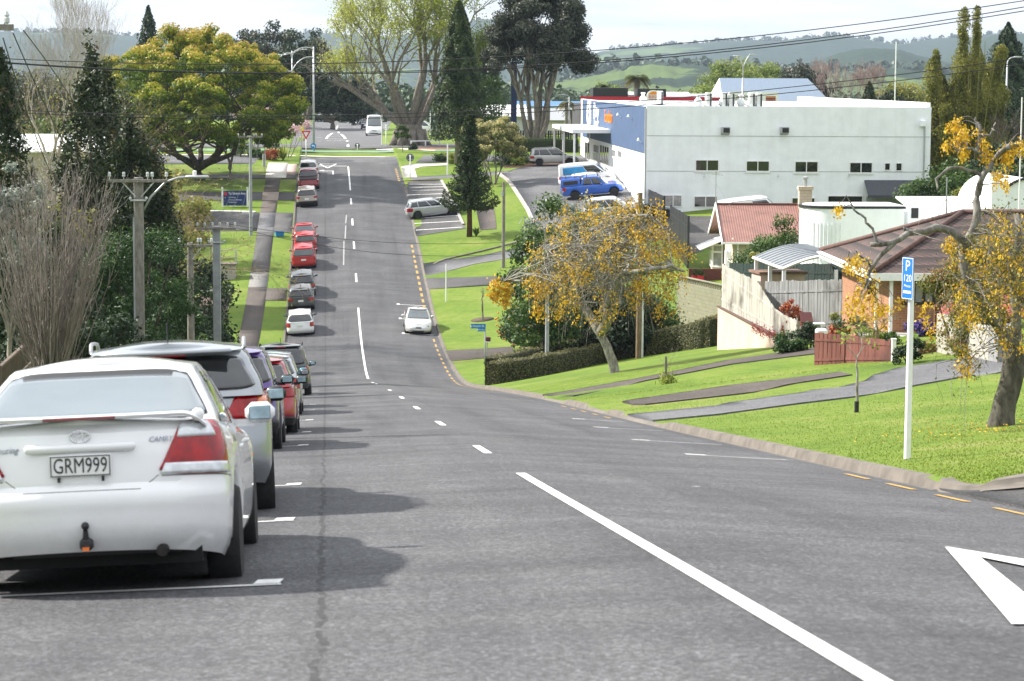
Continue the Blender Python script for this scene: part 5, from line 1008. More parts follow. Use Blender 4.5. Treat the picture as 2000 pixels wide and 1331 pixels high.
# clipped hedges: leafy blocks with slightly uneven faces
def hedge(name, label, pts, h, wd, n, group=None, mat='hedge'):
    """pts: world centre line on the ground; h height or list"""
    P_ = np.array([(q[0], q[1], G(q[0], q[1])) for q in pts]); o = P_[0].copy(); root = plant(name, label, 'hedge', tuple(o), group); d = np.linalg.norm(np.diff(P_[:, :2], axis=0), axis=1); s_ = np.concatenate([[0], np.cumsum(d)])
    H_ = np.full(len(P_), h) if np.isscalar(h) else np.array(h, float); kk = max(8, int(s_[-1]/.4)); q = np.linspace(0, s_[-1], kk); C = np.stack([np.interp(q, s_, P_[:, i]) for i in range(3)], 1); hh = np.interp(q, s_, H_); tg = unit(np.gradient(C[:, :2], axis=0)); nr = np.stack([-tg[:, 1], tg[:, 0]], 1)
    prof_ = [(-.5, -.15), (-.5, .35), (-.5, .8), (-.42, .97), (0, 1.0), (.42, .97), (.5, .8), (.5, .35), (.5, -.15)]
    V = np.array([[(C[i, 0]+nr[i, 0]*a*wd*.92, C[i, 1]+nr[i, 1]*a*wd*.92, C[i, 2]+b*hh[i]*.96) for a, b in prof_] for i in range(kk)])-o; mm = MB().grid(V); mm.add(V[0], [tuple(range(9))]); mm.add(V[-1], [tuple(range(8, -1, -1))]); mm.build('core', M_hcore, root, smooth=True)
    u = rng.random(n)*(kk-1); i = u.astype(int); f = (u-i)[:, None]; side = rng.random(n); per = np.array(prof_); seg = np.array([.45, .45, .2, .42, .42, .2, .45, .45]); cum = np.cumsum(seg)/seg.sum(); w_ = np.searchsorted(cum, side); w_ = np.clip(w_, 0, 7); g_ = rng.random(n)[:, None]; ab = per[w_]*(1-g_)+per[w_+1]*g_
    Ci = C[i]*(1-f)+C[np.minimum(i+1, kk-1)]*f; hi = hh[i]*(1-f[:, 0])+hh[np.minimum(i+1, kk-1)]*f[:, 0]; ni = nr[i]; wob = 1+.05*np.sin(u*.9)+rng.normal(size=n)*.035
    Pp = np.stack([Ci[:, 0]+ni[:, 0]*ab[:, 0]*wd*wob, Ci[:, 1]+ni[:, 1]*ab[:, 0]*wd*wob, Ci[:, 2]+ab[:, 1]*hi*wob], 1)-o
    e = rng.random(n) < .08; en = np.where(rng.random(n) < .5, 0, kk-1); Pp[e] = (C[en[e]]+np.column_stack([nr[en[e]]*((rng.random(e.sum())-.5)*wd)[:, None], rng.random(e.sum())*hh[en[e]]])) - o
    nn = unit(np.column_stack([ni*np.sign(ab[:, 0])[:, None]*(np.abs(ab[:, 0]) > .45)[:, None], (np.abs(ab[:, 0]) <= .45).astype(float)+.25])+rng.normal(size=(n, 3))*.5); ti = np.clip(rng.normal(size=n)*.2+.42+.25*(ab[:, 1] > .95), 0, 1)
    leafmesh('leaves', Pp, nn, .085, LM[mat], root, ti, .6); return root
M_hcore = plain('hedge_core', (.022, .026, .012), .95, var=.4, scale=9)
def gpt(pxx, pyy): h_ = hit(pxx, pyy); return (h_[0], h_[1])
hA = [gpt(962, 752), gpt(1040, 738), gpt(1120, 722), gpt(1200, 704), gpt(1268, 690)]
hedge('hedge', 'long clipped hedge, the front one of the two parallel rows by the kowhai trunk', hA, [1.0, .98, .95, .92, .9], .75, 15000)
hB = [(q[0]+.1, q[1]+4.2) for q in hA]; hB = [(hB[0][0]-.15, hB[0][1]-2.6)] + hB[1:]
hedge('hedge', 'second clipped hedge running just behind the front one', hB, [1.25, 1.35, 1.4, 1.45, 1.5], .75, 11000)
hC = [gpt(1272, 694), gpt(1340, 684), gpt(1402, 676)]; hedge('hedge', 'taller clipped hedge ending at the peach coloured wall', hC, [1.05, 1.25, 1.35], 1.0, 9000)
x, y, z, zc = hit(1060, 690); y += 3.2; z = G(x, y); s = S(zc+3); root = shrub('orange_tree', 'dark orange tree dotted with ripe oranges beside the hedge', (x, y, z), 92/s, 112/s, LM['rhod'], 11000, .15, 60, .62, cat='tree')
k = 120; d = sph(k); d[:, 1] = -np.abs(d[:, 1]); m = MB(); fz = 112/s
for q in range(k): c_ = np.array([d[q, 0]*92/s, d[q, 1]*98/s, fz*.48+d[q, 2]*fz*.50]); bm_ = [(0.001, -.055), (.04, -.04), (.055, 0), (.04, .04), (.001, .055)]; m.lathe(bm_, 6, c=tuple(c_))
tag(m.build('oranges', plain('orange_skin', (.70, .20, .015), .5), root, smooth=True), kind='stuff')
def clamp_plant(fn, pxx, zc, *a, **k): pass
for pxx, zc, top, rr, mt, n, lb in ((1085, 122, 415, 2.6, 'mid', 12000, 'tall dark green tree behind the left part of the flowering kowhai'), (1150, 122, 480, 2.4, 'dark', 9000, 'dark evergreen behind the middle of the flowering kowhai'), (1250, 122, 590, 1.8, 'mid', 8000, 'dark spreading bush between kowhai and clipped hedge'), (1062, 116, 520, 1.3, 'mid', 5000, 'bushy green tree at the left edge of the flowering kowhai'), (1205, 119, 560, 2.0, 'dark', 6000, 'dark bush behind the wooden pole and kowhai trunk')):
    loc, h = L_(pxx, zc, top); broadleaf('evergreen_tree', lb, loc, h, rr, LM[mt], n, .2, .1, .15, 55, .75, low=-.8, barkm=B_dark, group='dark evergreens behind the kowhai')
loc, h = L_(1100, 150, 372); broadleaf('olive_tree', 'feathery silver green olive at the car park edge', loc, h, 2.5, LM['silver'], 5000, .18, .2, .12, 50, .6, low=-.6)
loc, h = L_(1510, 128, 440); broadleaf('green_bush', 'bright green bushy tree in front of the pink roofed house', loc, h, 2.0, LM['mid'], 22000, .13, .02, .1, 70, .55, low=-.95, tip=.5, rz=h*.5)
loc, h = L_(1478, 112, 480); shrub('shrub', 'olive climbing shrub over the top of the weathered fence', loc, .6, h, LM['bamb'], 1800, .11)
# bamboo clump
loc, h0 = L_(1875, 205, 30); root = plant('bamboo_clump', 'very tall yellow-green bamboo clump right of the white building', 'bamboo', loc); PP, NN, TI, m = [], [], [], MB(); s = S(205)
for pxx, top, wd in ((1803,112,.9),(1830,100,.7),(1858,20,.75),(1889,16,.6),(1872,70,.9),(1903,48,.55),(1845,150,1.2),(1915,60,.5),(1925,95,.9),(1895,110,1.2),(1940,130,1.0),(1820,190,1.2),(1868,160,1.4),(1910,170,1.4),(1950,175,1.0),(1880,120,1.0),(1838,210,1.3),(1800,205,.9),(1790,240,1.0),(1925,210,1.2)):
    hh = W(pxx, top, 205)[2]-loc[2]; cx = (pxx-1875)/s; dy = rng.normal()*1.6; b = np.array([cx*.75, dy*.6, 0]); e = np.array([cx, dy, hh]); lean = rng.normal()*.3; u = np.linspace(0, 1, 10); pth = b+(e-b)*u[:, None]; pth[:, 0] += lean*u**3
    for w_ in range(4): m.tube(pth[:9]+rng.normal(size=3)*np.array([.3, .3, 0]), np.linspace(.05, .02, 9), 5, cap=False)
    k = int(5600*wd); uu = .12+.88*rng.random(k)**.8; c_ = np.stack([np.interp(uu, u, pth[:, i]) for i in range(3)], 1); rad = wd*1.6*(1-uu)**.26*(.75+.35*np.sin(uu*hh*1.7+pxx)); PP.append(c_+sph(k)*rad[:, None]*rng.random((k, 1))**.6); NN.append(unit(rng.normal(size=(k, 3))*np.array([1, 1, .5]))); TI.append(np.clip(.45+rng.normal(size=k)*.22+.15*np.sin(uu*hh*1.7+pxx), 0, 1))
m.build('canes', plain('bamboo_cane', (.20, .19, .05), .6), root); leafmesh('leaves', np.concatenate(PP), np.concatenate(NN), .26, LM['bamb'], root, np.concatenate(TI), .32)
for pxx, zc, top, rr, mt, n, ls, lb in ((1850, 178, 335, 3.0, 'mid', 9000, .24, 'leafy green shrub mass at the foot of the bamboo by the awning'), (1905, 165, 350, 2.2, 'bamb', 6000, .2, 'yellow-green shrub below the bamboo'), (1985, 215, 170, 3.6, 'dark', 9000, .3, 'dark evergreen at the right edge beyond the bamboo'), (1768, 285, 195, 1.9, 'rhod', 5000, .26, 'glossy round tree above the roof of the white building'), (1985, 160, 300, 3.0, 'dark', 7000, .24, 'shadowy shrub behind the white chimney'), (1945, 185, 300, 2.6, 'dark', 7000, .24, 'dark thicket between bamboo and white chimney'), (1555, 400, 128, 5.0, 'grey', 12000, .45, 'dark olive round tree beyond the blue roofed building'), (1600, 410, 150, 3.8, 'grey', 7000, .45, 'smaller dark olive tree right of the round one'), (1420, 440, 138, 6.0, 'will', 14000, .42, 'pale green willowy tree left of the blue roofed building'), (1485, 450, 120, 6.2, 'will', 14000, .42, 'tall pale green willowy tree directly behind the blue roof'), (1370, 450, 165, 5.0, 'will', 9000, .42, 'lower yellowish willowy tree behind the red parapet'), (1190, 460, 170, 4.0, 'will', 5000, .45, 'light green tree behind the black parapet'), (1760, 360, 170, 4.5, 'bamb', 6000, .4, 'yellowish tree left of the bamboo tops'), (1840, 330, 200, 4.5, 'bamb', 6000, .4, 'olive tree behind the bamboo'),(1725, 330, 185, 3.2, 'dark', 4000, .4, 'dark evergreen right of the reddish birches')):
    loc, h = L_(pxx, zc, top); broadleaf('leafy_tree', lb, loc, h, rr, LM[mt], n, ls, .08, .2, 55, rr*.3, low=-.85, barkm=B_dark, jit=.25, rz=min(h*.5, rr*1.5))
loc, h = L_(1696, 300, 156); conifer('small_conifer', 'small dark conifer poking above the white roof', loc, h, 1.7, LM['cyp'], 6000, .32, .05, .6, bulge=0)
loc, h = L_(1963, 265, 36); conifer('cedar_tree', 'dark layered cedar behind the bamboo at the right', loc, h, 4.4, LM['dark'], 13000, .42, .2, .85, jit=.5, droop=.05, lobes=9)
for pxx, top, zc, lb in ((1615, 108, 345, 'leafless tree with reddish twigs left of the white trunked birch'), (1640, 122, 330, 'white trunked leafless birch left of the small conifer'), (1670, 118, 345, 'leafless tree with reddish twigs directly behind the small conifer'), (1708, 112, 335, 'leafless reddish tree right of the small conifer'), (1570, 108, 420, 'distant reddish leafless tree above the olive round tree')):
    loc, h = L_(pxx, zc, top); bare('bare_tree', lb, loc, h, 6, .42, .22, B_pale if pxx == 1640 else B_rose, 3, .4, (2, 3), .76, .2, group='reddish leafless trees behind the white building', wig=.09, rmin=.022)
loc, h = L_(1990, 185, 200); bare('bare_tree', 'dark leafless twiggy tree at the right edge', loc, h, 6, .5, .15, B_dark, 4, .3, (2, 3), .76, .15, rmin=.014)
# palms
def palm(name, label, loc, h, fr, nf, tr, mat, group=None):
    root = plant(name, label, 'palm', loc, group); MB().tube([(0, 0, -.3), (0, 0, h*.5), (0, 0, h)], [tr*1.2, tr, tr*1.05], 9).build('trunk', B_grey, root, smooth=True); m = MB(); ti = []
    for q in range(nf):
        a = rng.random()*6.283; e = rng.random(); l = fr*(.8+.35*rng.random()); u = np.linspace(0, 1, 8); up = 1.15-1.75*e; r_ = l*u*(.78-.1*abs(up)); zz = h+l*(.55*up*u-.62*u**2.2); ct = np.stack([math.cos(a)*r_, math.sin(a)*r_, zz], 1); sd = np.array([-math.sin(a), math.cos(a), 0]); wdt = .42*np.sin(np.clip(u*1.05+.06, 0, 1)*math.pi)**.6+.03
        for j in range(16):
            uj = .08+.9*j/16; c_ = np.array([np.interp(uj, u, ct[:, i]) for i in range(3)]); wj = np.interp(uj, u, wdt)*fr/2.2
            for sg in (-1, 1): tip_ = c_+sd*sg*wj+np.array([math.cos(a)*.18, math.sin(a)*.18, -.28*wj-.1]); b = c_+np.array([math.cos(a), math.sin(a), 0])*.11; m.add([c_, b, tip_], [(0, 1, 2)]); ti.append(np.clip(.75-.75*e+.2*rng.normal(), 0, 1))
    o = m.build('fronds', mat, root); at = o.data.attributes.new('tint', 'FLOAT', 'FACE'); at.data.foreach_set('value', np.array(ti)); return root
PALM = leafmat('palm_fronds', [(0, (.30, .22, .10)), (.3, (.13, .12, .04)), (.6, (.06, .09, .025)), (1, (.10, .14, .04))], .25)
loc, h = L_(1243, 330, 152); palm('palm_tree', 'bushy phoenix palm behind the burger sign', loc, h, 2.7, 75, .42, PALM)
for pxx, top, zc, lb in ((1106, 200, 300, 'slim palm beside the spreading tree, behind the dark lamp post'), (1116, 215, 312, 'second slim palm just left of the red parapet'), (1180, 168, 345, 'small palm crown above the black parapet')):
    loc, h = L_(pxx, zc, top); palm('palm_tree', lb, loc, h, 1.5, 36, .2, PALM, 'small palms by the takeaway')
# garden plants on the right
def gshrub(pxx, pyy, rr, hh, k, n, ls, lb, nm='shrub'): x, y, z, zc = hit(pxx, pyy); return shrub(nm, lb, (x, y, z), rr, hh, LM[k], n, ls)
gshrub(1545, 690, .62, .75, 'rhod', 2600, .09, 'bright green bush at the low end of the peach wall')
gshrub(1585, 680, .6, 1.0, 'dark', 2200, .09, 'dark leafy bush behind the letterbox roof post')
gshrub(1775, 710, .5, .75, 'dark', 1800, .08, 'dark rounded bush in the gateway gap beside the white post')
def at_zc(pxx, zc): x, y, z = at_px(pxx, zc); return (x, y, z)
for pxx, zc, rr, hh, k, lb in ((1665, 78, .6, 1.1, 'rhod', 'leafy camellia bush behind the red-brown fence'), (1640, 79, .45, .9, 'red', 'reddish rose bush behind the red-brown fence'), (1700, 77, .4, .9, 'flax', 'yellowish spiky bush behind the red-brown fence'), (1628, 80, .4, 1.2, 'bamb', 'straggly rose bush by the weathered back fence'), (1548, 92, .55, 1.9, 'red', 'orange flowering shrub over the fence by the letterbox roof'), (1385, 150, 1.3, 1.4, 'red', 'rust and orange shrub by the bay window'), (1362, 146, .9, 1.1, 'bamb', 'olive shrub left of the red flower pots'), (1395, 116, .9, 1.6, 'cream', 'pale variegated shrub at the end of the tall hedge'), (1810, 81, .55, .55, 'purple', 'violet flowering plants below the brick wall'), (1730, 79, .5, .45, 'mid', 'low green plants by the porch post'), (1870, 72, 1.35, 3.6, 'bronze', 'dense bronze-tipped tree in front of the brick house'), (1905, 70, .9, 2.4, 'bronze', 'lower bronze-tipped bush behind the right kowhai')):
    shrub('shrub' if hh < 2 else 'garden_tree', lb, at_zc(pxx, zc), rr, hh + (0 if zc > 90 else .0), LM[k], 2200 if hh < 2 else 8000, .09 if zc < 100 else .13)
loc, h = L_(1712, 76, 590); bare('bare_tree', 'weeping twiggy leafless tree in the brick house garden', loc, h, 6, .85, .07, B_tan, 3, -.1, (2, 3), .76, .45, wig=.22, rmin=.004)
x, y, z = at_zc(1500, 92); k = 900; root = plant('trailing_flowers', 'pink red trailing flowers spilling over the peach wall', 'plant', (x, y, z)); zt = W(1505, 655, 92)[2]-z; u = rng.random(k); leafmesh('flowers', np.column_stack([(u-.4)*1.6, rng.normal(size=k)*.12, zt-.62*(u-.5)+rng.normal(size=k)*.10]), sph(k), .07, leafmat('flowers_pink_red', [(0, (.45, .06, .07)), (.6, (.62, .16, .16)), (1, (.7, .45, .4))], .3), root)
# grass blades along the near verge
def blades(name, n, region, hgt, wd=.011):
    xx, yy = region(n); k = len(xx); zz = ground(xx, yy); a = rng.random(k)*6.283; hgt_ = hgt*(.5+rng.random(k)); dx, dy = np.cos(a)*wd, np.sin(a)*wd; lx, ly = rng.normal(size=k)*hgt*.55, rng.normal(size=k)*hgt*.55
    V = np.stack([np.stack([xx-dx, yy-dy, zz-.01], 1), np.stack([xx+dx, yy+dy, zz-.01], 1), np.stack([xx+lx, yy+ly, zz+hgt_], 1)], 1).reshape(-1, 3); me = bpy.data.meshes.new(name); me.vertices.add(3*k); me.vertices.foreach_set('co', V.ravel()); me.loops.add(3*k); me.loops.foreach_set('vertex_index', np.arange(3*k)); me.polygons.add(k); me.polygons.foreach_set('loop_start', np.arange(0, 3*k, 3)); me.polygons.foreach_set('loop_total', np.full(k, 3)); me.materials.append(M_blade); me.update(calc_edges=True)
    at = me.attributes.new('tint', 'FLOAT', 'FACE'); nz = .5+.22*np.sin(xx*1.3+np.sin(yy*.7)*2)+.15*np.sin(yy*1.9+xx*.4); at.data.foreach_set('value', np.clip(nz*.6+rng.random(k)*.4, 0, 1)); o = link(name, me); o['kind'] = 'stuff'; return o
M_blade = leafmat('grass_blades', [(0, (.10, .16, .018)), (.5, (.16, .215, .024)), (.8, (.21, .235, .045)), (1, (.32, .30, .11))], .4)
EXCL = []
for o in list(bpy.data.objects):
    if o.name.split('.')[0] in ('driveway', 'soil_strip', 'side_street', 'footpath', 'car_park') and o.type == 'MESH': EXCL.append(o)
from mathutils.bvhtree import BVHTree
_dg = bpy.context.evaluated_depsgraph_get(); BV = [BVHTree.FromObject(o, _dg) for o in EXCL]
def not_paved(xx, yy):
    ok = np.ones(len(xx), bool)
    for i in range(len(xx)):
        for b in BV:
            if b.ray_cast((xx[i], yy[i], 60), (0, 0, -1))[0] is not None: ok[i] = False; break
    return ok
def verge(n): 
    y_ = 27.2+rng.random(n)**1.5*62; t_ = TR+.2+rng.random(n)*np.clip(4+(y_-27)*.34, 4, 15); x_ = t_+xc(y_); k_ = not_paved(x_, y_); return x_[k_], y_[k_]
blades('grass', 70000, verge, .018)
# ---------------------------------------------------------------- buildings, fences and garden walls
HEAD = math.atan2(-SB, 1)      # the street's heading, left of the camera axis
class Frame:
    """local frame of a building: u along its front, v away from the street camera, z up; pixel readings on its walls become real sizes"""
    def __init__(s, o, hd): s.o = np.array(o, float); s.u = np.array([math.cos(hd), math.sin(hd), 0]); s.v = np.array([-math.sin(hd), math.cos(hd), 0]); s.hd = hd
    def on(s, pxx, pyy, n, c):
        d = ray(pxx, pyy); k = (c + s.o @ n - np.array([0, 0, CZ]) @ n)/(d @ n); q = np.array([0, 0, CZ]) + k*d - s.o; return q @ s.u, q @ s.v, q[2]
    def front(s, pxx, pyy, v=0.): r_ = s.on(pxx, pyy, s.v, v); return r_[0], r_[2]
    def side(s, pxx, pyy, u=0.): r_ = s.on(pxx, pyy, s.u, u); return r_[1], r_[2]
    def flat(s, pxx, pyy, z): 
        d = ray(pxx, pyy); k = (s.o[2]+z-CZ)/d[2]; q = np.array([0, 0, CZ])+k*d-s.o; return q @ s.u, q @ s.v
    def root(s, name, label, cat, group=None): return thing(name, label, cat, tuple(s.o), s.hd, group)
def wallmat(name, col, seams=0, rough=.7, var=.06, sc=.8):
    m, nt, b = nodes(name); p = geo(nt); f = noise(nt, sc, 5, p, .65); c = ramp(nt, f, [(.3, tuple(q*(1-var*1.8) for q in col)), (.6, col)])
    st = N(nt, 'ShaderNodeMapping'); st.inputs['Scale'].default_value = (2.2, 2.2, .12); L(nt, p, st.inputs[0]); c = mixc(nt, .35, c, ramp(nt, noise(nt, 1, 5, st.outputs[0]), [(.36, (.90, .90, .89)), (.55, (1, 1, 1))]), 'MULTIPLY')
    L(nt, c, b.inputs['Base Color']); b.inputs['Roughness'].default_value = rough; return m
def brickmat(name, c1, c2, mortar, w=.23, h=.085, rough=.85):
    m, nt, b = nodes(name); g = nt.nodes.new('ShaderNodeTexCoord'); nrm = nt.nodes.new('ShaderNodeSeparateXYZ'); L(nt, g.outputs['Object'], nrm.inputs[0]); cb = nt.nodes.new('ShaderNodeCombineXYZ')
    L(nt, math_(nt, 'ADD', nrm.outputs[0], nrm.outputs[1]), cb.inputs[0]); L(nt, nrm.outputs[2], cb.inputs[1])
    br = nt.nodes.new('ShaderNodeTexBrick'); L(nt, cb.outputs[0], br.inputs['Vector']); br.inputs['Color1'].default_value = c4(c1); br.inputs['Color2'].default_value = c4(c2); br.inputs['Mortar'].default_value = c4(mortar); br.inputs['Scale'].default_value = 1; br.inputs['Mortar Size'].default_value = .009; br.inputs['Brick Width'].default_value = w; br.inputs['Row Height'].default_value = h; br.inputs['Bias'].default_value = 0
    L(nt, mixc(nt, .3, br.outputs[0], ramp(nt, noise(nt, 2.5, 5, g.outputs['Object']), [(.3, (.6, .58, .55)), (.6, (1, 1, 1))]), 'MULTIPLY'), b.inputs['Base Color']); b.inputs['Roughness'].default_value = rough; bump(nt, b, br.outputs['Fac'], -.4, .01); return m
M_wwall = wallmat('white_wall', (.88, .905, .935)); M_bwall = wallmat('blue_cladding', (.047, .09, .185), var=.12); M_wtrim = plain('white_trim', (.80, .80, .79), .5, var=.05); M_dglass = plain('dark_window', (.016, .018, .02), .06, var=.6, scale=1.2, coat=1); M_lglass = plain('net_curtain_glass', (.30, .31, .31), .12, var=.35, scale=2.5, coat=1)
M_roofw = plain('white_roof', (.74, .76, .77), .6, var=.08); M_steel = plain('galvanised', (.42, .43, .44), .45, .5, var=.15); M_dgrey = plain('charcoal_canvas', (.06, .065, .075), .7); M_beige = wallmat('cream_stucco', (.66, .59, .49)); M_peach = wallmat('peach_render', (.62, .47, .385), var=.12); M_maroon = plain('maroon_paint', (.10, .022, .02), .5, var=.2); M_redp = plain('red_paint', (.45, .012, .03), .5); M_blackp = plain('black_paint', (.016, .017, .02), .5)
M_burger = None
def window(F, root, u0, u1, z0, z1, face='front', pos_=0., panes=2, fr=.06, gm=None, fm=None, name='window', proud=.03, rows=1, sill=False):
    """frame with glazing bars as one part, its panes as sub-part"""
    f = MB(); g = MB(); uw = u1-u0; hh = z1-z0
    def bx(m, a, b, w, h_, d, off): c_ = (a, pos_-off, b) if face == 'front' else (pos_-off, a, b); dm = (w, d, h_) if face == 'front' else (d, w, h_); m.box(c_, dm)
    bx(f, (u0+u1)/2, z0+fr/2, uw, fr, .06, proud); bx(f, (u0+u1)/2, z1-fr/2, uw, fr, .06, proud)
    for i in range(panes+1): bx(f, u0+fr/2+(uw-fr)*i/panes, (z0+z1)/2, fr, hh-2*fr, .056, proud)
    for j in range(1, rows): bx(f, (u0+u1)/2, z0+hh*j/rows, uw-2*fr, fr*.7, .05, proud)
    if sill: bx(f, (u0+u1)/2, z0-.05, uw+.14, .08, .12, proud)
    o = f.build(name, fm or M_wtrim, root); bx(g, (u0+u1)/2, (z0+z1)/2, uw-fr, hh-fr, .02, .008); g.build('pane', gm or M_dglass, o); return o
# ---- big white building with blue street face
ox, oy, oz, zc = hit(1261, 422); F = Frame((ox, oy, oz), HEAD - R(.9)); root = F.root('white_commercial_building', 'large white two storey building with blue cladding and signs on its street side', 'building')
U1 = F.front(1817, 300)[0]; HT = F.front(1263, 213)[1]; V1 = F.side(1134, 300)[0]; zb0 = F.side(1262, 300, 0)[1]; zb1 = F.side(1200, 283, 0)[1]
MB().box((U1/2, V1/2, HT/2-1), (U1, V1, HT+2)).build('wall', M_wwall, root)
MB().box((U1/2, .15, HT+.12), (U1+.04, .30, .24)).box((.12, V1/2+.15, HT+.12), (.28, V1-.34, .24)).box((U1-.15, V1/2+.15, HT+.30), (.30, V1-.34, .6)).box((U1/2, V1-.15, HT+.05), (U1-.7, .3, .1)).build('parapet', M_wwall, root)
MB().box((U1/2, V1/2, HT+.03), (U1-.7, V1-.7, .05)).build('roof', M_roofw, root)
blue = MB().box((-.05, V1/2-1.2, (HT+.18+zb0)/2), (.09, V1-3.0, HT+.18-zb0)).build('blue_cladding', M_bwall, root)
MB().box((-.06, .15, HT/2), (.12, .3, HT+.1)).build('corner_trim', M_steel, root)
for zz in (HT*.42, HT*.75): MB().box((U1/2, -.008, zz), (U1-.1, .016, .05)).build('panel_joint', M_steel, root)
for (x0, x1, y0, y1, np_, gm) in ((1358,1404,312,335,2,None),(1457,1503,314,336,2,None),(1552,1598,315,338,2,None),(1659,1704,317,339,2,None),(1727,1739,318,334,1,None),(1749,1762,318,335,1,None),(1355,1401,383,406,2,None),(1297,1332,381,405,2,M_lglass),(1546,1592,386,402,2,None),(1616,1685,382,402,1,None)):
    (a, zt), (b, zl) = F.front(x0, y0), F.front(x1, y1); window(F, root, a, b, zl, zt, 'front', 0, np_, .07, gm, sill=y0 < 330 and np_ == 2)
for x0 in (1408, 1523):
    a, zt = F.front(x0, 250); b, zl = F.front(x0+16, 264); m = MB().prism([(a, -.02), (b, -.02), (b, -.5), (a, -.5)], [zl, zl, zl+.18, zl+.18], [zt+.06, zt+.06, zt+.06, zt+.06]); o = m.build('vent_hood', M_steel, root); MB().box(((a+b)/2+.05, -.52, (zt+zl)/2+.09), ((b-a)*.75, .03, (zt-zl)*.66)).build('louvre', M_blackp, o)
(a, zt), (b, zl) = F.front(1688, 352), F.front(1815, 384)
MB().slab([(a, -.02, zt), (a, -1.5, zl+.15), (b-.8, -1.5, zl+.15), (b-.8, -.02, zt)], .05).box(((a+b-.8)/2, -1.5, zl+.04), (b-a-.8, .05, .22)).build('awning', M_dgrey, root)
(a, zt), (b, zl) = F.front(1692, 384), F.front(1800, 402); MB().box(((a+b)/2, -.02, zt/2), (b-a, .06, zt)).build('roller_door', M_steel, root)
for x0 in (1375, 1519, 1657): a, z_ = F.front(x0, 345); MB().tube([(a, -.02, z_+.2), (a, -.18, z_+.15), (a, -.2, z_)], .02, 6).lathe([(.03, .05), (.10, -.06)], 8, c=(a, -.2, z_)).build('wall_lamp', M_steel, root)
(a, zt), (b, zl) = F.front(1795, 235), F.front(1808, 252); MB().box(((a+b)/2, -.2, zt-.25), (.45, .4, .55), bev=.08).build('rainwater_head', M_wwall, root); MB().tube([(b-.1, -.09, 0), (b-.1, -.09, zt-.5)], .06, 8).build('downpipe', M_steel, root)
# street side: sign letters, porch, glazing
va, za = F.side(1160, 235); vb, zb_ = F.side(1178, 235); 
MS = lambda v, z, o_=.10: face_M((-o_, v, z), (0, -1, 0), (0, 0, 1))
vr, zr = F.side(1154.5, 225); ring = [(-.14, vr-1.4*math.cos(t_), zr+.2+1.15*math.sin(t_)) for t_ in np.linspace(0, 6.283, 29)]
MB().tube(ring, .17, 6).box((-.14, vr-.1, zr-1.6), (.1, .5, 1.5)).build('ring_emblem', M_wtrim, root, smooth=40)
vm, zm = F.side(1167, 226); text(root, 'sign_lettering', 'Bay', 1.9, M_wtrim, MS(vm, zm+.45), .08, width=5.2); text(root, 'sign_lettering', 'Trust', 1.5, M_wtrim, MS(vm, zm-.75), .08, width=5.2)
vm, zm = F.side(1191, 229); text(root, 'sign_lettering', 'Foundation', 1.6, plain('orange_sign', (.85, .22, .02), .5), MS(vm, zm), .08, width=6.6)
for x0, y0 in ((1216, 223), (1237, 226), (1257, 272)): v_, z_ = F.side(x0, y0); MB().tube([(-.1, v_, z_-.25), (-.3, v_, z_-.2), (-.4, v_, z_)], .03, 6).lathe([(.05, .1), (.14, -.12)], 8, c=(-.4, v_, z_)).build('sign_lamp', M_wtrim, root)
vp0 = F.side(1195, 255)[0]; vp1 = F.side(1148, 250)[0]; zp = F.side(1195, 257)[1]
pr = MB().box((-1.75, (vp0+vp1)/2, zp), (3.5, vp1-vp0, .34)); pr.build('porch_roof', M_wtrim, root)
for q in (vp0+.3, (vp0+vp1)/2, vp1-.3): MB().box((-3.3, q, zp/2-.2), (.16, .16, zp-.1)).build('porch_post', M_wtrim, root)
for x0, x1, y0, y1, np_, rr_ in ((1196,1203,292,310,3,1),(1207,1215,294,312,3,1),(1172,1190,286,326,4,1),(1160,1170,283,318,4,2),(1143,1152,278,316,2,1)):
    v0_, z1_ = F.side(x1, y0); v1_, _ = F.side(x0, y0); z0_ = F.side(x1, y1)[1]; window(F, root, v0_, v1_, max(z0_, .1), z1_, 'side', -.0, np_, .12, None, rows=rr_)
# plant on its roof: extract cowls and condenser units
def roofthing(nm, label, cat, pxx, pyb, zc_, grp, fn):
    """stand something on the roof near this pixel"""
    u_, v_ = F.flat(pxx, pyb, HT+.055); u_ = min(max(u_, .6), U1-.8); v_ = min(max(v_, .7), V1-1); q = F.o + F.u*u_ + F.v*v_ + np.array([0, 0, HT+.055]); r_ = thing(nm, label, cat, tuple(q), F.hd, grp); fn(r_)
def cowl(r_): MB().lathe([(q[0]*.72, q[1]*.62) for q in [(.16, 0), (.16, .12), (.42, .5), (.46, .8), (.40, 1.05), (.2, 1.3), (.2, 1.5), (.30, 1.62), (.28, 1.72), (.02, 1.75)]], 14).build('cowl', M_roofw, r_, smooth=50); MB().box((0, 0, .02), (.5, .5, .05)).build('flashing', M_steel, r_)
def condenser(r_): MB().box((0, 0, .65), (.42, .95, 1.15), bev=.03).build('casing', M_wtrim, r_); MB().box((.12, -.482, .65), (.14, .02, 1.0)).build('grille', M_dgrey, r_); MB().box((0, 0, .035), (1.0, 1.1, .06)).build('base', M_dgrey, r_); MB().tube([(-.25, 0, .2), (-.5, -.2, .35), (-.75, -.3, .08)], .05, 6).build('pipe', M_wtrim, r_)
for i, (pxx, pyb) in enumerate(((1256, 205), (1385, 214), (1431, 214), (1447, 214), (1489, 216), (1597, 223))): roofthing('roof_cowl', ['white roof extract cowl beside the burger sign', 'white roof extract cowl just left of the burger board', 'white roof extract cowl between two condensers, left one', 'white roof extract cowl behind the second condenser', 'white roof extract cowl right of the third condenser', 'lone white roof extract cowl at the right half of the roof'][i], 'roof vent', pxx, pyb, 0, 'extract cowls on the white roof', cowl)
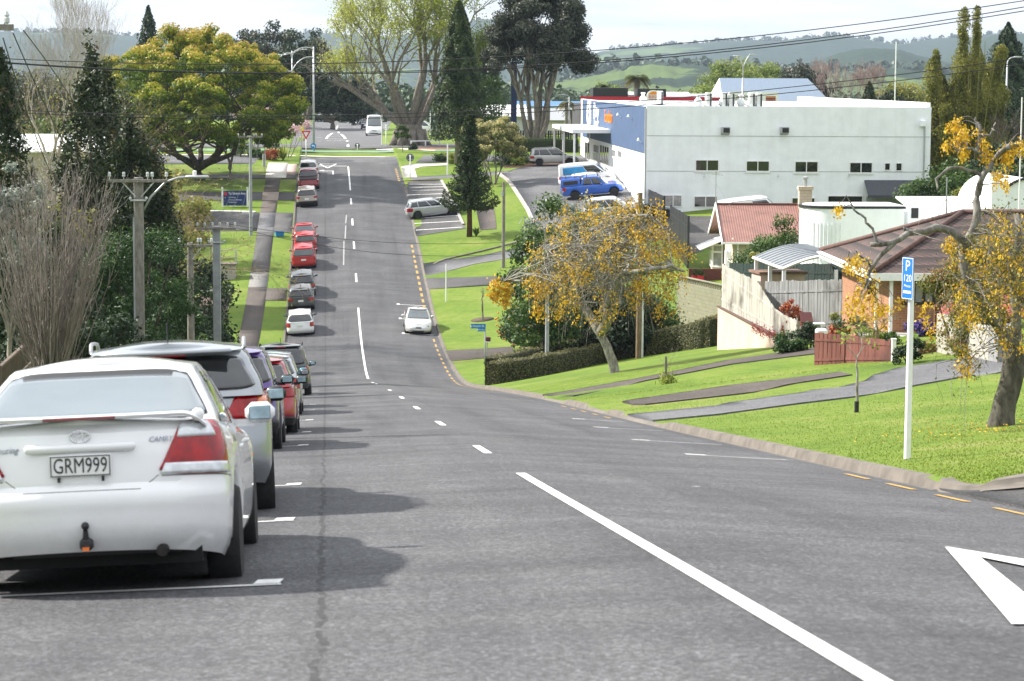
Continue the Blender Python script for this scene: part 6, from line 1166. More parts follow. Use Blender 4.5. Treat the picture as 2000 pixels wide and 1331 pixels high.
for i, (pxx, pyb) in enumerate(((1289, 206), (1415, 215), (1456, 216), (1481, 217), (1521, 217), (1632, 225))): roofthing('condenser_unit', ['white condenser unit right beside the burger sign', 'first white condenser unit left of the burger board lettering', 'second condenser unit in front of the burger board', 'third condenser unit in front of the burger picture', 'condenser unit at the right edge of the burger board', 'tall lone condenser unit on the right half of the roof'][i], 'condenser', pxx, pyb, 0, 'air conditioning condensers on the white roof', condenser)
# ---- burger place behind: black and red parapets, round sign, board building
x, y, z = at_px(1180, 300); F2 = Frame((x, y, z), HEAD); root = F2.root('takeaway_restaurant', 'black and red parapet restaurant behind the white building', 'building'); s = S(300)
u0, z1 = F2.front(1134, 191); u1, z0 = F2.front(1415, 204); MB().box(((u0+u1)/2, 5, z0/2), (u1-u0, 10, z0)).build('wall', plain('dark_wall', (.05, .05, .055), .7), root); MB().box(((u0+u1)/2, -.1, (z0+z1)/2-.3), (u1-u0, .2, z1-z0+.9)).build('red_band', M_redp, root)
a, zt = F2.front(1159, 172); b, _ = F2.front(1227, 172); MB().box(((a+b)/2, 2, zt/2), (b-a, 3.6, zt)).build('black_parapet', M_blackp, root)
a, zt = F2.front(1245, 174); b, _ = F2.front(1301, 174); MB().box(((a+b)/2, 1.4, zt/2), (b-a, 3.0, zt)).build('black_tower', M_blackp, root)
a, zt = F2.front(1211, 185); b, _ = F2.front(1245, 185); MB().box(((a+b)/2, 3.5, zt-1), (b-a, 3.0, 2)).build('white_parapet', M_wtrim, root)
# the burger sign stands in front of the tower
cu_, cz2 = F2.front(1275, 192); px1 = S(300); r1 = 13.5/px1; sg = thing('burger_sign', 'round topped white roof sign with an orange and red burger emblem', 'sign', tuple(F2.o+F2.u*cu_+F2.v*(-.9)), F2.hd); zc_ = cz2
th = np.linspace(0, math.pi, 17); out = [(r1*math.cos(t_), zc_+r1*.35+r1*.8*math.sin(t_)) for t_ in th]+[(-r1, zc_-r1*.9), (r1, zc_-r1*.9)]
V = np.array([(q[0], 0, q[1]) for q in out]+[(q[0], .3, q[1]) for q in out]); n_ = len(out); MB().add(V, [tuple(range(n_-1, -1, -1)) , tuple(range(n_, 2*n_))]+[(i, (i+1) % n_, n_+(i+1) % n_, n_+i) for i in range(n_)]).build('panel', M_wtrim, sg)
def half(r_, zc2, up, m): t_ = np.linspace(0, math.pi, 15); P_ = [(r_*math.cos(q), -.03, zc2+up*r_*.62*math.sin(q)) for q in t_]; m.add(P_+[(q[0], .0, q[2]) for q in P_], [tuple(range(14, -1, -1)) if up > 0 else tuple(range(15))])
mb_ = MB(); half(r1*.72, zc_+r1*.52, 1, mb_); mb_.build('bun', plain('bun_orange', (.85, .26, .02), .5), sg)
MR = plain('letter_red', (.55, .02, .02), .5); text(sg, 'lettering', 'BURGER', .55*r1, MR, face_M((0, -.04, zc_+r1*.20), (1, 0, 0), (0, 0, 1)), .02, width=r1*1.45); text(sg, 'lettering', 'KING', .72*r1, MR, face_M((0, -.04, zc_-r1*.36), (1, 0, 0), (0, 0, 1)), .02, width=r1*1.40)
MB().box((0, .15, (zc_-r1*.9)/2), (.5, .25, zc_-r1*.9)).build('post', M_wtrim, sg)
# board building: blue roof and burger board
x, y, z = at_px(1415, 330); F3 = Frame((x, y, z), HEAD); root = F3.root('hall_building', 'long white building with slate blue metal roof behind the roof plant', 'building')
u0, ze = F3.front(1414, 196); u1, _ = F3.front(1616, 200); zr_ = F3.front(1414, 170)[1]; MB().box(((u0+u1)/2, 6, ze/2), (u1-u0, 12, ze)).build('wall', M_wwall, root)
MB().slab([(u0-.3, -.5, ze-.1), (u1+.3, -.5, ze-.1), (u1-1.6, 6, zr_+1.2), (u0+.3, 6, zr_+1.2)], .12).slab([(u1+.3, 12.5, ze-.1), (u0-.3, 12.5, ze-.1), (u0+.3, 6, zr_+1.19), (u1-1.6, 6, zr_+1.19)], .12).slab([(u1+.3, -.5, ze-.1), (u1+.3, 12.5, ze-.1), (u1-1.6, 6, zr_+1.2)], .12).build('roof', plain('slate_blue_roof', (.17, .22, .29), .5, var=.08), root)
MB().prism([(u0-.05, -.3), (u0-.05, 12.3), (u0-.05, 6)], [ze-.2]*3, [ze-.2, ze-.2, zr_+1.1]).build('gable', M_wwall, root) if False else None
MB().slab([(u0-.3, -.5, ze-.1), (u0+.3, 6, zr_+1.2), (u0-.3, 12.5, ze-.1)], .1).build('gable', M_wwall, root)
a, zt = F3.front(1423, 179); b, zl = F3.front(1518, 203); bd = thing('advertising_board', 'white billboard with burger pictures and dark lettering in front of the blue roof', 'billboard', tuple(F3.o+F3.u*((a+b)/2)+F3.v*(-.9)), F3.hd); w_ = b-a; MB().box((0, .06, (zt+zl)/2), (w_, .1, zt-zl)).build('panel', M_wtrim, bd); MB().box((-w_*.3, .1, zl/2), (.15, .15, zl)).build('leg', M_steel, bd); MB().box((w_*.3, .1, zl/2), (.15, .15, zl)).build('leg', M_steel, bd)
MM = plain('letter_maroon', (.06, .01, .015), .5); text(bd, 'lettering', "KING'S", .95, MM, face_M((-w_*.27, 0, zt-.85), (1, 0, 0), (0, 0, 1)), .02, width=w_*.32); text(bd, 'lettering', 'COLLECTION', .5, MM, face_M((-w_*.27, 0, zt-1.5), (1, 0, 0), (0, 0, 1)), .02, width=w_*.30)
for k_, (cx_, w2) in enumerate(((.08, .17), (.34, .20))):
    m = MB(); 
    for zz, hh_, c_ in ((-.70, .22, 1), (-.92, .16, 2), (-1.12, .2, 3), (-1.36, .25, 1)): m.box((w_*cx_, -.03, zt+zz), (w_*w2, .03, hh_*1.0), mi=c_-1, bev=.0)
    m.build('burger_picture', [plain('picture_bun', (.55, .22, .07), .6, var=.3), plain('picture_salad', (.10, .05, .03), .6, var=.5), plain('picture_filling', (.45, .07, .03), .6, var=.5)], bd)
# roofs among the trees to the left of it
def simple_house(name, label, cat, pxx, zc_, w_, d_, pye, pyr, wallm, roofm, hd=0., group=None, windows=()):
    x, y, z = at_px(pxx, zc_); Fh = Frame((x, y, z), HEAD+hd); r_ = Fh.root(name, label, cat, group); ze = Fh.front(pxx, pye)[1]; zr2 = Fh.front(pxx, pyr, d_/2)[1]; MB().box((0, d_/2, ze/2-.5), (w_, d_, ze+1)).build('wall', wallm, r_)
    MB().slab([(-w_/2-.4, -.5, ze-.12), (w_/2+.4, -.5, ze-.12), (w_/2+.4, d_/2, zr2), (-w_/2-.4, d_/2, zr2)], .1).slab([(w_/2+.4, d_+.5, ze-.12), (-w_/2-.4, d_+.5, ze-.12), (-w_/2-.4, d_/2, zr2-.01), (w_/2+.4, d_/2, zr2-.01)], .1).build('roof', roofm, r_)
    for sx_ in (-1, 1): MB().slab([(sx_*w_/2, 0, ze), (sx_*w_/2, d_, ze), (sx_*w_/2, d_/2, zr2-.12)][::sx_], .1).build('gable', wallm, r_)
    for (uc, zc2, ww, hh) in windows: window(Fh, r_, uc-ww/2, uc+ww/2, zc2-hh/2, zc2+hh/2, 'front', 0, 2, .08)
    return r_, Fh
M_greyroof = plain('grey_roof', (.30, .31, .33), .5, var=.1); M_cream = wallmat('cream_wall', (.66, .62, .54)); M_ltgrey = wallmat('light_grey_wall', (.50, .50, .50))
simple_house('shop', 'cream low shop with grey roof behind the spreading tree', 'building', 1040, 318, 13, 9, 233, 212, M_cream, M_greyroof, windows=((-2, 2, 1.6, 1.0),))
simple_house('shop', 'grey walled shop between bushy conifer and blue pylon', 'building', 975, 300, 6.5, 9, 225, 205, M_ltgrey, M_wtrim, windows=((1, 2.2, 1.2, 1.0),))
simple_house('house', 'white house roof far behind the red parapet', 'house', 1325, 380, 9, 8, 192, 183, M_wwall, M_greyroof)
simple_house('house', 'white gabled house roof beside the willowy trees', 'house', 1290, 420, 10, 8, 186, 180, M_wwall, M_wtrim)
simple_house('house', 'pale grey house half hidden by leafless trees at the left', 'house', 85, 158, 7.5, 8, 292, 262, M_ltgrey, M_roofw, windows=((-1, 4.5, 1.4, 1.2), (1.8, 4.5, 1.4, 1.2)))
simple_house('house', 'blue roofed house low behind the spreading tree trunks', 'house', 1080, 345, 10, 8, 206, 198, M_wwall, plain('blue_roof', (.06, .17, .36), .5))
# ---- house with the pink corrugated roof
x, y, z, zc = hit(1430, 562); F = Frame((x, y, z), HEAD - R(4)); root = F.root('pink_roof_house', 'old cream bungalow with faded pink corrugated roof and bay window', 'house'); D_ = 10.0; ze = F.front(1430, 468)[1]; zr_ = F.side(1390, 399, 0)[1]; vmid = F.side(1390, 399, 0)[0]; D_ = 2*vmid if 6 < 2*vmid < 14 else 9.5; vmid = D_/2; zr_ = F.on(1400, 399, F.v, vmid)[2]; UL = F.front(1640, 500)[0]
M_pinkroof = None
def corr(name, c, pitch=.11, axis='X', wear=.25):
    m, nt, b = nodes(name); p = geo(nt); w_ = N(nt, 'ShaderNodeTexWave', i_Scale=1/pitch/2/1.0*1.0, wave_type='BANDS', bands_direction=axis); L(nt, p, w_.inputs[0]); w_.inputs['Scale'].default_value = .314/pitch*1.0; f = noise(nt, .9, 5, p, .7)
    col = ramp(nt, f, [(.3, tuple(q*(1-wear) for q in c)), (.65, tuple(min(1, q*(1+wear*.6)) for q in c))]); L(nt, mixc(nt, .5, col, ramp(nt, w_.outputs['Fac'], [(.15, (.55, .52, .5)), (.6, (1.0, 1.0, 1.0))]), 'MULTIPLY'), b.inputs['Base Color']); b.inputs['Roughness'].default_value = .55; bump(nt, b, w_.outputs['Fac'], .6, .03); return m
M_cb = brickmat('cream_block', (.50, .43, .34), (.55, .47, .38), (.34, .29, .23), .42, .20); M_pinkroof = corr('pink_corrugated', (.26, .125, .098), .16)
MB().box((UL/2, D_/2, ze/2-.5), (UL, D_, ze+1)).build('wall', M_cb, root)
ov = .75
MB().slab([(-ov, -.45, ze-.2), (UL+.4, -.45, ze-.2), (UL+.4, vmid, zr_), (-ov, vmid, zr_)], .08).slab([(UL+.4, D_+.45, ze-.2), (-ov, D_+.45, ze-.2), (-ov, vmid, zr_-.004), (UL+.4, vmid, zr_-.004)], .08).build('roof', M_pinkroof, root)
MB().box((UL/2-.2, vmid, zr_+.04), (UL+1.0, .22, .09)).build('ridge', plain('dull_red_ridge', (.15, .06, .05), .6), root)
MB().slab([(-.04, D_, ze), (-.04, 0, ze), (-.04, vmid, zr_-.1)][::1], .06).build('gable', M_beige, root)
for a, b in (((-ov-.02, -.47, ze-.26), (-ov-.02, vmid, zr_-.04)), ((-ov-.02, D_+.47, ze-.26), (-ov-.02, vmid, zr_-.04))): MB().slab([(a[0], a[1], a[2]-.1), (b[0], b[1], b[2]-.1), (b[0], b[1], b[2]+.16), (a[0], a[1], a[2]+.16)] if a[1] > 1 else [(b[0], b[1], b[2]-.1), (a[0], a[1], a[2]-.1), (a[0], a[1], a[2]+.16), (b[0], b[1], b[2]+.16)], .06).build('barge_board', M_wtrim, root)
MB().box((UL/2-.2, -.52, ze-.22), (UL+1.0, .12, .12)).build('gutter', M_wtrim, root); MB().tube([(.32, -.10, 0), (.32, -.10, ze-.25)], .06, 8).build('downpipe', M_wtrim, root)
window(F, root, -.0+.0+D_*.13, D_*.13+2.0, ze-2.25, ze-.85, 'side', 0, 3, .10, M_lglass, rows=2, sill=True)
b0, b1 = D_*.62, D_*.62+2.7
bay = MB(); bay.prism([(-.05, b0), (-.05, b1), (-.75, b1-.5), (-.75, b0+.5)][::-1], [0]*4, [ze-.75]*4).build('bay', M_cb, root)
for (p0, p1) in (((-.76, b0+.5), (-.76, b1-.5)), ((-.06, b0), (-.76, b0+.5))):
    q0, q1 = np.array(p0), np.array(p1); ln = np.linalg.norm(q1-q0); mid = (q0+q1)/2; an = math.atan2(q1[1]-q0[1], q1[0]-q0[0]); f = MB(); zlo, zhi = .9, ze-.80; nq = np.array([-(q1-q0)[1], (q1-q0)[0]])/ln; nq = nq if nq[0] < 0 or (nq[0] <= .8 and nq[1] < 0) else -nq
    for e in (0, .5, 1) if p0[0] == p1[0] else (0, 1): c_ = q0+(q1-q0)*(.06+.88*e)+nq*.02; f.box((c_[0], c_[1], (zlo+zhi)/2), (.12, .07, zhi-zlo), rz=an)
    for zz in (zlo, zlo+(zhi-zlo)*.68, zhi): f.box((mid[0]+nq[0]*.02, mid[1]+nq[1]*.02, zz), (ln, .075, .12), rz=an)
    o = f.build('window', M_wtrim, root); MB().box((mid[0]+nq[0]*.008, mid[1]+nq[1]*.008, (zlo+zhi)/2), (ln*.9, .02, zhi-zlo-.1), rz=an).build('pane', M_lglass, o)
MB().slab([(-1.7, b0-.5, ze-1.05), (-.03, b0-.5, ze-.35), (-.03, b1+.5, ze-.35), (-1.7, b1+.5, ze-1.05)], .07).build('awning', M_wtrim, root)
MB().box((-.04, D_*.45, 1.05), (.07, .95, 2.1)).build('door', M_wtrim, root)
u_, z_ = F.front(1572, 400, vmid*.9); w0 = u_; MB().box((w0, vmid*.9, zr_+.15), (.85, .75, 1.9)).box((w0, vmid*.9, zr_+1.14), (1.0, .9, .22)).build('chimney', M_cb, root); MB().lathe([(.13, 0), (.13, .5), (.2, .52), (.2, .62), (.05, .66)], 10, c=(w0, vmid*.9, zr_+1.25)).build('chimney_pot', M_steel, root)
u_, _ = F.front(1386, 400, vmid); MB().tube([(u_+.4, vmid, zr_), (u_+.4, vmid, zr_+2.3)], .03, 6).tube([(u_+.1, vmid, zr_+2.0), (u_+.9, vmid, zr_+1.95)], .02, 5).tube([(u_+.4, vmid, zr_+1.4), (u_+1.4, vmid-.6, zr_-.2)], .008, 4).build('tv_aerial', M_steel, root)
MB().box((-1.4, D_*.45, .25), (1.6, 1.6, .5)).box((-2.2, D_*.45, .1), (1.0, 1.6, .3)).box((-1.5, D_*.45-.9, .5), (2.2, .2, .9)).build('steps', M_maroon, root)
for i, (pxx, pyy) in enumerate(((1356, 551), (1368, 551))):
    x2, y2, z2, zc2 = hit(pxx, pyy); t_ = thing('flower_pot', ['red square flower pot left of the maroon steps', 'red square flower pot nearest the maroon steps'][i], 'flower pot', (x2, y2, z2), HEAD, 'red pots by the bungalow steps'); MB().box((0, 0, .22), (.42, .42, .44), bev=.03).build('pot', M_redp, t_); k = 160; leafmesh('plant', np.column_stack([rng.normal(size=(k, 2))*.15, .45+np.abs(rng.normal(size=k))*.2]), sph(k), .12, LM['mid'], t_)
# ---- white round-ended building, low roof and barrel vaulted block behind the brick house
x, y, z = at_px(1574, 118); F = Frame((x, y, z), HEAD); root = F.root('round_ended_building', 'white building with a rounded end and black roof edge', 'building'); s = S(118); W2 = 190/s; zt = F.front(1640, 408)[1]; rr = 1.9
pl_ = [(rr-rr*math.sin(t_), rr-rr*math.cos(t_)) for t_ in np.linspace(0, math.pi, 15)]+[(W2, 2*rr), (W2, 0)]
MB().prism(pl_[::-1], -1, zt).build('wall', M_wwall, root, smooth=40); pl2 = [(q[0]+(-.08 if q[0] < W2*.5 else .08), q[1]) for q in pl_]; MB().prism(pl2[::-1], zt-.02, zt+.10).build('roof_edge', M_blackp, root); MB().prism([(q[0]*.99+.1, q[1]*.9+.15) for q in pl_][::-1], zt+.08, zt+.14).build('roof', M_roofw, root)
zm = F.front(1640, 470)[1]; 
cl_ = MB(); 
for t_ in np.linspace(.15, math.pi*.52, 15): cl_.box((rr-(rr+.02)*math.sin(t_), rr-(rr+.02)*math.cos(t_), zm-.1), (.025, .025, 1.9), rz=t_)
cl_.build('cladding_rib', M_roofw, root) if False else tag(cl_.build('ribbed_cladding', M_roofw, root))
a, z1_ = F.front(1790, 404, 3); b, z0_ = F.front(1900, 418, 3); MB().slab([(a, 1.0, z0_-.25), (b+3, 1.0, z0_-.25), (b+3, 7.5, z1_+.3), (a, 7.5, z1_+.3)], .1).build('ribbed_roof', corr('white_corrugated', (.78, .79, .79), .4), root)
a, z1_ = F.front(1776, 400, 1.5); MB().box((a+.2, 1.5, z1_/2-.5), (.7, .7, z1_+1)).build('vent_tower', M_wwall, root); MB().box((a+.2, 1.14, z1_-.4), (.35, .03, .5)).build('vent_opening', M_blackp, root)
x, y, z = at_px(1890, 112); F = Frame((x, y, z), HEAD); root = F.root('vaulted_building', 'white barrel vaulted block with square chimney at the right edge', 'building'); s = S(112); rv = 58/s; za = F.front(1945, 412)[1]; th = np.linspace(0, math.pi, 19); hv = 62/s
pr_ = [(rv+1.4-rv*1.12*math.cos(t_), za+hv*math.sin(t_)) for t_ in th]; V = np.array([[(q[0], d_, q[1]) for q in pr_] for d_ in (0, 7)]); m = MB().grid(V, flip=True); m.add([(q[0], .02, q[1]) for q in pr_], [tuple(range(18, -1, -1))]); m.box((rv+1.4, 3.5, za/2-.6), (rv*2.24, 6.9, za+1.2)); m.build('wall', M_wwall, root, smooth=40)
ed = [(q[0], -.05, q[1]+.04) for q in pr_]; MB().tube(ed, .07, 6).build('roof_edge', M_blackp, root)
a, z1_ = F.front(1933, 355, -.3); b, _ = F.front(1966, 355, -.3); MB().box(((a+b)/2, -.35, z1_/2), (b-a, .65, z1_)).build('chimney', M_wwall, root); MB().lathe([(.16, 0), (.16, .2), (.28, .22), (.30, .34), (.1, .42)], 12, c=((a+b)/2-.1, -.35, z1_)).build('chimney_cowl', M_steel, root)
# tripod mast
x, y, z = at_px(1843, 104); t_ = thing('aerial_mast', 'thin tripod aerial mast above the brown roof', 'mast', (x, y, z), HEAD); zt = W(1843, 345, 104)[2]-z; zl = W(1843, 412, 104)[2]-z; s = S(104)
MB().tube([(0, 0, zl-1), (0, 0, zt)], .025, 6).build('mast', M_steel, t_)
for a in (-14, 20, 6): MB().tube([(0, 0, zt-.9), (a/s, .3, zl-.3)], .015, 5).build('leg', M_steel, t_)
# ---- brown tiled brick house
x, y = at_px(1735, 84)[:2]; z = G(x, y); F = Frame((x, y, z), HEAD - R(2)); root = F.root('brick_house', 'brown tiled hip roof brick house with white porch posts', 'house'); s = S(84); ze = F.front(1735, 530)[1]; u0 = F.front(1708, 530)[0]; UL = u0+22; D_ = 9.2; vm = D_/2; zr_ = F.on(1880, 416, F.v, vm)[2]; ua = F.on(1880, 416, F.v, vm)[0]
def tilemat(name, c):
    m, nt, b = nodes(name); p = geo(nt); sx_ = nt.nodes.new('ShaderNodeSeparateXYZ'); L(nt, p, sx_.inputs[0]); f = noise(nt, 2.2, 5, p, .7)
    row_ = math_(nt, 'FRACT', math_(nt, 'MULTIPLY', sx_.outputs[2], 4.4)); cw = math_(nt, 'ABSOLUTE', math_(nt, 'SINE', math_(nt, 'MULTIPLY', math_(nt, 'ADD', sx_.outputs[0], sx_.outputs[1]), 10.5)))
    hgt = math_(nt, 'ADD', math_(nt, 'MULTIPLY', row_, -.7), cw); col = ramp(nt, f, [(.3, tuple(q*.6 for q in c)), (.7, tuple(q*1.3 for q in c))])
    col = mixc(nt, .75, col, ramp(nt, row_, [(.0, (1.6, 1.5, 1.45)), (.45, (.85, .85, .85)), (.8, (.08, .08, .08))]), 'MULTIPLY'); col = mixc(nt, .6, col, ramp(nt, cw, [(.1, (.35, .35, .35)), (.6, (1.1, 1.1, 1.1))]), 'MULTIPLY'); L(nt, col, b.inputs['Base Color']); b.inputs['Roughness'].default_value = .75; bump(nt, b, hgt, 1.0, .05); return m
M_tile = tilemat('brown_tiles', (.066, .038, .032)); M_brick = brickmat('orange_brick', (.40, .17, .065), (.30, .115, .05), (.30, .24, .19))
MB().box((UL/2, D_/2, ze/2-.6), (UL, D_, ze+1.2)).build('wall', M_brick, root)
e0 = (u0-.2, -.75, ze-.02); e1 = (UL+.6, -.75, ze-.02); e2 = (UL+.6, D_+.75, ze-.02); e3 = (u0-.2, D_+.75, ze-.02); r0 = (ua, vm, zr_); r1 = (UL+.6, vm, zr_)
MB().slab([e0, e1, r1, r0], .1).slab([e3, e0, r0], .1).slab([e2, e3, r0, r1], .1).build('roof', M_tile, root)
def ridge(a, b, m): m.tube([a, tuple(np.array(a)*.5+np.array(b)*.5), b], .10, 8)
m = MB(); ridge(np.array(e0)+(0, 0, .05), np.array(r0)+(0, 0, .04), m); ridge(np.array(e3)+(0, 0, .05), np.array(r0)+(0, 0, .04), m); ridge(np.array(r0)+(0, 0, .04), np.array(r1)+(0, 0, .04), m); m.build('ridge_tiles', plain('ridge_brown', (.10, .055, .045), .8, var=.3), root, smooth=True)
MB().box(((u0+UL)/2+.2, -.77, ze-.14), (UL-u0+.8, .05, .26)).build('fascia', M_wtrim, root); MB().box((u0-.22, D_/2, ze-.14), (.05, D_+1.5, .26)).build('fascia', M_wtrim, root)
MB().box(((u0+UL)/2, D_/2, ze-.05), (UL-u0+.7, D_+1.4, .05)).build('soffit', M_wtrim, root)
for pxx in (1712, 1740): u_, _ = F.front(pxx, 600, -.5); MB().box((u_, -.5, ze/2-.1), (.11, .11, ze-.1)).build('porch_post', M_wtrim, root)
for x0, x1, y0, y1, np_, gm in ((1763,1826,535,596,3,M_lglass),(1838,1880,540,600,2,M_dglass),(1695,1704,540,575,1,M_dglass)):
    (a, zt), (b, zl) = F.front(x0, y0), F.front(x1, y1); window(F, root, a, b, zl, zt, 'front', 0, np_, .10, gm, plain('dark_frame', (.03, .025, .022), .6), rows=1)
MB().box((UL*.25, -.75, .06), (UL*.6, 1.4, .2)).build('porch_step', M_conc, root)
# ---- carport with curved roof
x, y, z = at_px(1525, 97); F = Frame((x, y, z), HEAD); root = F.root('carport', 'white framed carport with curved ribbed grey roof', 'carport'); 
fl, fz = F.front(1525, 523); z_e = fz; z_t = F.front(1580, 480, 5.2)[1]; ul = F.front(1640, 505)[0]
U_ = np.linspace(0, ul, 13); zz = z_e+(z_t-z_e)*np.sin(U_/ul*math.pi*.62)/1.0; V = np.array([[(u_, 0, q), (u_-.25, 5.2, q+.05)] for u_, q in zip(U_, zz)]); m = MB().grid(V, flip=False); m.grid(V-np.array([0, 0, .04]), flip=True)
for j in np.linspace(.05, .95, 9): m.tube([(u_-.25*j, 5.2*j, q+.02+.05*j) for u_, q in zip(U_, zz)], .035, 4)
m.build('roof', plain('polycarbonate_grey', (.25, .27, .29), .4, var=.1), root, smooth=40)
MB().tube([(u_, -.03, q-.05) for u_, q in zip(U_, zz)], .07, 4).tube([(0, 0, z_e-.05), (-.25, 5.2, z_e)], .07, 4).build('edge_beam', M_wtrim, root)
for u_, v_ in ((.1, .1), (-.15, 5.0), (0, 2.6), (ul*.95, .1)): MB().box((u_, v_, z_e/2-.1), (.14, .14, z_e)).build('post', M_wtrim, root)
# ---- fences
def weather(name, lo, hi, stain=(.05, .04, .035), pitch=.15):
    m, nt, b = nodes(name); p = geo(nt); mp = N(nt, 'ShaderNodeMapping'); mp.inputs['Scale'].default_value = (7, 7, .5); L(nt, p, mp.inputs[0]); f = noise(nt, 1, 5, mp.outputs[0], .7); g = noise(nt, .8, 4, p)
    c = ramp(nt, f, [(.3, lo), (.65, hi)]); L(nt, mixc(nt, ramp(nt, g, [(.5, (0, 0, 0)), (.72, (.8, .8, .8))]), c, stain), b.inputs['Base Color']); b.inputs['Roughness'].default_value = .9; return m
M_wea = weather('weathered_wood_lit', (.24, .22, .19), (.50, .48, .43)); M_wea2 = weather('weathered_wood_shade', (.15, .15, .145), (.36, .37, .37)); M_redwood = weather('red_stained_wood', (.12, .035, .028), (.22, .08, .062), (.07, .03, .025)); M_green = weather('dark_green_boards', (.010, .022, .018), (.022, .045, .038)); M_brownw = weather('brown_trellis', (.07, .05, .033), (.13, .095, .065))  # the pale and the grey timber carry the fence's sun and shade in colour
def paling(name, label, A, B, zb, zt, mat, bw=.14, gap=.012, th=.025, group=None, posts=0, postm=None, rail=True, zoff=0, cat='fence', jit=.015):
    """boards from A to B (world xy); zb, zt world heights as (start, end) or lists along the run"""
    A, B = np.array(A, float), np.array(B, float); ln = np.linalg.norm(B-A); hd = math.atan2(B[1]-A[1], B[0]-A[0]); z0 = np.interp(0, [0, 1], [zb[0], zb[-1]]); r_ = thing(name, label, cat, (A[0], A[1], zb[0]), hd, group); n_ = int(ln/(bw+gap)); m = MB(); fx = np.linspace(0, 1, len(zb)); ft = np.linspace(0, 1, len(zt))
    for i in range(n_):
        u = (i+.5)/n_; b_ = np.interp(u, fx, zb)-zb[0]; t_ = np.interp(u, ft, zt)-zb[0]+rng.normal()*jit; m.box((u*ln, rng.normal()*.004, (b_+t_)/2), (bw, th, t_-b_))
    m.build('boards', mat, r_)
    if rail:
        for k_ in (.2, .8): q0, q1 = (zb[0]+(zt[0]-zb[0])*k_-zb[0]), (zb[-1]+(zt[-1]-zb[-1])*k_-zb[0]); MB().slab([(0, .02, q0-.04), (ln, .02, q1-.04), (ln, .02, q1+.04), (0, .02, q0+.04)], -.05).build('rail', mat, r_)
    for k_ in range(posts): u = k_/(max(1, posts-1)); b_ = np.interp(u, fx, zb)-zb[0]; t_ = np.interp(u, ft, zt)-zb[0]; MB().box((u*ln, .07, (b_+t_)/2), (.1, .1, t_-b_)).build('post', postm or mat, r_)
    return r_
def wz(pxx, pyy, zc_): return W(pxx, pyy, zc_)
# pale weathered fence climbing the peach wall
zA, zB = 104, 90
A = wz(1410, 600, zA); B = wz(1556, 668, zB)
paling('paling_fence', 'sunlit weathered paling fence climbing along the top of the peach wall', A[:2], B[:2], [wz(1410,602,zA)[2], wz(1480,640,97)[2], wz(1556,672,zB)[2]], [wz(1412,515,zA)[2], wz(1452,535,100)[2], wz(1492,551,96.5)[2], wz(1518,610,93)[2], wz(1556,626,zB)[2]], M_wea, .15, posts=3)
C1 = wz(1494, 600, 96.5); C2 = wz(1668, 600, 92.5); paling('paling_fence', 'grey weathered paling fence across the back of the garden, in shade', C1[:2], C2[:2], [wz(1494,634,96.5)[2]-.5, wz(1668,634,92.5)[2]-.3], [wz(1494,550,96.5)[2], wz(1668,545,92.5)[2]], M_wea2, .15, posts=4)
q0 = wz(1402, 600, 104.5); q1 = wz(1527, 660, 91.5); o_ = (q0[0], q0[1], G(q0[0], q0[1])-.3); hd = math.atan2(q1[1]-q0[1], q1[0]-q0[0]); ln = math.hypot(q1[0]-q0[0], q1[1]-q0[1]); rw = thing('retaining_wall', 'smooth peach rendered retaining wall with sloping top', 'wall', o_, hd); t0 = wz(1403, 600, 104.5)[2]-o_[2]; t1 = wz(1527, 667, 91.5)[2]-o_[2]; b1 = G(q1[0], q1[1])-o_[2]-.4
MB().prism([(0, 0), (ln, 0), (ln, .25), (0, .25)], [-.3, b1, b1, -.3], [t0, t1, t1, t0]).build('wall', M_peach, rw); MB().slab([(-.03, -.05, t0+.06), (ln+.02, -.05, t1+.06), (ln+.02, .32, t1+.06), (-.03, .32, t0+.06)], .05).build('capping', plain('brown_capping', (.10, .06, .045), .8), rw)
# little planter box at the fence corner, dark boarded fence, letterbox roof
x, y, z = at_px(1525, 101); t_ = thing('planter_shed', 'small cream boarded box with a flat timber top behind the pale fence', 'shed', (x, y, z), HEAD+R(8)); zt = W(1525, 534, 101)[2]-z; s = S(101); wd_ = 90/s; MB().box((0, .5, zt/2), (wd_, 1.2, zt)).build('box', M_peach, t_); MB().box((0, .5, zt+.05), (wd_+.2, 1.45, .09)).build('top', plain('timber_top', (.20, .12, .085), .8, var=.3, scale=3), t_)
p0 = wz(1425, 520, 108); p1 = wz(1680, 515, 100); paling('boarded_fence', 'dark green boarded fence behind the weathered palings', p0[:2], p1[:2], [wz(1425,560,108)[2]-1, wz(1680,560,100)[2]-1], [wz(1425,514,108)[2], wz(1680,516,100)[2]], M_green, .2, posts=3)
x, y, z = at_px(1573, 88); t_ = thing('letterbox_shelter', 'small maroon gabled letterbox roof on a post', 'letterbox', (x, y, z), HEAD); s = S(88); zt = W(1573, 610, 88)[2]-z; zl = W(1573, 628, 88)[2]-z; w_ = 24/s
MB().slab([(-w_/2, -.25, zl), (w_/2, -.25, zl), (w_/2, .1, zt), (-w_/2, .1, zt)], .03).slab([(w_/2, .45, zl), (-w_/2, .45, zl), (-w_/2, .1, zt-.005), (w_/2, .1, zt-.005)], .03).build('roof', M_maroon, t_); MB().box((0, .1, zl-.2), (.3, .4, .4)).build('box', M_maroon, t_); MB().box((-w_*.3, .1, zl/2-.2), (.1, .1, zl)).build('post', M_wea2, t_)
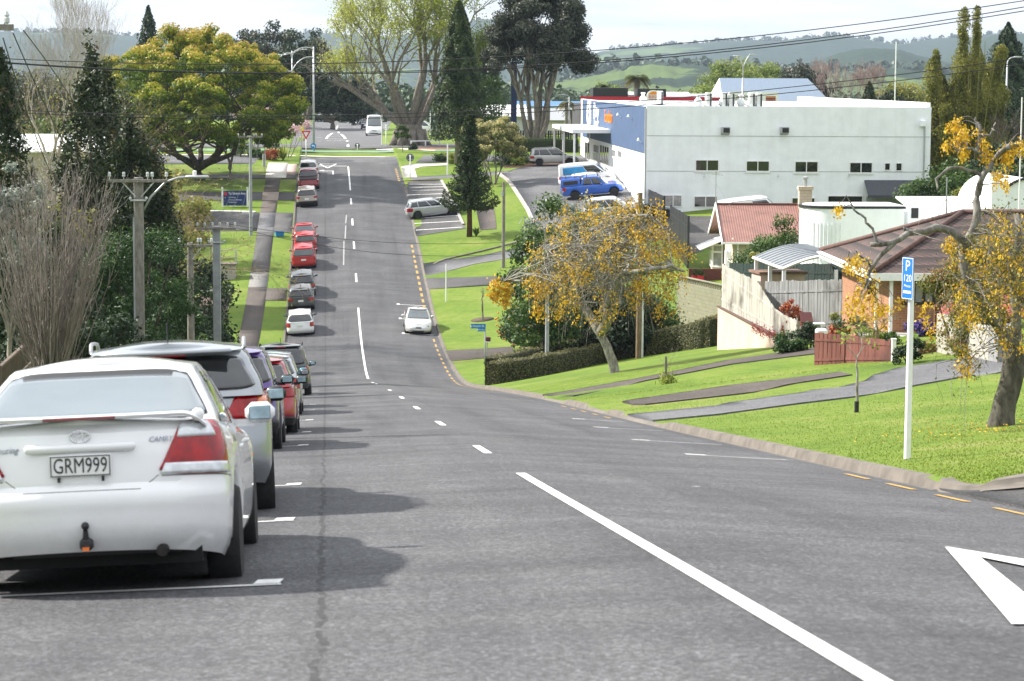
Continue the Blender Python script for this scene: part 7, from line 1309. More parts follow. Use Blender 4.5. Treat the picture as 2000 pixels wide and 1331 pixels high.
for i, (pxx, pyy) in enumerate(((1604, 652), (1600, 636))):
    q = wz(pxx, pyy, 77+i*.8); zg = G(q[0], q[1]); t_ = thing('mailbox', ['white rounded mailbox above the red-brown fence', 'white open lid behind the rounded mailbox'][i], 'mailbox', (q[0], q[1], zg), HEAD); h_ = q[2]-zg; MB().box((0, 0, h_+.06), (.36, .3, .2 if not i else .04), bev=.05).build('box', M_wtrim, t_); MB().box((0, 0, h_/2), (.07, .07, h_)).build('post', M_wea2, t_)
# red-brown gate fence with white posts
zf = 74.5
def fseg(x0, x1, yt0, yt1, yb0, yb1, za, zb_, label, bw=.155): a, b = wz(x0, 690, za), wz(x1, 690, zb_); return paling('board_fence', label, a[:2], b[:2], [G(a[0], a[1])-.05, G(b[0], b[1])-.05], [wz(x0, yt0, za)[2], wz(x1, yt1, zb_)[2]], M_redwood, bw, .006, .025, posts=2, group='red-brown front fence')
fseg(1592, 1650, 650, 654, 695, 703, 75.5, 74.5, 'red-brown board fence panel, left of the joint'); fseg(1652, 1742, 655, 664, 704, 718, 74.5, 72.5, 'red-brown board fence panel ending at the tall white post'); fseg(1793, 1828, 671, 673, 705, 705, 74, 74.5, 'short red-brown fence panel against the block wall')
for i, (pxx, yt, za) in enumerate(((1746, 664, 72.3), (1789, 669, 73.8))): q = wz(pxx, yt, za); zg = G(q[0], q[1]); t_ = thing('gate_post', ['white gate post at the end of the long red-brown panel', 'white gate post beside the short red-brown panel'][i], 'post', (q[0], q[1], zg), HEAD, 'white gate posts'); MB().box((0, 0, (q[2]-zg)/2), (.12, .12, q[2]-zg)).build('post', M_wtrim, t_); MB().box((0, 0, q[2]-zg+.02), (.15, .15, .04)).build('cap', M_wtrim, t_)
# block wall with the red roofed lean-to above it
M_blockw = brickmat('concrete_block', (.34, .32, .28), (.38, .36, .31), (.26, .245, .22), .40, .20); a = wz(1828, 690, 74.3); b = wz(1930, 690, 66.5); hd = math.atan2(b[1]-a[1], b[0]-a[0]); ln = math.hypot(b[0]-a[0], b[1]-a[1]); zg = min(G(a[0], a[1]), G(b[0], b[1])); bw = thing('block_wall', 'stained pale concrete block wall by the upper driveway', 'wall', (a[0], a[1], zg), hd); t0 = wz(1828, 612, 74.3)[2]-zg; t1 = wz(1930, 640, 66.5)[2]-zg
MB().prism([(0, 0), (ln, 0), (ln, .2), (0, .2)], [-.4]*4, [t0, t1, t1, t0]).build('wall', M_blockw, bw); q = wz(1947, 640, 66.4); MB().box((ln+.62, .3, wz(1947, 632, 66.4)[2]/2-zg/2-.2), (1.2, .6, wz(1947, 632, 66.4)[2]-zg+.4)).build('pier', brickmat('grey_block', (.22, .22, .22), (.26, .26, .26), (.17, .17, .17), .40, .20), bw)
x, y, z = at_px(1870, 78.5); t_ = thing('lean_to', 'lean-to with rust red corrugated roof behind the block wall', 'shed', (x, y, z), HEAD); s = S(78.5); za, zb_ = W(1840, 612, 78.5)[2]-z, W(1870, 575, 79.5)[2]-z; M_rr = corr('rust_red_iron', (.40, .075, .055), .2)
MB().slab([(-.75, -.4, za), (2.2, -.4, za-.1), (2.2, 1.2, zb_), (-.1, 1.2, zb_)], .06).build('roof', M_rr, t_)
for u_ in (-.55, .55, 1.9): MB().box((u_, -.3, za/2-.1), (.14, .14, za)).build('post', M_wea2, t_)
MB().box((.8, 1.1, zb_/2-.2), (2.6, .1, zb_-.3)).build('back_wall', M_redwood, t_)
# garden wall with pierced top course below the bungalow, terrace furniture
a = wz(1325, 600, 134); b = wz(1412, 600, 128); hd = math.atan2(b[1]-a[1], b[0]-a[0]); ln = math.hypot(b[0]-a[0], b[1]-a[1]); zg = min(G(a[0], a[1]), G(b[0], b[1])); gw = thing('garden_wall', 'mossy block garden wall with pierced decorative top course', 'wall', (a[0], a[1], zg), hd); zt = wz(1370, 558, 131)[2]-zg; MB().box((ln/2, 0, zt/2-.3), (ln, .2, zt+.6)).build('wall', brickmat('mossy_block', (.19, .19, .12), (.23, .22, .15), (.13, .13, .09), .40, .20), gw)
m = MB(); n_ = int(ln/.3)
for i in range(n_): m.tube([((i+.5)*ln/n_+.11*math.cos(q), 0, zt+.14+.11*math.sin(q)) for q in np.linspace(0, 6.283, 9)], .035, 5)
m.box((ln/2, 0, zt+.29), (ln, .2, .05)); m.build('pierced_course', plain('moss_concrete', (.22, .21, .15), .9, var=.3), gw)
x, y, z, zc = hit(1325, 652); t_ = thing('outdoor_bench', 'dark outdoor bench with pale top beside the tall hedge', 'bench', (x, y, z), HEAD+R(12)); zt = W(1330, 630, zc)[2]-z; MB().box((0, .2, zt-.05), (1.5, .9, .07)).build('top', M_wtrim, t_); MB().box((0, .2, zt/2-.1), (1.35, .75, zt-.12)).build('body', M_blackp, t_)
x, y, z, zc = hit(1355, 644); t_ = thing('white_table', 'small white pedestal table beyond the tall hedge', 'table', (x, y, z), HEAD); zt = W(1355, 611, zc)[2]-z; MB().box((0, 0, zt), (1.0, .6, .06)).build('top', M_wtrim, t_); MB().box((0, 0, zt/2), (.14, .14, zt)).build('leg', M_wtrim, t_)
x, y, z, zc = hit(1378, 652); t_ = thing('white_railing', 'white curved handrail at the end of the tall hedge', 'railing', (x, y, z), HEAD); zt = W(1378, 612, zc)[2]-z; s = S(zc); MB().box((-.2, 0, zt/2), (.4, .12, zt)).build('post', M_wtrim, t_); MB().tube([(-.4, 0, zt), (-.1, -.1, zt+.1), (.3, -.1, zt-.25), (.9, 0, zt-.4)], .05, 6).tube([(-.4, 0, zt-.35), (.9, 0, zt-.75)], .04, 6).build('handrail', M_wtrim, t_)
# black steel gates of the car park
for i, (x0, x1, yt0, yt1, yb0, yb1, za, zb_) in enumerate(((1262, 1296, 368, 383, 420, 438, 190, 180), (1309, 1344, 401, 422, 452, 470, 176, 166))):
    a, b = wz(x0, 400, za), wz(x1, 400, zb_); r_ = paling('steel_gate', ['black steel gate panel nearest the white building corner', 'black steel gate panel nearer the pink roofed house'][i], a[:2], b[:2], [G(a[0], a[1])+.05, G(b[0], b[1])+.05], [wz(x0, yt0, za)[2], wz(x1, yt1, zb_)[2]], M_blackp, .22, .03, .03, 'black car park gates', posts=3, cat='gate', jit=0)
# lattice topped fence behind the near cars on the left
r0_ = T(-9.0, 38); rr_ = HEAD+math.pi/2
for i, (ya, yb) in enumerate(((37.5, 43), (43.2, 50), (50.2, 57.5))):
    A = np.array(T(-9.0, ya)); B = np.array(T(-9.0, yb)); zg = max(G(*A), G(*B)); ln = np.linalg.norm(B-A); hd = math.atan2(B[1]-A[1], B[0]-A[0]); ztop = [1.28, 1.72, 1.98][i]; zb_ = G(*A)
    r_ = thing('lattice_fence', ['brown fence panel with lattice top, lowest one at the left edge', 'brown fence panel with lattice top, middle one at the leafless tree', 'brown fence panel with lattice top, highest one by the silver car roof'][i], 'fence', (A[0], A[1], zb_), hd, 'lattice topped fence panels on the left'); h_ = (G(*B)-zb_)+ztop
    m = MB(); n_ = int(ln/.15)
    for k_ in range(n_): u = (k_+.5)/n_*ln; m.box((u, 0, (h_-.5)/2-.4), (.14, .02, h_-.5+.8))
    m.build('boards', M_brownw, r_); m = MB(); n_ = int(ln/.1)
    for k_ in range(-5, n_): 
        for sg in (1, -1):
            u0, u1 = k_*.1, k_*.1+.46; z0_, z1_ = h_-.48, h_-.02
            if u0 < 0 or u1 > ln: continue
            m.slab([(u0, .01*sg, z0_ if sg > 0 else z1_), (u1, .01*sg, z1_ if sg > 0 else z0_), (u1, .01*sg, (z1_ if sg > 0 else z0_)+.035), (u0, .01*sg, (z0_ if sg > 0 else z1_)+.035)], .008)
    m.build('lattice', M_brownw, r_); MB().box((ln/2, 0, h_+.02), (ln, .08, .05)).box((ln/2, 0, h_-.52), (ln, .06, .05)).build('rail', M_brownw, r_); MB().box((0, 0, h_/2-.4), (.12, .12, h_+.95)).build('post', M_brownw, r_); MB().box((ln, 0, h_/2-.4), (.12, .12, h_+.9)).build('post', M_brownw, r_)
# concrete steps block with pipe railing on the left bank
x, y, z, zc = hit(462, 545); t_ = thing('concrete_plinth', 'concrete service box with wire railing on the left bank', 'plinth', (x-.4, y, z), HEAD); s = S(zc); MB().box((-.3, .6, 0), (1.25, 1.3, 2.0)).build('box', M_conc, t_); MB().box((-.3, .6, 1.03), (1.45, 1.5, .1)).build('slab', plain('brown_slab', (.16, .13, .11), .9), t_)
m = MB(); 
for u_, v_ in ((.35, .0), (.35, 1.3), (-1.5, 1.3)): m.tube([(u_, v_, 1.05), (u_, v_, 2.0)], .035, 6)
m.tube([(.35, 0, 2.0), (.35, 1.3, 2.0), (-1.5, 1.3, 1.9)], .03, 6).tube([(.35, 0, 1.5), (.35, 1.3, 1.5), (-1.5, 1.3, 1.45)], .02, 6); m.build('railing', M_steel, t_)
# ---------------------------------------------------------------- poles, lamps, signs, wires
M_pole = bark('weathered_pole', (.13, .115, .10), (.28, .26, .235), 8); M_cpole = plain('pale_pole', (.30, .32, .33), .7, var=.2, scale=3); M_wood = bark('pole_brown', (.12, .085, .05), (.26, .19, .12), 7); M_ins = plain('porcelain', (.50, .52, .52), .3); M_wire = plain('wire', (.018, .018, .02), .7)
def zof(pxx, pyy, zc_): return W(pxx, pyy, zc_)[2]
def power_pole(label, pxx, zc_, top, rad, mat, arm, group, square=False, braces=True, lamp=None, n_ins=5, armz=None, hd=0., arm2=None):
    x, y, z, h = at_px(pxx, zc_, top); r_ = thing('power_pole', label, 'power pole', (x, y, z), HEAD+hd, group)
    (MB().box((0, 0, h/2-.2), (rad*2, rad*1.7, h+.4), bev=.02) if square else MB().tube([(0, 0, -.3), (0, 0, h*.5), (0, 0, h)], [rad*1.15, rad, rad*.8], 12)).build('pole', mat, r_, smooth=40)
    az = h-.10 if armz is None else armz
    if arm:
        MB().box((0, -rad-.05, az), (arm, .09, .10), bev=.01).build('crossarm', M_pole, r_)
        for i in range(n_ins): 
            u = (-.48+.96*i/(n_ins-1))*arm; u = u if abs(u) > .12 else .3; MB().tube([(u, -rad-.05, az+.05), (u, -rad-.05, az+.16)], .012, 5).lathe([(.02, 0), (.05, .02), (.05, .06), (.035, .07), (.05, .09), (.045, .14), (.02, .16)], 10, c=(u, -rad-.05, az+.12)).build('insulator', M_ins, r_, smooth=40)
        if braces:
            for sg in (-1, 1): MB().tube([(sg*arm*.27, -rad-.04, az-.04), (sg*rad*.6, -rad-.02, az-.5)], .022, 5).build('brace', M_steel, r_)
    if lamp:
        lx, lz = lamp; MB().tube([(rad, -.05, az-.95), (rad+.25, -.05, az-.5), (lx*.55, -.05, lz-.16), (lx*.8, -.05, lz-.03), (lx, -.05, lz)], .035, 8).build('lamp_arm', M_steel, r_, smooth=True)
        lo = MB().box((lx+.28, -.05, lz), (.75, .26, .10), bev=.045).build('lamp_head', M_steel, r_, smooth=50); MB().lathe([(.06, 0), (.06, .12), (.03, .15)], 10, c=(lx+.2, -.05, lz+.05)).build('sensor', M_wtrim, lo)
    if arm2: MB().tube([(-arm2/2, -rad-.02, az-.62), (arm2/2, -rad-.02, az-.62)], .035, 6).build('bracket', M_steel, r_); [MB().lathe([(.02, 0), (.06, .05), (.02, .1)], 8, c=(q*arm2/2, -rad-.02, az-.6)).build('insulator', M_ins, r_) for q in (-1, 1)]
    return r_
g = 'power poles along the left footpath'
s = S(77); h_ = at_px(275, 77, 345)[3]
p1 = power_pole('grey wooden power pole with a street lamp on a curved arm, behind the silver car', 275, 77, 345, .145, M_pole, 1.85, g, True, lamp=((388-275)/s-.28, h_-(338-345)/s*-1+.14), arm2=.5)
MB().tube([(-.155, -.13, 0), (-.155, -.13, h_*.82)], .03, 6).build('cable_guard', M_cpole, p1)
power_pole('dark power pole in the shade of the trees between the two lit poles', 374, 90, 472, .13, M_pole, 1.65, g)
p3 = power_pole('pale concrete power pole with a crossarm nearest the left footpath', 425, 109, 440, .175, M_cpole, 1.75, g, True, braces=False, n_ins=6, arm2=.7)
p4 = power_pole('slim pale power pole beside the blue notice board', 490, 189, 265, .12, M_cpole, 1.9, g, braces=False)
# near pole just outside the left edge: its crossarm end shows at the top left corner
x, y, z = at_px(-20, 43); zt = zof(20, 56, 43); r_ = thing('power_pole', 'near power pole whose crossarm end enters the picture at the top left', 'power pole', (x-.12, y, z), HEAD, g); MB().tube([(0, 0, -.3), (0, 0, zt-z+.3)], [.17, .14], 12).build('pole', M_pole, r_, smooth=True); MB().box((0, -.18, zt-z), (1.35, .1, .11)).build('crossarm', M_pole, r_)
for u in (.56,): MB().lathe([(.02, 0), (.05, .03), (.05, .1), (.03, .12), (.05, .15), (.02, .22)], 10, c=(u, -.18, zt-z+.06)).build('insulator', M_ins, r_)
# wires: sagging spans through real points in space
def wire(label, pts, rad=.012, group='overhead wires', n=24, zz=True):
    P_ = np.array([W(*q) for q in pts]); d = np.concatenate([[0], np.cumsum(np.linalg.norm(np.diff(P_[:, [0, 1]], axis=0), axis=1))]); q = np.linspace(0, d[-1], n); X = np.interp(q, d, P_[:, 0]); Y = np.interp(q, d, P_[:, 1])
    Z = np.polyval(np.polyfit(d, P_[:, 2], 2), q) if len(P_) > 2 else np.interp(q, d, P_[:, 2]); o = P_[0].copy(); m = MB().tube(np.stack([X, Y, Z], 1)-o, rad, 5); ob = m.build('overhead_wire', M_wire); ob.location = o; tag(ob, label, 'wire', group); return ob
lb = ['uppermost wire rising over the hills to the top right corner', 'middle wire rising over the hills to the right, just above its twin', 'lowest wire of the three crossing the hills']
for i, (a, b, c, d) in enumerate(((118, 128, 92, 4), (121, 143, 114, 14), (123, 144, 119, 22))): wire(lb[i], [(-160, a-14, 92), (500, b, 90), (1180, c+4, 88), (2100, d-18, 86)], .017)
for i, (a, b, c, d) in enumerate(((207, 228, 196, 112), (212, 236, 204, 126))): wire(['upper of the two wires crossing in front of the blue sign wall', 'lower of the two wires crossing in front of the blue sign wall'][i], [(-160, a-4, 100), (560, b, 98), (1250, c, 96), (2100, d-14, 94)], .016)
for i, (y0, y1, y2) in enumerate(((60, 210, 318), (66, 240, 345), (75, 260, 372))): wire(['steep wire from the top left crossarm down to the lamp pole', 'middle steep wire from the top left to the lamp pole', 'lowest steep wire from the top left to the lamp pole'][i], [(46-i*20, y0, 43), (150-i*25, y1+i*40, 58), (262, 350+i*38, 76.5)], .011, 'wires from the near pole')
for i in range(5): 
    u = 226+i*24; wire(['first service wire from the lamp pole crossarm', 'second service wire from the lamp pole crossarm', 'third service wire from the lamp pole crossarm', 'fourth service wire from the lamp pole crossarm', 'fifth service wire from the lamp pole crossarm'][i], [(u, 341, 76.7), (u-26, 392, 66), (u-90, 420, 52)], .008, 'service wires at the lamp pole') if i < 3 else None
for i in range(4): wire(['outer left wire from the pale pole to the slim far pole', 'inner left wire from the pale pole to the slim far pole', 'inner right wire from the pale pole to the slim far pole', 'outer right wire from the pale pole to the slim far pole'][i], [(395+i*21, 439, 109), (440+i*14, 372, 145), (470+i*13, 264, 189)], .011, 'wires between the left poles')
for i in range(3): wire(['first wire crossing the dip of the street', 'second wire crossing the dip of the street', 'third wire crossing the dip of the street'][i], [(440, 437+i*3, 109), (700, 470+i*20, 112), (982, 474+i*22, 117)], .010, 'wires across the dip') if i < 2 else None
# poles on the right
def pole(name, label, pxx, base, top, rad, mat, cat='pole', zc_=None, group=None, cap=None):
    if zc_ is None: x, y, z, zc_ = hit(pxx, base)
    else: x, y, z = at_px(pxx, zc_)
    h = zof(pxx, top, zc_)-z; r_ = thing(name, label, cat, (x, y, z), HEAD, group); MB().tube([(0, 0, -.3), (0, 0, h*.5), (0, 0, h)], [rad*1.12, rad, rad*.9], 10).build('pole', mat, r_, smooth=40)
    if cap: MB().tube([(0, 0, h-.02), (0, 0, h+.03)], rad*1.05, 10).build('cap', cap, r_)
    return r_, h, zc_
r_, h, zc = pole('wooden_pole', 'tall brown wooden pole with white conduits standing in the hedge lawn', 1247, 700, 375, .13, M_wood); MB().tube([(.15, -.08, 0), (.15, -.08, h*.40)], .025, 6).tube([(.20, -.06, 0), (.20, -.06, h*.36)], .02, 6).build('conduit', M_wtrim, r_); MB().box((.15, 0, h-.35), (.25, .2, .12)).build('bracket', M_steel, r_)
r_, h, zc = pole('wooden_pole', 'grey wooden pole without arms on the verge by the car park', 983, 524, 355, .12, M_pole); MB().box((-.1, -.1, h*.86), (.16, .14, .3)).build('bracket', M_steel, r_)
pole('wooden_pole', 'grey pole hidden in the left of the flowering kowhai', 1068, 0, 500, .09, M_cpole, zc_=112)
pole('marker_post', 'plain white post without a sign on the far lawn', 871, 590, 515, .04, M_wtrim, 'post')
r_, h, zc = pole('sign_post', 'white post with the blue two hour parking sign on the near verge', 1772, 897, 545, .042, M_wtrim, 'sign')
sgn = MB().box((.01, -.07, h+.03), (.235, .012, .55), bev=.006).build('sign_plate', plain('sign_blue_deep', (.012, .16, .48), .4, var=.08), r_, M=Matrix.Rotation(R(-65), 4, 'Z')); MWt = plain('sign_white', (.80, .80, .80), .45, var=.04)
bo = MB(); 
for a, b in (((.01, h+.297), (.22, .008)), ((.01, h-.237), (.22, .008)), ((-.098, h+.03), (.008, .53)), ((.118, h+.03), (.008, .53))): bo.box((a[0], -.0775, a[1]), (b[0], .003, b[1]))
bo.build('border', MWt, sgn)
for t_, sz, zz, wd in (('P', .20, .19, None), ('120', .13, .03, .15), ('Minutes', .05, -.07, .13)): text(sgn, 'lettering', t_, sz, MWt, face_M((.01, -.077, h+zz), (1, 0, 0), (0, 0, 1)), .003, width=wd)
MB().box((.01, -.0775, h-.15), (.16, .003, .035)).build('arrow', MWt, sgn)
# street name sign
x, y, z, zc = hit(947, 712); s = S(zc); r_ = thing('street_sign', 'street name sign reading Sheath St with a No Exit plate below', 'sign', (x, y, z), HEAD); h = zof(947, 632, zc)-z; MB().tube([(0, 0, -.3), (0, 0, h)], .04, 8).build('pole', M_cpole, r_, smooth=True); MN = plain('sign_blue_name', (.015, .20, .50), .4)
def plate(zc2, wd, hh, tx, sz): 
    o = MB().box((-wd/2+.02, -.06, zc2), (wd, .03, hh)).build('name_plate', MN, r_); MB().box((-wd+.04, -.078, zc2), (.05, .006, hh*.55)).build('plate_end', MWt, o); text(o, 'lettering', tx, sz, MWt, face_M((-wd/2+.03, -.078, zc2), (1, 0, 0), (0, 0, 1)), .004, width=wd*.78)
plate(h-.12, 29/s, 9/s, 'Sheath St', 6.2/s); plate(h-.32, 16/s, 6.5/s, 'No Exit', 4/s)
x, y, z, zc = hit(951, 700); r_ = thing('letterbox', 'maroon letterbox on a thin post behind the street name sign', 'letterbox', (x, y+.5, z), HEAD); h = zof(952, 664, zc)-z; MB().box((.05, 0, h), (.28, .4, .24), bev=.02).build('box', M_maroon, r_); MB().box((.05, 0, h-.15), (.30, .4, .05)).build('base', M_wtrim, r_); MB().box((0, 0, h/2-.1), (.06, .06, h-.1)).build('post', M_steel, r_)
# round signs seen from behind, give way sign, blue arrow sign, yellow boards
def disc_sign(label, pxx, base, cy, rpx, mat, cat='sign', zc_=None, back=True, group=None):
    x, y, z, zc = hit(pxx, base); r_ = thing('round_sign', label, cat, (x, y, z), HEAD, group); h = zof(pxx, cy, zc)-z; rr_ = rpx/S(zc); MB().tube([(0, 0, -.3), (0, 0, h+rr_*.7)], .05, 8).build('pole', M_wtrim, r_, smooth=True); d = MB().lathe([(.001, .05), (rr_, .05), (rr_, .08), (.001, .08)], 24, axis='y', c=(0, 0, h)).build('disc', mat, r_)
    if back:
        for q in (-.45, .45): MB().box((0, .045, h+q*rr_), (rr_*1.5, .03, .05)).build('bracket', M_steel, r_)
    return r_, h, rr_
M_dback = plain('sign_back_grey', (.09, .10, .115), .6)
disc_sign('dark grey back of a round sign on the corner by the marked bays', 801, 349, 308, 7.6, M_dback); disc_sign('dark grey back of a round sign on the median strip', 698, 293, 285, 5.2, M_dback); disc_sign('pale back of a round sign under the plane tree', 754, 290, 249, 6.2, M_wtrim)
x, y, z, zc = hit(614, 296); r_ = thing('arrow_sign', 'round blue keep left sign with white arrow at the lamp foot', 'sign', (x+.0, y-1.2, z), HEAD); s = S(zc); h = zof(614, 285, zc)-z; MB().tube([(0, 0, -.2), (0, 0, h+.2)], .04, 8).build('pole', M_steel, r_); MB().lathe([(.001, -.06), (5.6/s, -.06), (5.6/s, -.03), (.001, -.03)], 24, axis='y', c=(0, 0, h)).build('disc', MN, r_); a_ = MB().tube([(.12, -.075, h-.16), (.12, -.075, h+.04), (.02, -.075, h+.08), (-.10, -.075, h+.04)], .04, 4); a_.add([(-.02, -.08, h+.16), (-.02, -.08, h-.08), (-.2, -.08, h+.03)], [(0, 2, 1)]); a_.build('arrow', MWt, r_)
x, y, z, zc = hit(598, 320); r_ = thing('giveway_sign', 'give way sign with red bordered triangle at the far corner', 'sign', (x, y, z), HEAD); s = S(zc); h0 = zof(598, 256, zc)-z; h1 = zof(598, 273, zc)-z; w_ = 9.2/s; MB().tube([(0, 0, -.3), (0, 0, h0)], .05, 8).build('pole', M_wtrim, r_, smooth=True)
V = [(-w_, -.06, h0), (w_, -.06, h0), (0, -.06, h1)]; MB().add(V+[(q[0], -.03, q[2]) for q in V], [(0, 2, 1), (3, 4, 5), (0, 1, 4, 3), (1, 2, 5, 4), (2, 0, 3, 5)]).build('red_triangle', plain('sign_red', (.60, .015, .02), .4), r_); k = .56; cz_ = h0*.667+h1*.333; MB().add([(q[0]*k, -.066, cz_+(q[2]-cz_)*k) for q in V]+[(q[0]*k, -.062, cz_+(q[2]-cz_)*k) for q in V], [(0, 2, 1), (0, 1, 4, 3), (1, 2, 5, 4), (2, 0, 3, 5)]).build('white_field', MWt, r_)
MY = plain('sign_yellow', (.80, .72, .02), .4)
for pxx, base, cy, wpx, hpx, lb in ((517, 334, 277, 7.5, 5, 'small yellow board under the golden crown'), (589, 300, 250, 4.5, 7, 'yellow chevron board beside the golden crown')):
    x, y, z, zc = hit(pxx, base); s = S(zc); r_ = thing('yellow_sign', lb, 'sign', (x, y, z), HEAD); h = zof(pxx, cy, zc)-z; MB().tube([(0, 0, -.2), (0, 0, h)], .04, 6).build('pole', M_steel, r_); MB().box((0, -.05, h), (2*wpx/s, .03, 2*hpx/s)).build('board', MY, r_)
x, y, z, zc = hit(516, 326); r_ = thing('corner_bollard', 'stout grey steel post by the pale footpath slab', 'post', (x, y, z), HEAD); h = zof(516, 302, zc)-z; MB().tube([(0, 0, -.2), (0, 0, h)], .16, 12).build('post', M_steel, r_, smooth=40); MB().tube([(0, 0, h), (0, 0, h+.05)], .17, 12).build('cap', M_steel, r_)
for pxx, base, top, lb in ((746, 286, 222, 'thin white post right of the tall white van'), (874, 343, 281, 'thin white post with flag plate on the verge by the bays'), (1099, 318, 262, 'white sign post in front of the dark hedge by the crossover'), (670, 236, 216, 'far white marker post at the end of the street'), (783, 275, 245, 'white post beside the plane tree trunk')):
    r_, h, zc = pole('thin_post', lb, pxx, base, top, .06, M_wtrim, 'post'); MB().box((.0, -.06, h-.25), (.3, .03, .5)).build('plate', M_wtrim, r_) if pxx in (1099,) else None
# low white rails
for x0, x1, yy, lb in ((802, 860, 287, 'low white rail fence on the far verge'),):
    a = hit(x0, yy); b = hit(x1, yy-2); r_ = thing('low_rail', lb, 'rail', a[:3], math.atan2(b[1]-a[1], b[0]-a[0])); ln = math.hypot(b[0]-a[0], b[1]-a[1]); MB().box((ln/2, 0, .6), (ln, .08, .14)).build('rail', M_wtrim, r_); [MB().box((u*ln, 0, .3), (.1, .1, .6)).build('post', M_wtrim, r_) for u in (.02, .5, .98)]
# street lamps
def lamp(label, pxx, base, top, arms, rad=.11, zc_=None, group='tall street lamps'):
    if zc_ is None: x, y, z, zc_ = hit(pxx, base)
    else: x, y, z = at_px(pxx, zc_)
    s = S(zc_); h = zof(pxx, top, zc_)-z; r_ = thing('street_lamp', label, 'street lamp', (x, y, z), HEAD, group); MB().tube([(0, 0, -.3), (0, 0, h*.5), (0, 0, h)], [rad*1.2, rad, rad*.7], 10).build('pole', M_steel, r_, smooth=True)
    for pts in arms:
        P_ = [((q[0]-pxx)/s, 0, zof(pxx, q[1], zc_)-z) for q in pts]; MB().tube(wiggle(np.array(P_), 9, 0.0), .06, 6).build('arm', M_steel, r_, smooth=True); e = P_[-1]; d = math.copysign(1, P_[-1][0]-P_[-2][0]); MB().box((e[0]+d*.3, 0, e[2]), (.75, .3, .13), bev=.05).build('lamp_head', M_steel, r_, smooth=50)
    return r_
lamp('tall street lamp with two arms curving left, at the intersection', 613, 296, 92, [((613, 96), (600, 93), (585, 96), (572, 104), (556, 108)), ((613, 112), (600, 112), (584, 121), (575, 132), (571, 140))])
lamp('shorter double armed street lamp in front of the dark evergreens', 571, 240, 100, [((571, 118), (573, 106), (580, 100), (592, 97)), ((571, 118), (566, 103), (556, 106), (548, 112))], zc_=330)
lamp('twin armed lamp rising behind the burger board', 1449, 230, 152, [((1449, 152), (1448, 130), (1444, 118), (1441, 110)), ((1449, 152), (1450, 130), (1456, 116), (1462, 107))], .12, zc_=262)
lamp('lamp with a short bent arm above the bamboo at the right', 1962, 300, 128, [((1962, 132), (1963, 120), (1968, 114), (1976, 112))], .09, zc_=215)
lamp('dark slim lamp post by the takeaway entrance', 1111, 300, 188, [((1111, 190), (1108, 187), (1102, 186))], .09, zc_=262)
pole('flag_mast', 'tall thin white mast above the roof parapet', 1746, 0, 82, .07, M_wtrim, 'mast', zc_=285); pole('flag_mast', 'thin white pole leaning at the right edge among dark shrubs', 1985, 0, 190, .03, M_wtrim, 'mast', zc_=105)
# pylon signs
x, y, z = at_px(1003, 262); r_ = thing('pylon_sign', 'tall dark blue pylon sign beside the spreading tree', 'sign', (x, y, z), HEAD); s = S(262); h = zof(1003, 121, 262)-z; MB().box((0, 0, h/2), (11/s, .5, h)).build('column', plain('pylon_blue', (.015, .035, .12), .4), r_); MB().box((-2/s, -.26, zof(1003, 150, 262)-z), (4/s, .03, 24/s)).build('white_panel', MWt, r_); MB().box((-1.5/s, -.27, zof(1003, 162, 262)-z), (5/s, .03, 5/s)).build('orange_panel', plain('panel_orange', (.75, .16, .03), .5), r_)
x, y, z, zc = hit(850, 268); r_ = thing('shop_sign', 'white edged blue sign with white star emblem beside the white crossover', 'sign', (x, y, z), HEAD); s = S(zc); h = zof(850, 217, zc)-z; MB().box((0, 0, h/2), (17/s, .3, h)).build('panel', plain('pylon_blue2', (.015, .03, .09), .4), r_); m = MB(); e = zof(850, 224, zc)-z
for q in range(7): a = q*2*math.pi/7; m.box((.22*math.cos(a), -.16, e+.22*math.sin(a)), (.30, .02, .09), M=Matrix.Rotation(-a, 3, 'Y'))
m.build('emblem', MWt, r_); MB().box((0, -.16, zof(850, 236, zc)-z), (11/s, .02, 2.5/s)).build('lettering', MWt, r_); MB().box((0, -.16, zof(850, 249, zc)-z), (16/s, .02, 10/s)).build('lower_panel', plain('pylon_blue3', (.02, .05, .16), .4), r_); MB().box((-9.5/s, 0, h/2), (.1, .32, h)).build('edge', M_wtrim, r_)
# blue notice board on the left lawn
x, y, z, zc = hit(459, 405); s = S(zc); r_ = thing('notice_board', 'dark blue notice board with white lettering on two white posts', 'sign', (x, y, z), HEAD); zt = zof(459, 373, zc)-z; zl = zof(459, 402, zc)-z; w_ = 45/s
b_ = MB().box((0, 0, (zt+zl)/2), (w_, .06, zt-zl)).build('board', plain('notice_blue', (.008, .03, .13), .45), r_)
for u in (-1, 1): MB().box((u*(w_/2+.08), 0, zt/2+.15), (.14, .14, zt+.3)).build('post', M_wtrim, r_)
text(b_, 'lettering', 'The Salvation Army', .30, MWt, face_M((w_*.09, -.032, zt-.22), (1, 0, 0), (0, 0, 1)), .01, width=w_*.74)
for i, (tx, wd) in enumerate((('Church Worship', .30), ('Community Ministries', .56), ('Family Store', .34), ('Youth, Music', .36))): text(b_, 'lettering', tx, .15, MWt, face_M((-w_*.27+w_*wd/2, -.032, zt-.55-i*.2-(.1 if i > 2 else 0)), (1, 0, 0), (0, 0, 1)), .01, width=w_*wd)
MB().box((-w_*.40, -.035, zt-.25), (.22, .012, .26), bev=.0, M=Matrix.Rotation(.2, 3, 'Y')).build('shield', plain('shield_red', (.55, .03, .03), .5), b_)
x, y, z, zc = hit(492, 424); 
r_ = thing('white_bracket', 'white angled bracket rail at the driveway edge by the slim pole', 'rail', (x-.3, y, z), HEAD); MB().box((0, 0, .35), (1.0, .08, .07)).build('rail', M_wtrim, r_); MB().box((.35, 0, .2), (.07, .07, .45)).build('post', M_wtrim, r_)
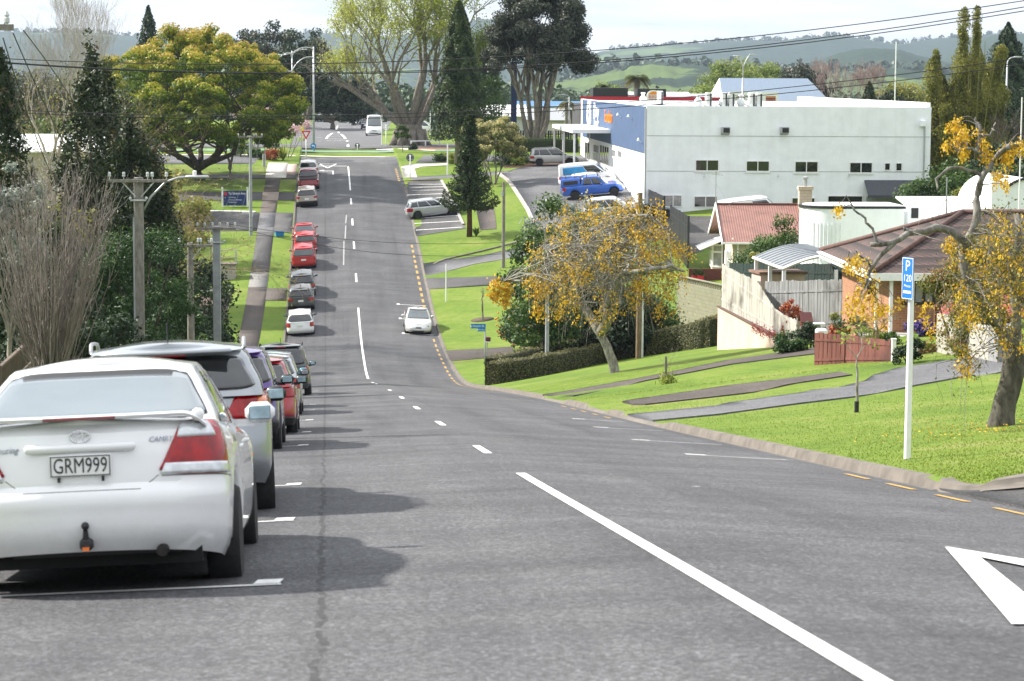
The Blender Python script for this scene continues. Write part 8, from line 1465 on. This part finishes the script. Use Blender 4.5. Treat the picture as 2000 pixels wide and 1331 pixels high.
# blue bin lying on the verge, far hedge, black railing, bark garden
x, y, z, zc = hit(546, 462); r_ = thing('recycling_bin', 'blue recycling crate tipped over on the left verge', 'bin', (x, y, z), HEAD+.2); m = MB(); V = [[(-.28, -.2, 0), (.28, -.2, 0), (.28, .2, 0), (-.28, .2, 0), (-.28, -.2, 0)], [(-.34, -.25, .36), (.34, -.25, .36), (.34, .25, .36), (-.34, .25, .36), (-.34, -.25, .36)]]; m.grid(np.array(V)); m.add([(-.28, -.2, .01), (.28, -.2, .01), (.28, .2, .01), (-.28, .2, .01)], [(0, 1, 2, 3)]); m.build('crate', plain('bin_blue', (.02, .24, .55), .5), r_); MB().box((0, -.26, .35), (.72, .03, .05)).box((0, .26, .35), (.72, .03, .05)).build('rim', plain('bin_blue2', (.015, .18, .45), .5), r_)
a = hit(620, 233); b = hit(735, 231); hedge('hedge', 'low far hedge along the end of the street', [(a[0]-16, a[1]+6), (a[0], a[1]+4), (b[0]-6, b[1]+4)], 1.2, 1.2, 5000, mat='mid')
a = hit(1012, 296); b = hit(1128, 298); hedge('hedge', 'dark clipped hedge beside the black railing by the takeaway', [(a[0], a[1]), (b[0], b[1])], 1.4, 1.2, 5000, mat='mid')
a = hit(990, 291); b = hit(1128, 292); r_ = paling('black_railing', 'long black railing behind the spreading tree', (a[0], a[1]+2), (b[0], b[1]+2), [a[2], b[2]], [a[2]+1.9, b[2]+1.9], M_blackp, .16, .10, .03, posts=6, jit=0)
drape('garden_bed', px((985,325),(1040,318),(1120,316),(1120,322),(1040,326),(985,329)), plain('bark_mulch', (.16, .075, .045), .95, var=.5, scale=9), .03)
tag(drape('garden_bed', px((818,290),(880,290),(880,292),(818,293)), plain('red_planting', (.28, .10, .05), .95, var=.5, scale=4), .06))
for i, (x0, y0) in enumerate(((811, 483), (826, 475), (870, 683), (760, 600))): pass
# ---------------------------------------------------------------- hills, far woods, haze
def hillmat(name, pasture, wood, thr, sc):
    m, nt, b = nodes(name); p = pos(nt); f = noise(nt, sc, 6, p, .62); g = noise(nt, sc*5, 4, p, .6); c = ramp(nt, g, [(.3, tuple(q*.75 for q in pasture)), (.7, pasture)])
    k = ramp(nt, f, [(thr-.015, (1, 1, 1)), (thr+.015, (0, 0, 0))]); L(nt, mixc(nt, k, c, ramp(nt, noise(nt, sc*22, 4, p, .7), [(.3, tuple(q*.5 for q in wood)), (.7, tuple(q*1.5 for q in wood))])), b.inputs['Base Color']); b.inputs['Roughness'].default_value = .95; b.inputs['Specular IOR Level'].default_value = .1
    return m
def hill(name, label, zc_, crest, depth, base_y, mat, rough=4.0, seed=0, n=150, dz=None):
    """a ridge at its own distance: crest heights read along it, with front and back slopes"""
    rs = np.random.default_rng(seed); xs = np.linspace(crest[0][0], crest[-1][0], n); ys = np.interp(xs, [c[0] for c in crest], [c[1] for c in crest]); C = np.array([W(a, b, zc_) for a, b in zip(xs, ys)])
    C[:, 2] += np.convolve(rs.normal(size=n+8), np.ones(9)/9, 'valid')*rough*.5; zb = W(1000, base_y, zc_)[2]; rows = []
    for j, v in enumerate(np.linspace(-1, 1, 25)):
        k = (1-abs(v))**1.0; sm = k*k*(3-2*k); w_ = np.convolve(rs.normal(size=n+20), np.ones(21)/21, 'valid')*rough*2.2*math.sin(k*math.pi); rows.append(np.stack([C[:, 0]*(1+v*depth/zc_*.9), C[:, 1]+v*depth, np.minimum(zb+(C[:, 2]-zb)*sm+w_, C[:, 2]+2)], 1))
    return structure(MB().grid(np.array(rows)).build(name, mat, smooth=True)), C
H_past = hillmat('hill_pasture', (.085, .125, .036), (.015, .030, .015), .5, .0045); H_far = hillmat('hill_far', (.085, .13, .045), (.016, .032, .02), .60, .0016); H_forest = hillmat('hill_forest', (.025, .05, .02), (.014, .030, .014), .75, .004)
far_c = [(-300,60),(100,62),(480,80),(560,72),(620,62),(650,66),(760,75),(850,60),(905,42),(945,37),(985,44),(1060,80),(1150,112),(1175,100),(1220,96),(1270,92),(1330,86),(1400,82),(1470,80),(1520,82),(1580,76),(1640,72),(1700,80),(1760,88),(1830,76),(1880,74),(1930,68),(2000,64),(2200,58),(2500,60)]
h1, C1_ = hill('hills', None, 5200, far_c, 1500, 172, H_far, 9, 3, 260)
h2, C2_ = hill('hills', None, 3300, [(1000,150),(1120,140),(1180,128),(1250,120),(1300,118),(1360,122),(1430,128),(1500,132),(1580,122),(1640,104),(1700,95),(1760,98),(1810,112),(1860,128),(1950,120),(2050,118),(2300,130)], 900, 178, H_forest, 6, 5, 200)
h3, C3_ = hill('hills', None, 2300, [(1040,172),(1140,150),(1180,140),(1225,126),(1265,119),(1300,120),(1350,128),(1400,132),(1440,132),(1500,138),(1560,142),(1640,140),(1700,134),(1760,133),(1820,140),(1900,148),(2000,150),(2200,150)], 700, 190, H_past, 5, 8, 200)
h4, C4_ = hill('hills', None, 4200, [(1820,130),(1880,88),(1940,70),(2000,66),(2100,70),(2300,90)], 1000, 172, H_forest, 8, 11, 120)
# treelines on the ridges and in the valley: one far mass of small crowns
def far_wood(name, pts, size, mat, q=26, lf=.55):
    P_ = np.array(pts); k = len(P_); sz = size*(.6+.8*rng.random(k)); d = sph(k*q); PP = np.repeat(P_, q, 0)+d*np.repeat(sz, q)[:, None]*np.array([.55, .55, .7])+np.repeat(np.column_stack([np.zeros((k, 2)), sz*.55]), q, 0); o = leafmesh(name, PP, unit(d+rng.normal(size=(k*q, 3))*.5), np.repeat(sz*lf, q), mat, None, np.clip(.4+.3*d[:, 2]+rng.normal(size=k*q)*.15, 0, 1), .8); o['kind'] = 'stuff'; return o
FW = leafmat('far_wood_leaves', [(0, (.012, .026, .012)), (.6, (.03, .055, .024)), (1, (.06, .085, .035))], .1)
pts = []
for C, ln, k, sd in ((C1_, .0, 700, 40), (C3_, 0, 240, 60)):
    for _ in range(k): i = rng.integers(0, len(C)); q = C[i]; pts.append((q[0]+rng.normal()*sd*.4, q[1]-abs(rng.normal())*sd, q[2]-7))
for _ in range(700):
    zc_ = 650+900*rng.random(); x_ = W(1000+rng.random()*1300-150, 150, zc_)[0]; y_ = zc_; pts.append((x_, y_, G(x_, y_)-1))
for _ in range(300):
    zc_ = 500+500*rng.random(); x_ = W(rng.random()*1000, 150, zc_)[0]; pts.append((x_, zc_, G(x_, zc_)-1))
near_w = [q for q in pts if q[1] < 1700]; far_w = [q for q in pts if q[1] >= 1700]
far_wood('woods', near_w, 7.0, FW, 110, .17); far_wood('woods', far_w, 9, FW)
# lake glimpsed beyond the street's end, behind the trees
lk = MB().grid(np.array([[(x_, y_, G(0, y_)+1.2) for x_ in (-260, -120, -40)] for y_ in (620, 900)])).build('water', plain('lake_water', (.30, .36, .40), .15, var=.05), None); lk['kind'] = 'structure'
# even pale air from the camera to beyond the hills
hz = MB().box((0, 3900, 130), (9000, 8400, 410)).build('haze', None); hm = bpy.data.materials.new('haze_air'); hm.use_nodes = True; nt = hm.node_tree; nt.nodes.clear(); out = nt.nodes.new('ShaderNodeOutputMaterial'); vol = nt.nodes.new('ShaderNodeVolumePrincipled'); vol.inputs['Color'].default_value = (.68, .82, 1.0, 1); vol.inputs['Density'].default_value = 6.5e-5; vol.inputs['Anisotropy'].default_value = .2; L(nt, vol.outputs[0], out.inputs['Volume']); hz.data.materials.clear(); hz.data.materials.append(hm); hz['kind'] = 'stuff'
# ---------------------------------------------------------------- camera, sun, sky
cam = bpy.data.cameras.new('camera'); co = bpy.data.objects.new('camera', cam); COL.objects.link(co)
cam.sensor_width = 36; cam.lens = FPX/2000*36; cam.clip_end = 40000; cam.clip_start = .3
cam.shift_y = 0
cam.dof.use_dof = True; cam.dof.focus_distance = 95; cam.dof.aperture_fstop = 7.1
Bk = -_F; co.matrix_world = Matrix(((_R[0], _U[0], Bk[0], 0), (_R[1], _U[1], Bk[1], 0), (_R[2], _U[2], Bk[2], CZ), (0, 0, 0, 1)))
SC.camera = co
SUN_EL, SUN_AZ = R(38), R(22)    # left of the street and a little ahead
ds = Vector((-math.cos(SUN_AZ)*math.cos(SUN_EL), math.sin(SUN_AZ)*math.cos(SUN_EL), math.sin(SUN_EL)))
sun = bpy.data.lights.new('sun', 'SUN'); sun.energy = 5.0; sun.angle = R(2.0); sun.color = (1, .95, .87)
so = bpy.data.objects.new('sun', sun); COL.objects.link(so); so.rotation_euler = ds.to_track_quat('Z', 'Y').to_euler(); so.location = (0, 0, 90)
w = bpy.data.worlds.new('World'); SC.world = w; w.use_nodes = True; nt = w.node_tree; bg = nt.nodes['Background']
sky = nt.nodes.new('ShaderNodeTexSky'); sky.sky_type = 'NISHITA'; sky.sun_disc = False; sky.sun_elevation = SUN_EL; sky.sun_rotation = math.atan2(ds.x, ds.y)
sky.air_density = 1.2; sky.dust_density = 2.0; sky.ozone_density = 1.0
tc = nt.nodes.new('ShaderNodeTexCoord'); sx = nt.nodes.new('ShaderNodeSeparateXYZ'); L(nt, tc.outputs['Generated'], sx.inputs[0])
# thin high cloud, stretched along the horizon (projected on a flat layer)
den = math_(nt, 'ADD', math_(nt, 'MAXIMUM', sx.outputs[2], 0), .10)
cx = math_(nt, 'DIVIDE', sx.outputs[0], den); cy = math_(nt, 'DIVIDE', sx.outputs[1], den)
cb = nt.nodes.new('ShaderNodeCombineXYZ'); L(nt, cx, cb.inputs[0]); L(nt, cy, cb.inputs[1])
n1 = noise(nt, 1.5, 7, cb.outputs[0], .6)
cloud = ramp(nt, n1, [(.30, (3.5, 3.8, 4.25)), (.46, (4.6, 4.8, 5.1)), (.64, (5.5, 5.6, 5.75))])
br = math_(nt, 'ADD', math_(nt, 'MULTIPLY', math_(nt, 'MAXIMUM', sx.outputs[2], 0), .75), 1.0); cloud = mixc(nt, 1.0, cloud, br, 'MULTIPLY')   # overcast: brighter overhead
n2 = noise(nt, .7, 4, cb.outputs[0])
cover = N(nt, 'ShaderNodeMapRange', i_From_Min=.25, i_From_Max=.5, i_To_Min=.80, i_To_Max=.97); L(nt, n2, cover.inputs[0])
L(nt, mixc(nt, cover.outputs[0], sky.outputs[0], cloud), bg.inputs['Color']); bg.inputs['Strength'].default_value = .10
vs = SC.view_settings; vs.view_transform = 'Standard'; vs.look = 'None'; vs.exposure = 1.0; vs.gamma = 1
SC.cycles.use_denoising = True; SC.cycles.max_bounces = 7; SC.cycles.diffuse_bounces = 3; SC.cycles.glossy_bounces = 3; SC.cycles.transmission_bounces = 5; SC.cycles.volume_bounces = 0; SC.cycles.transparent_max_bounces = 8
SC.cycles.sample_clamp_indirect = 6; SC.cycles.use_adaptive_sampling = True; SC.cycles.adaptive_threshold = .015
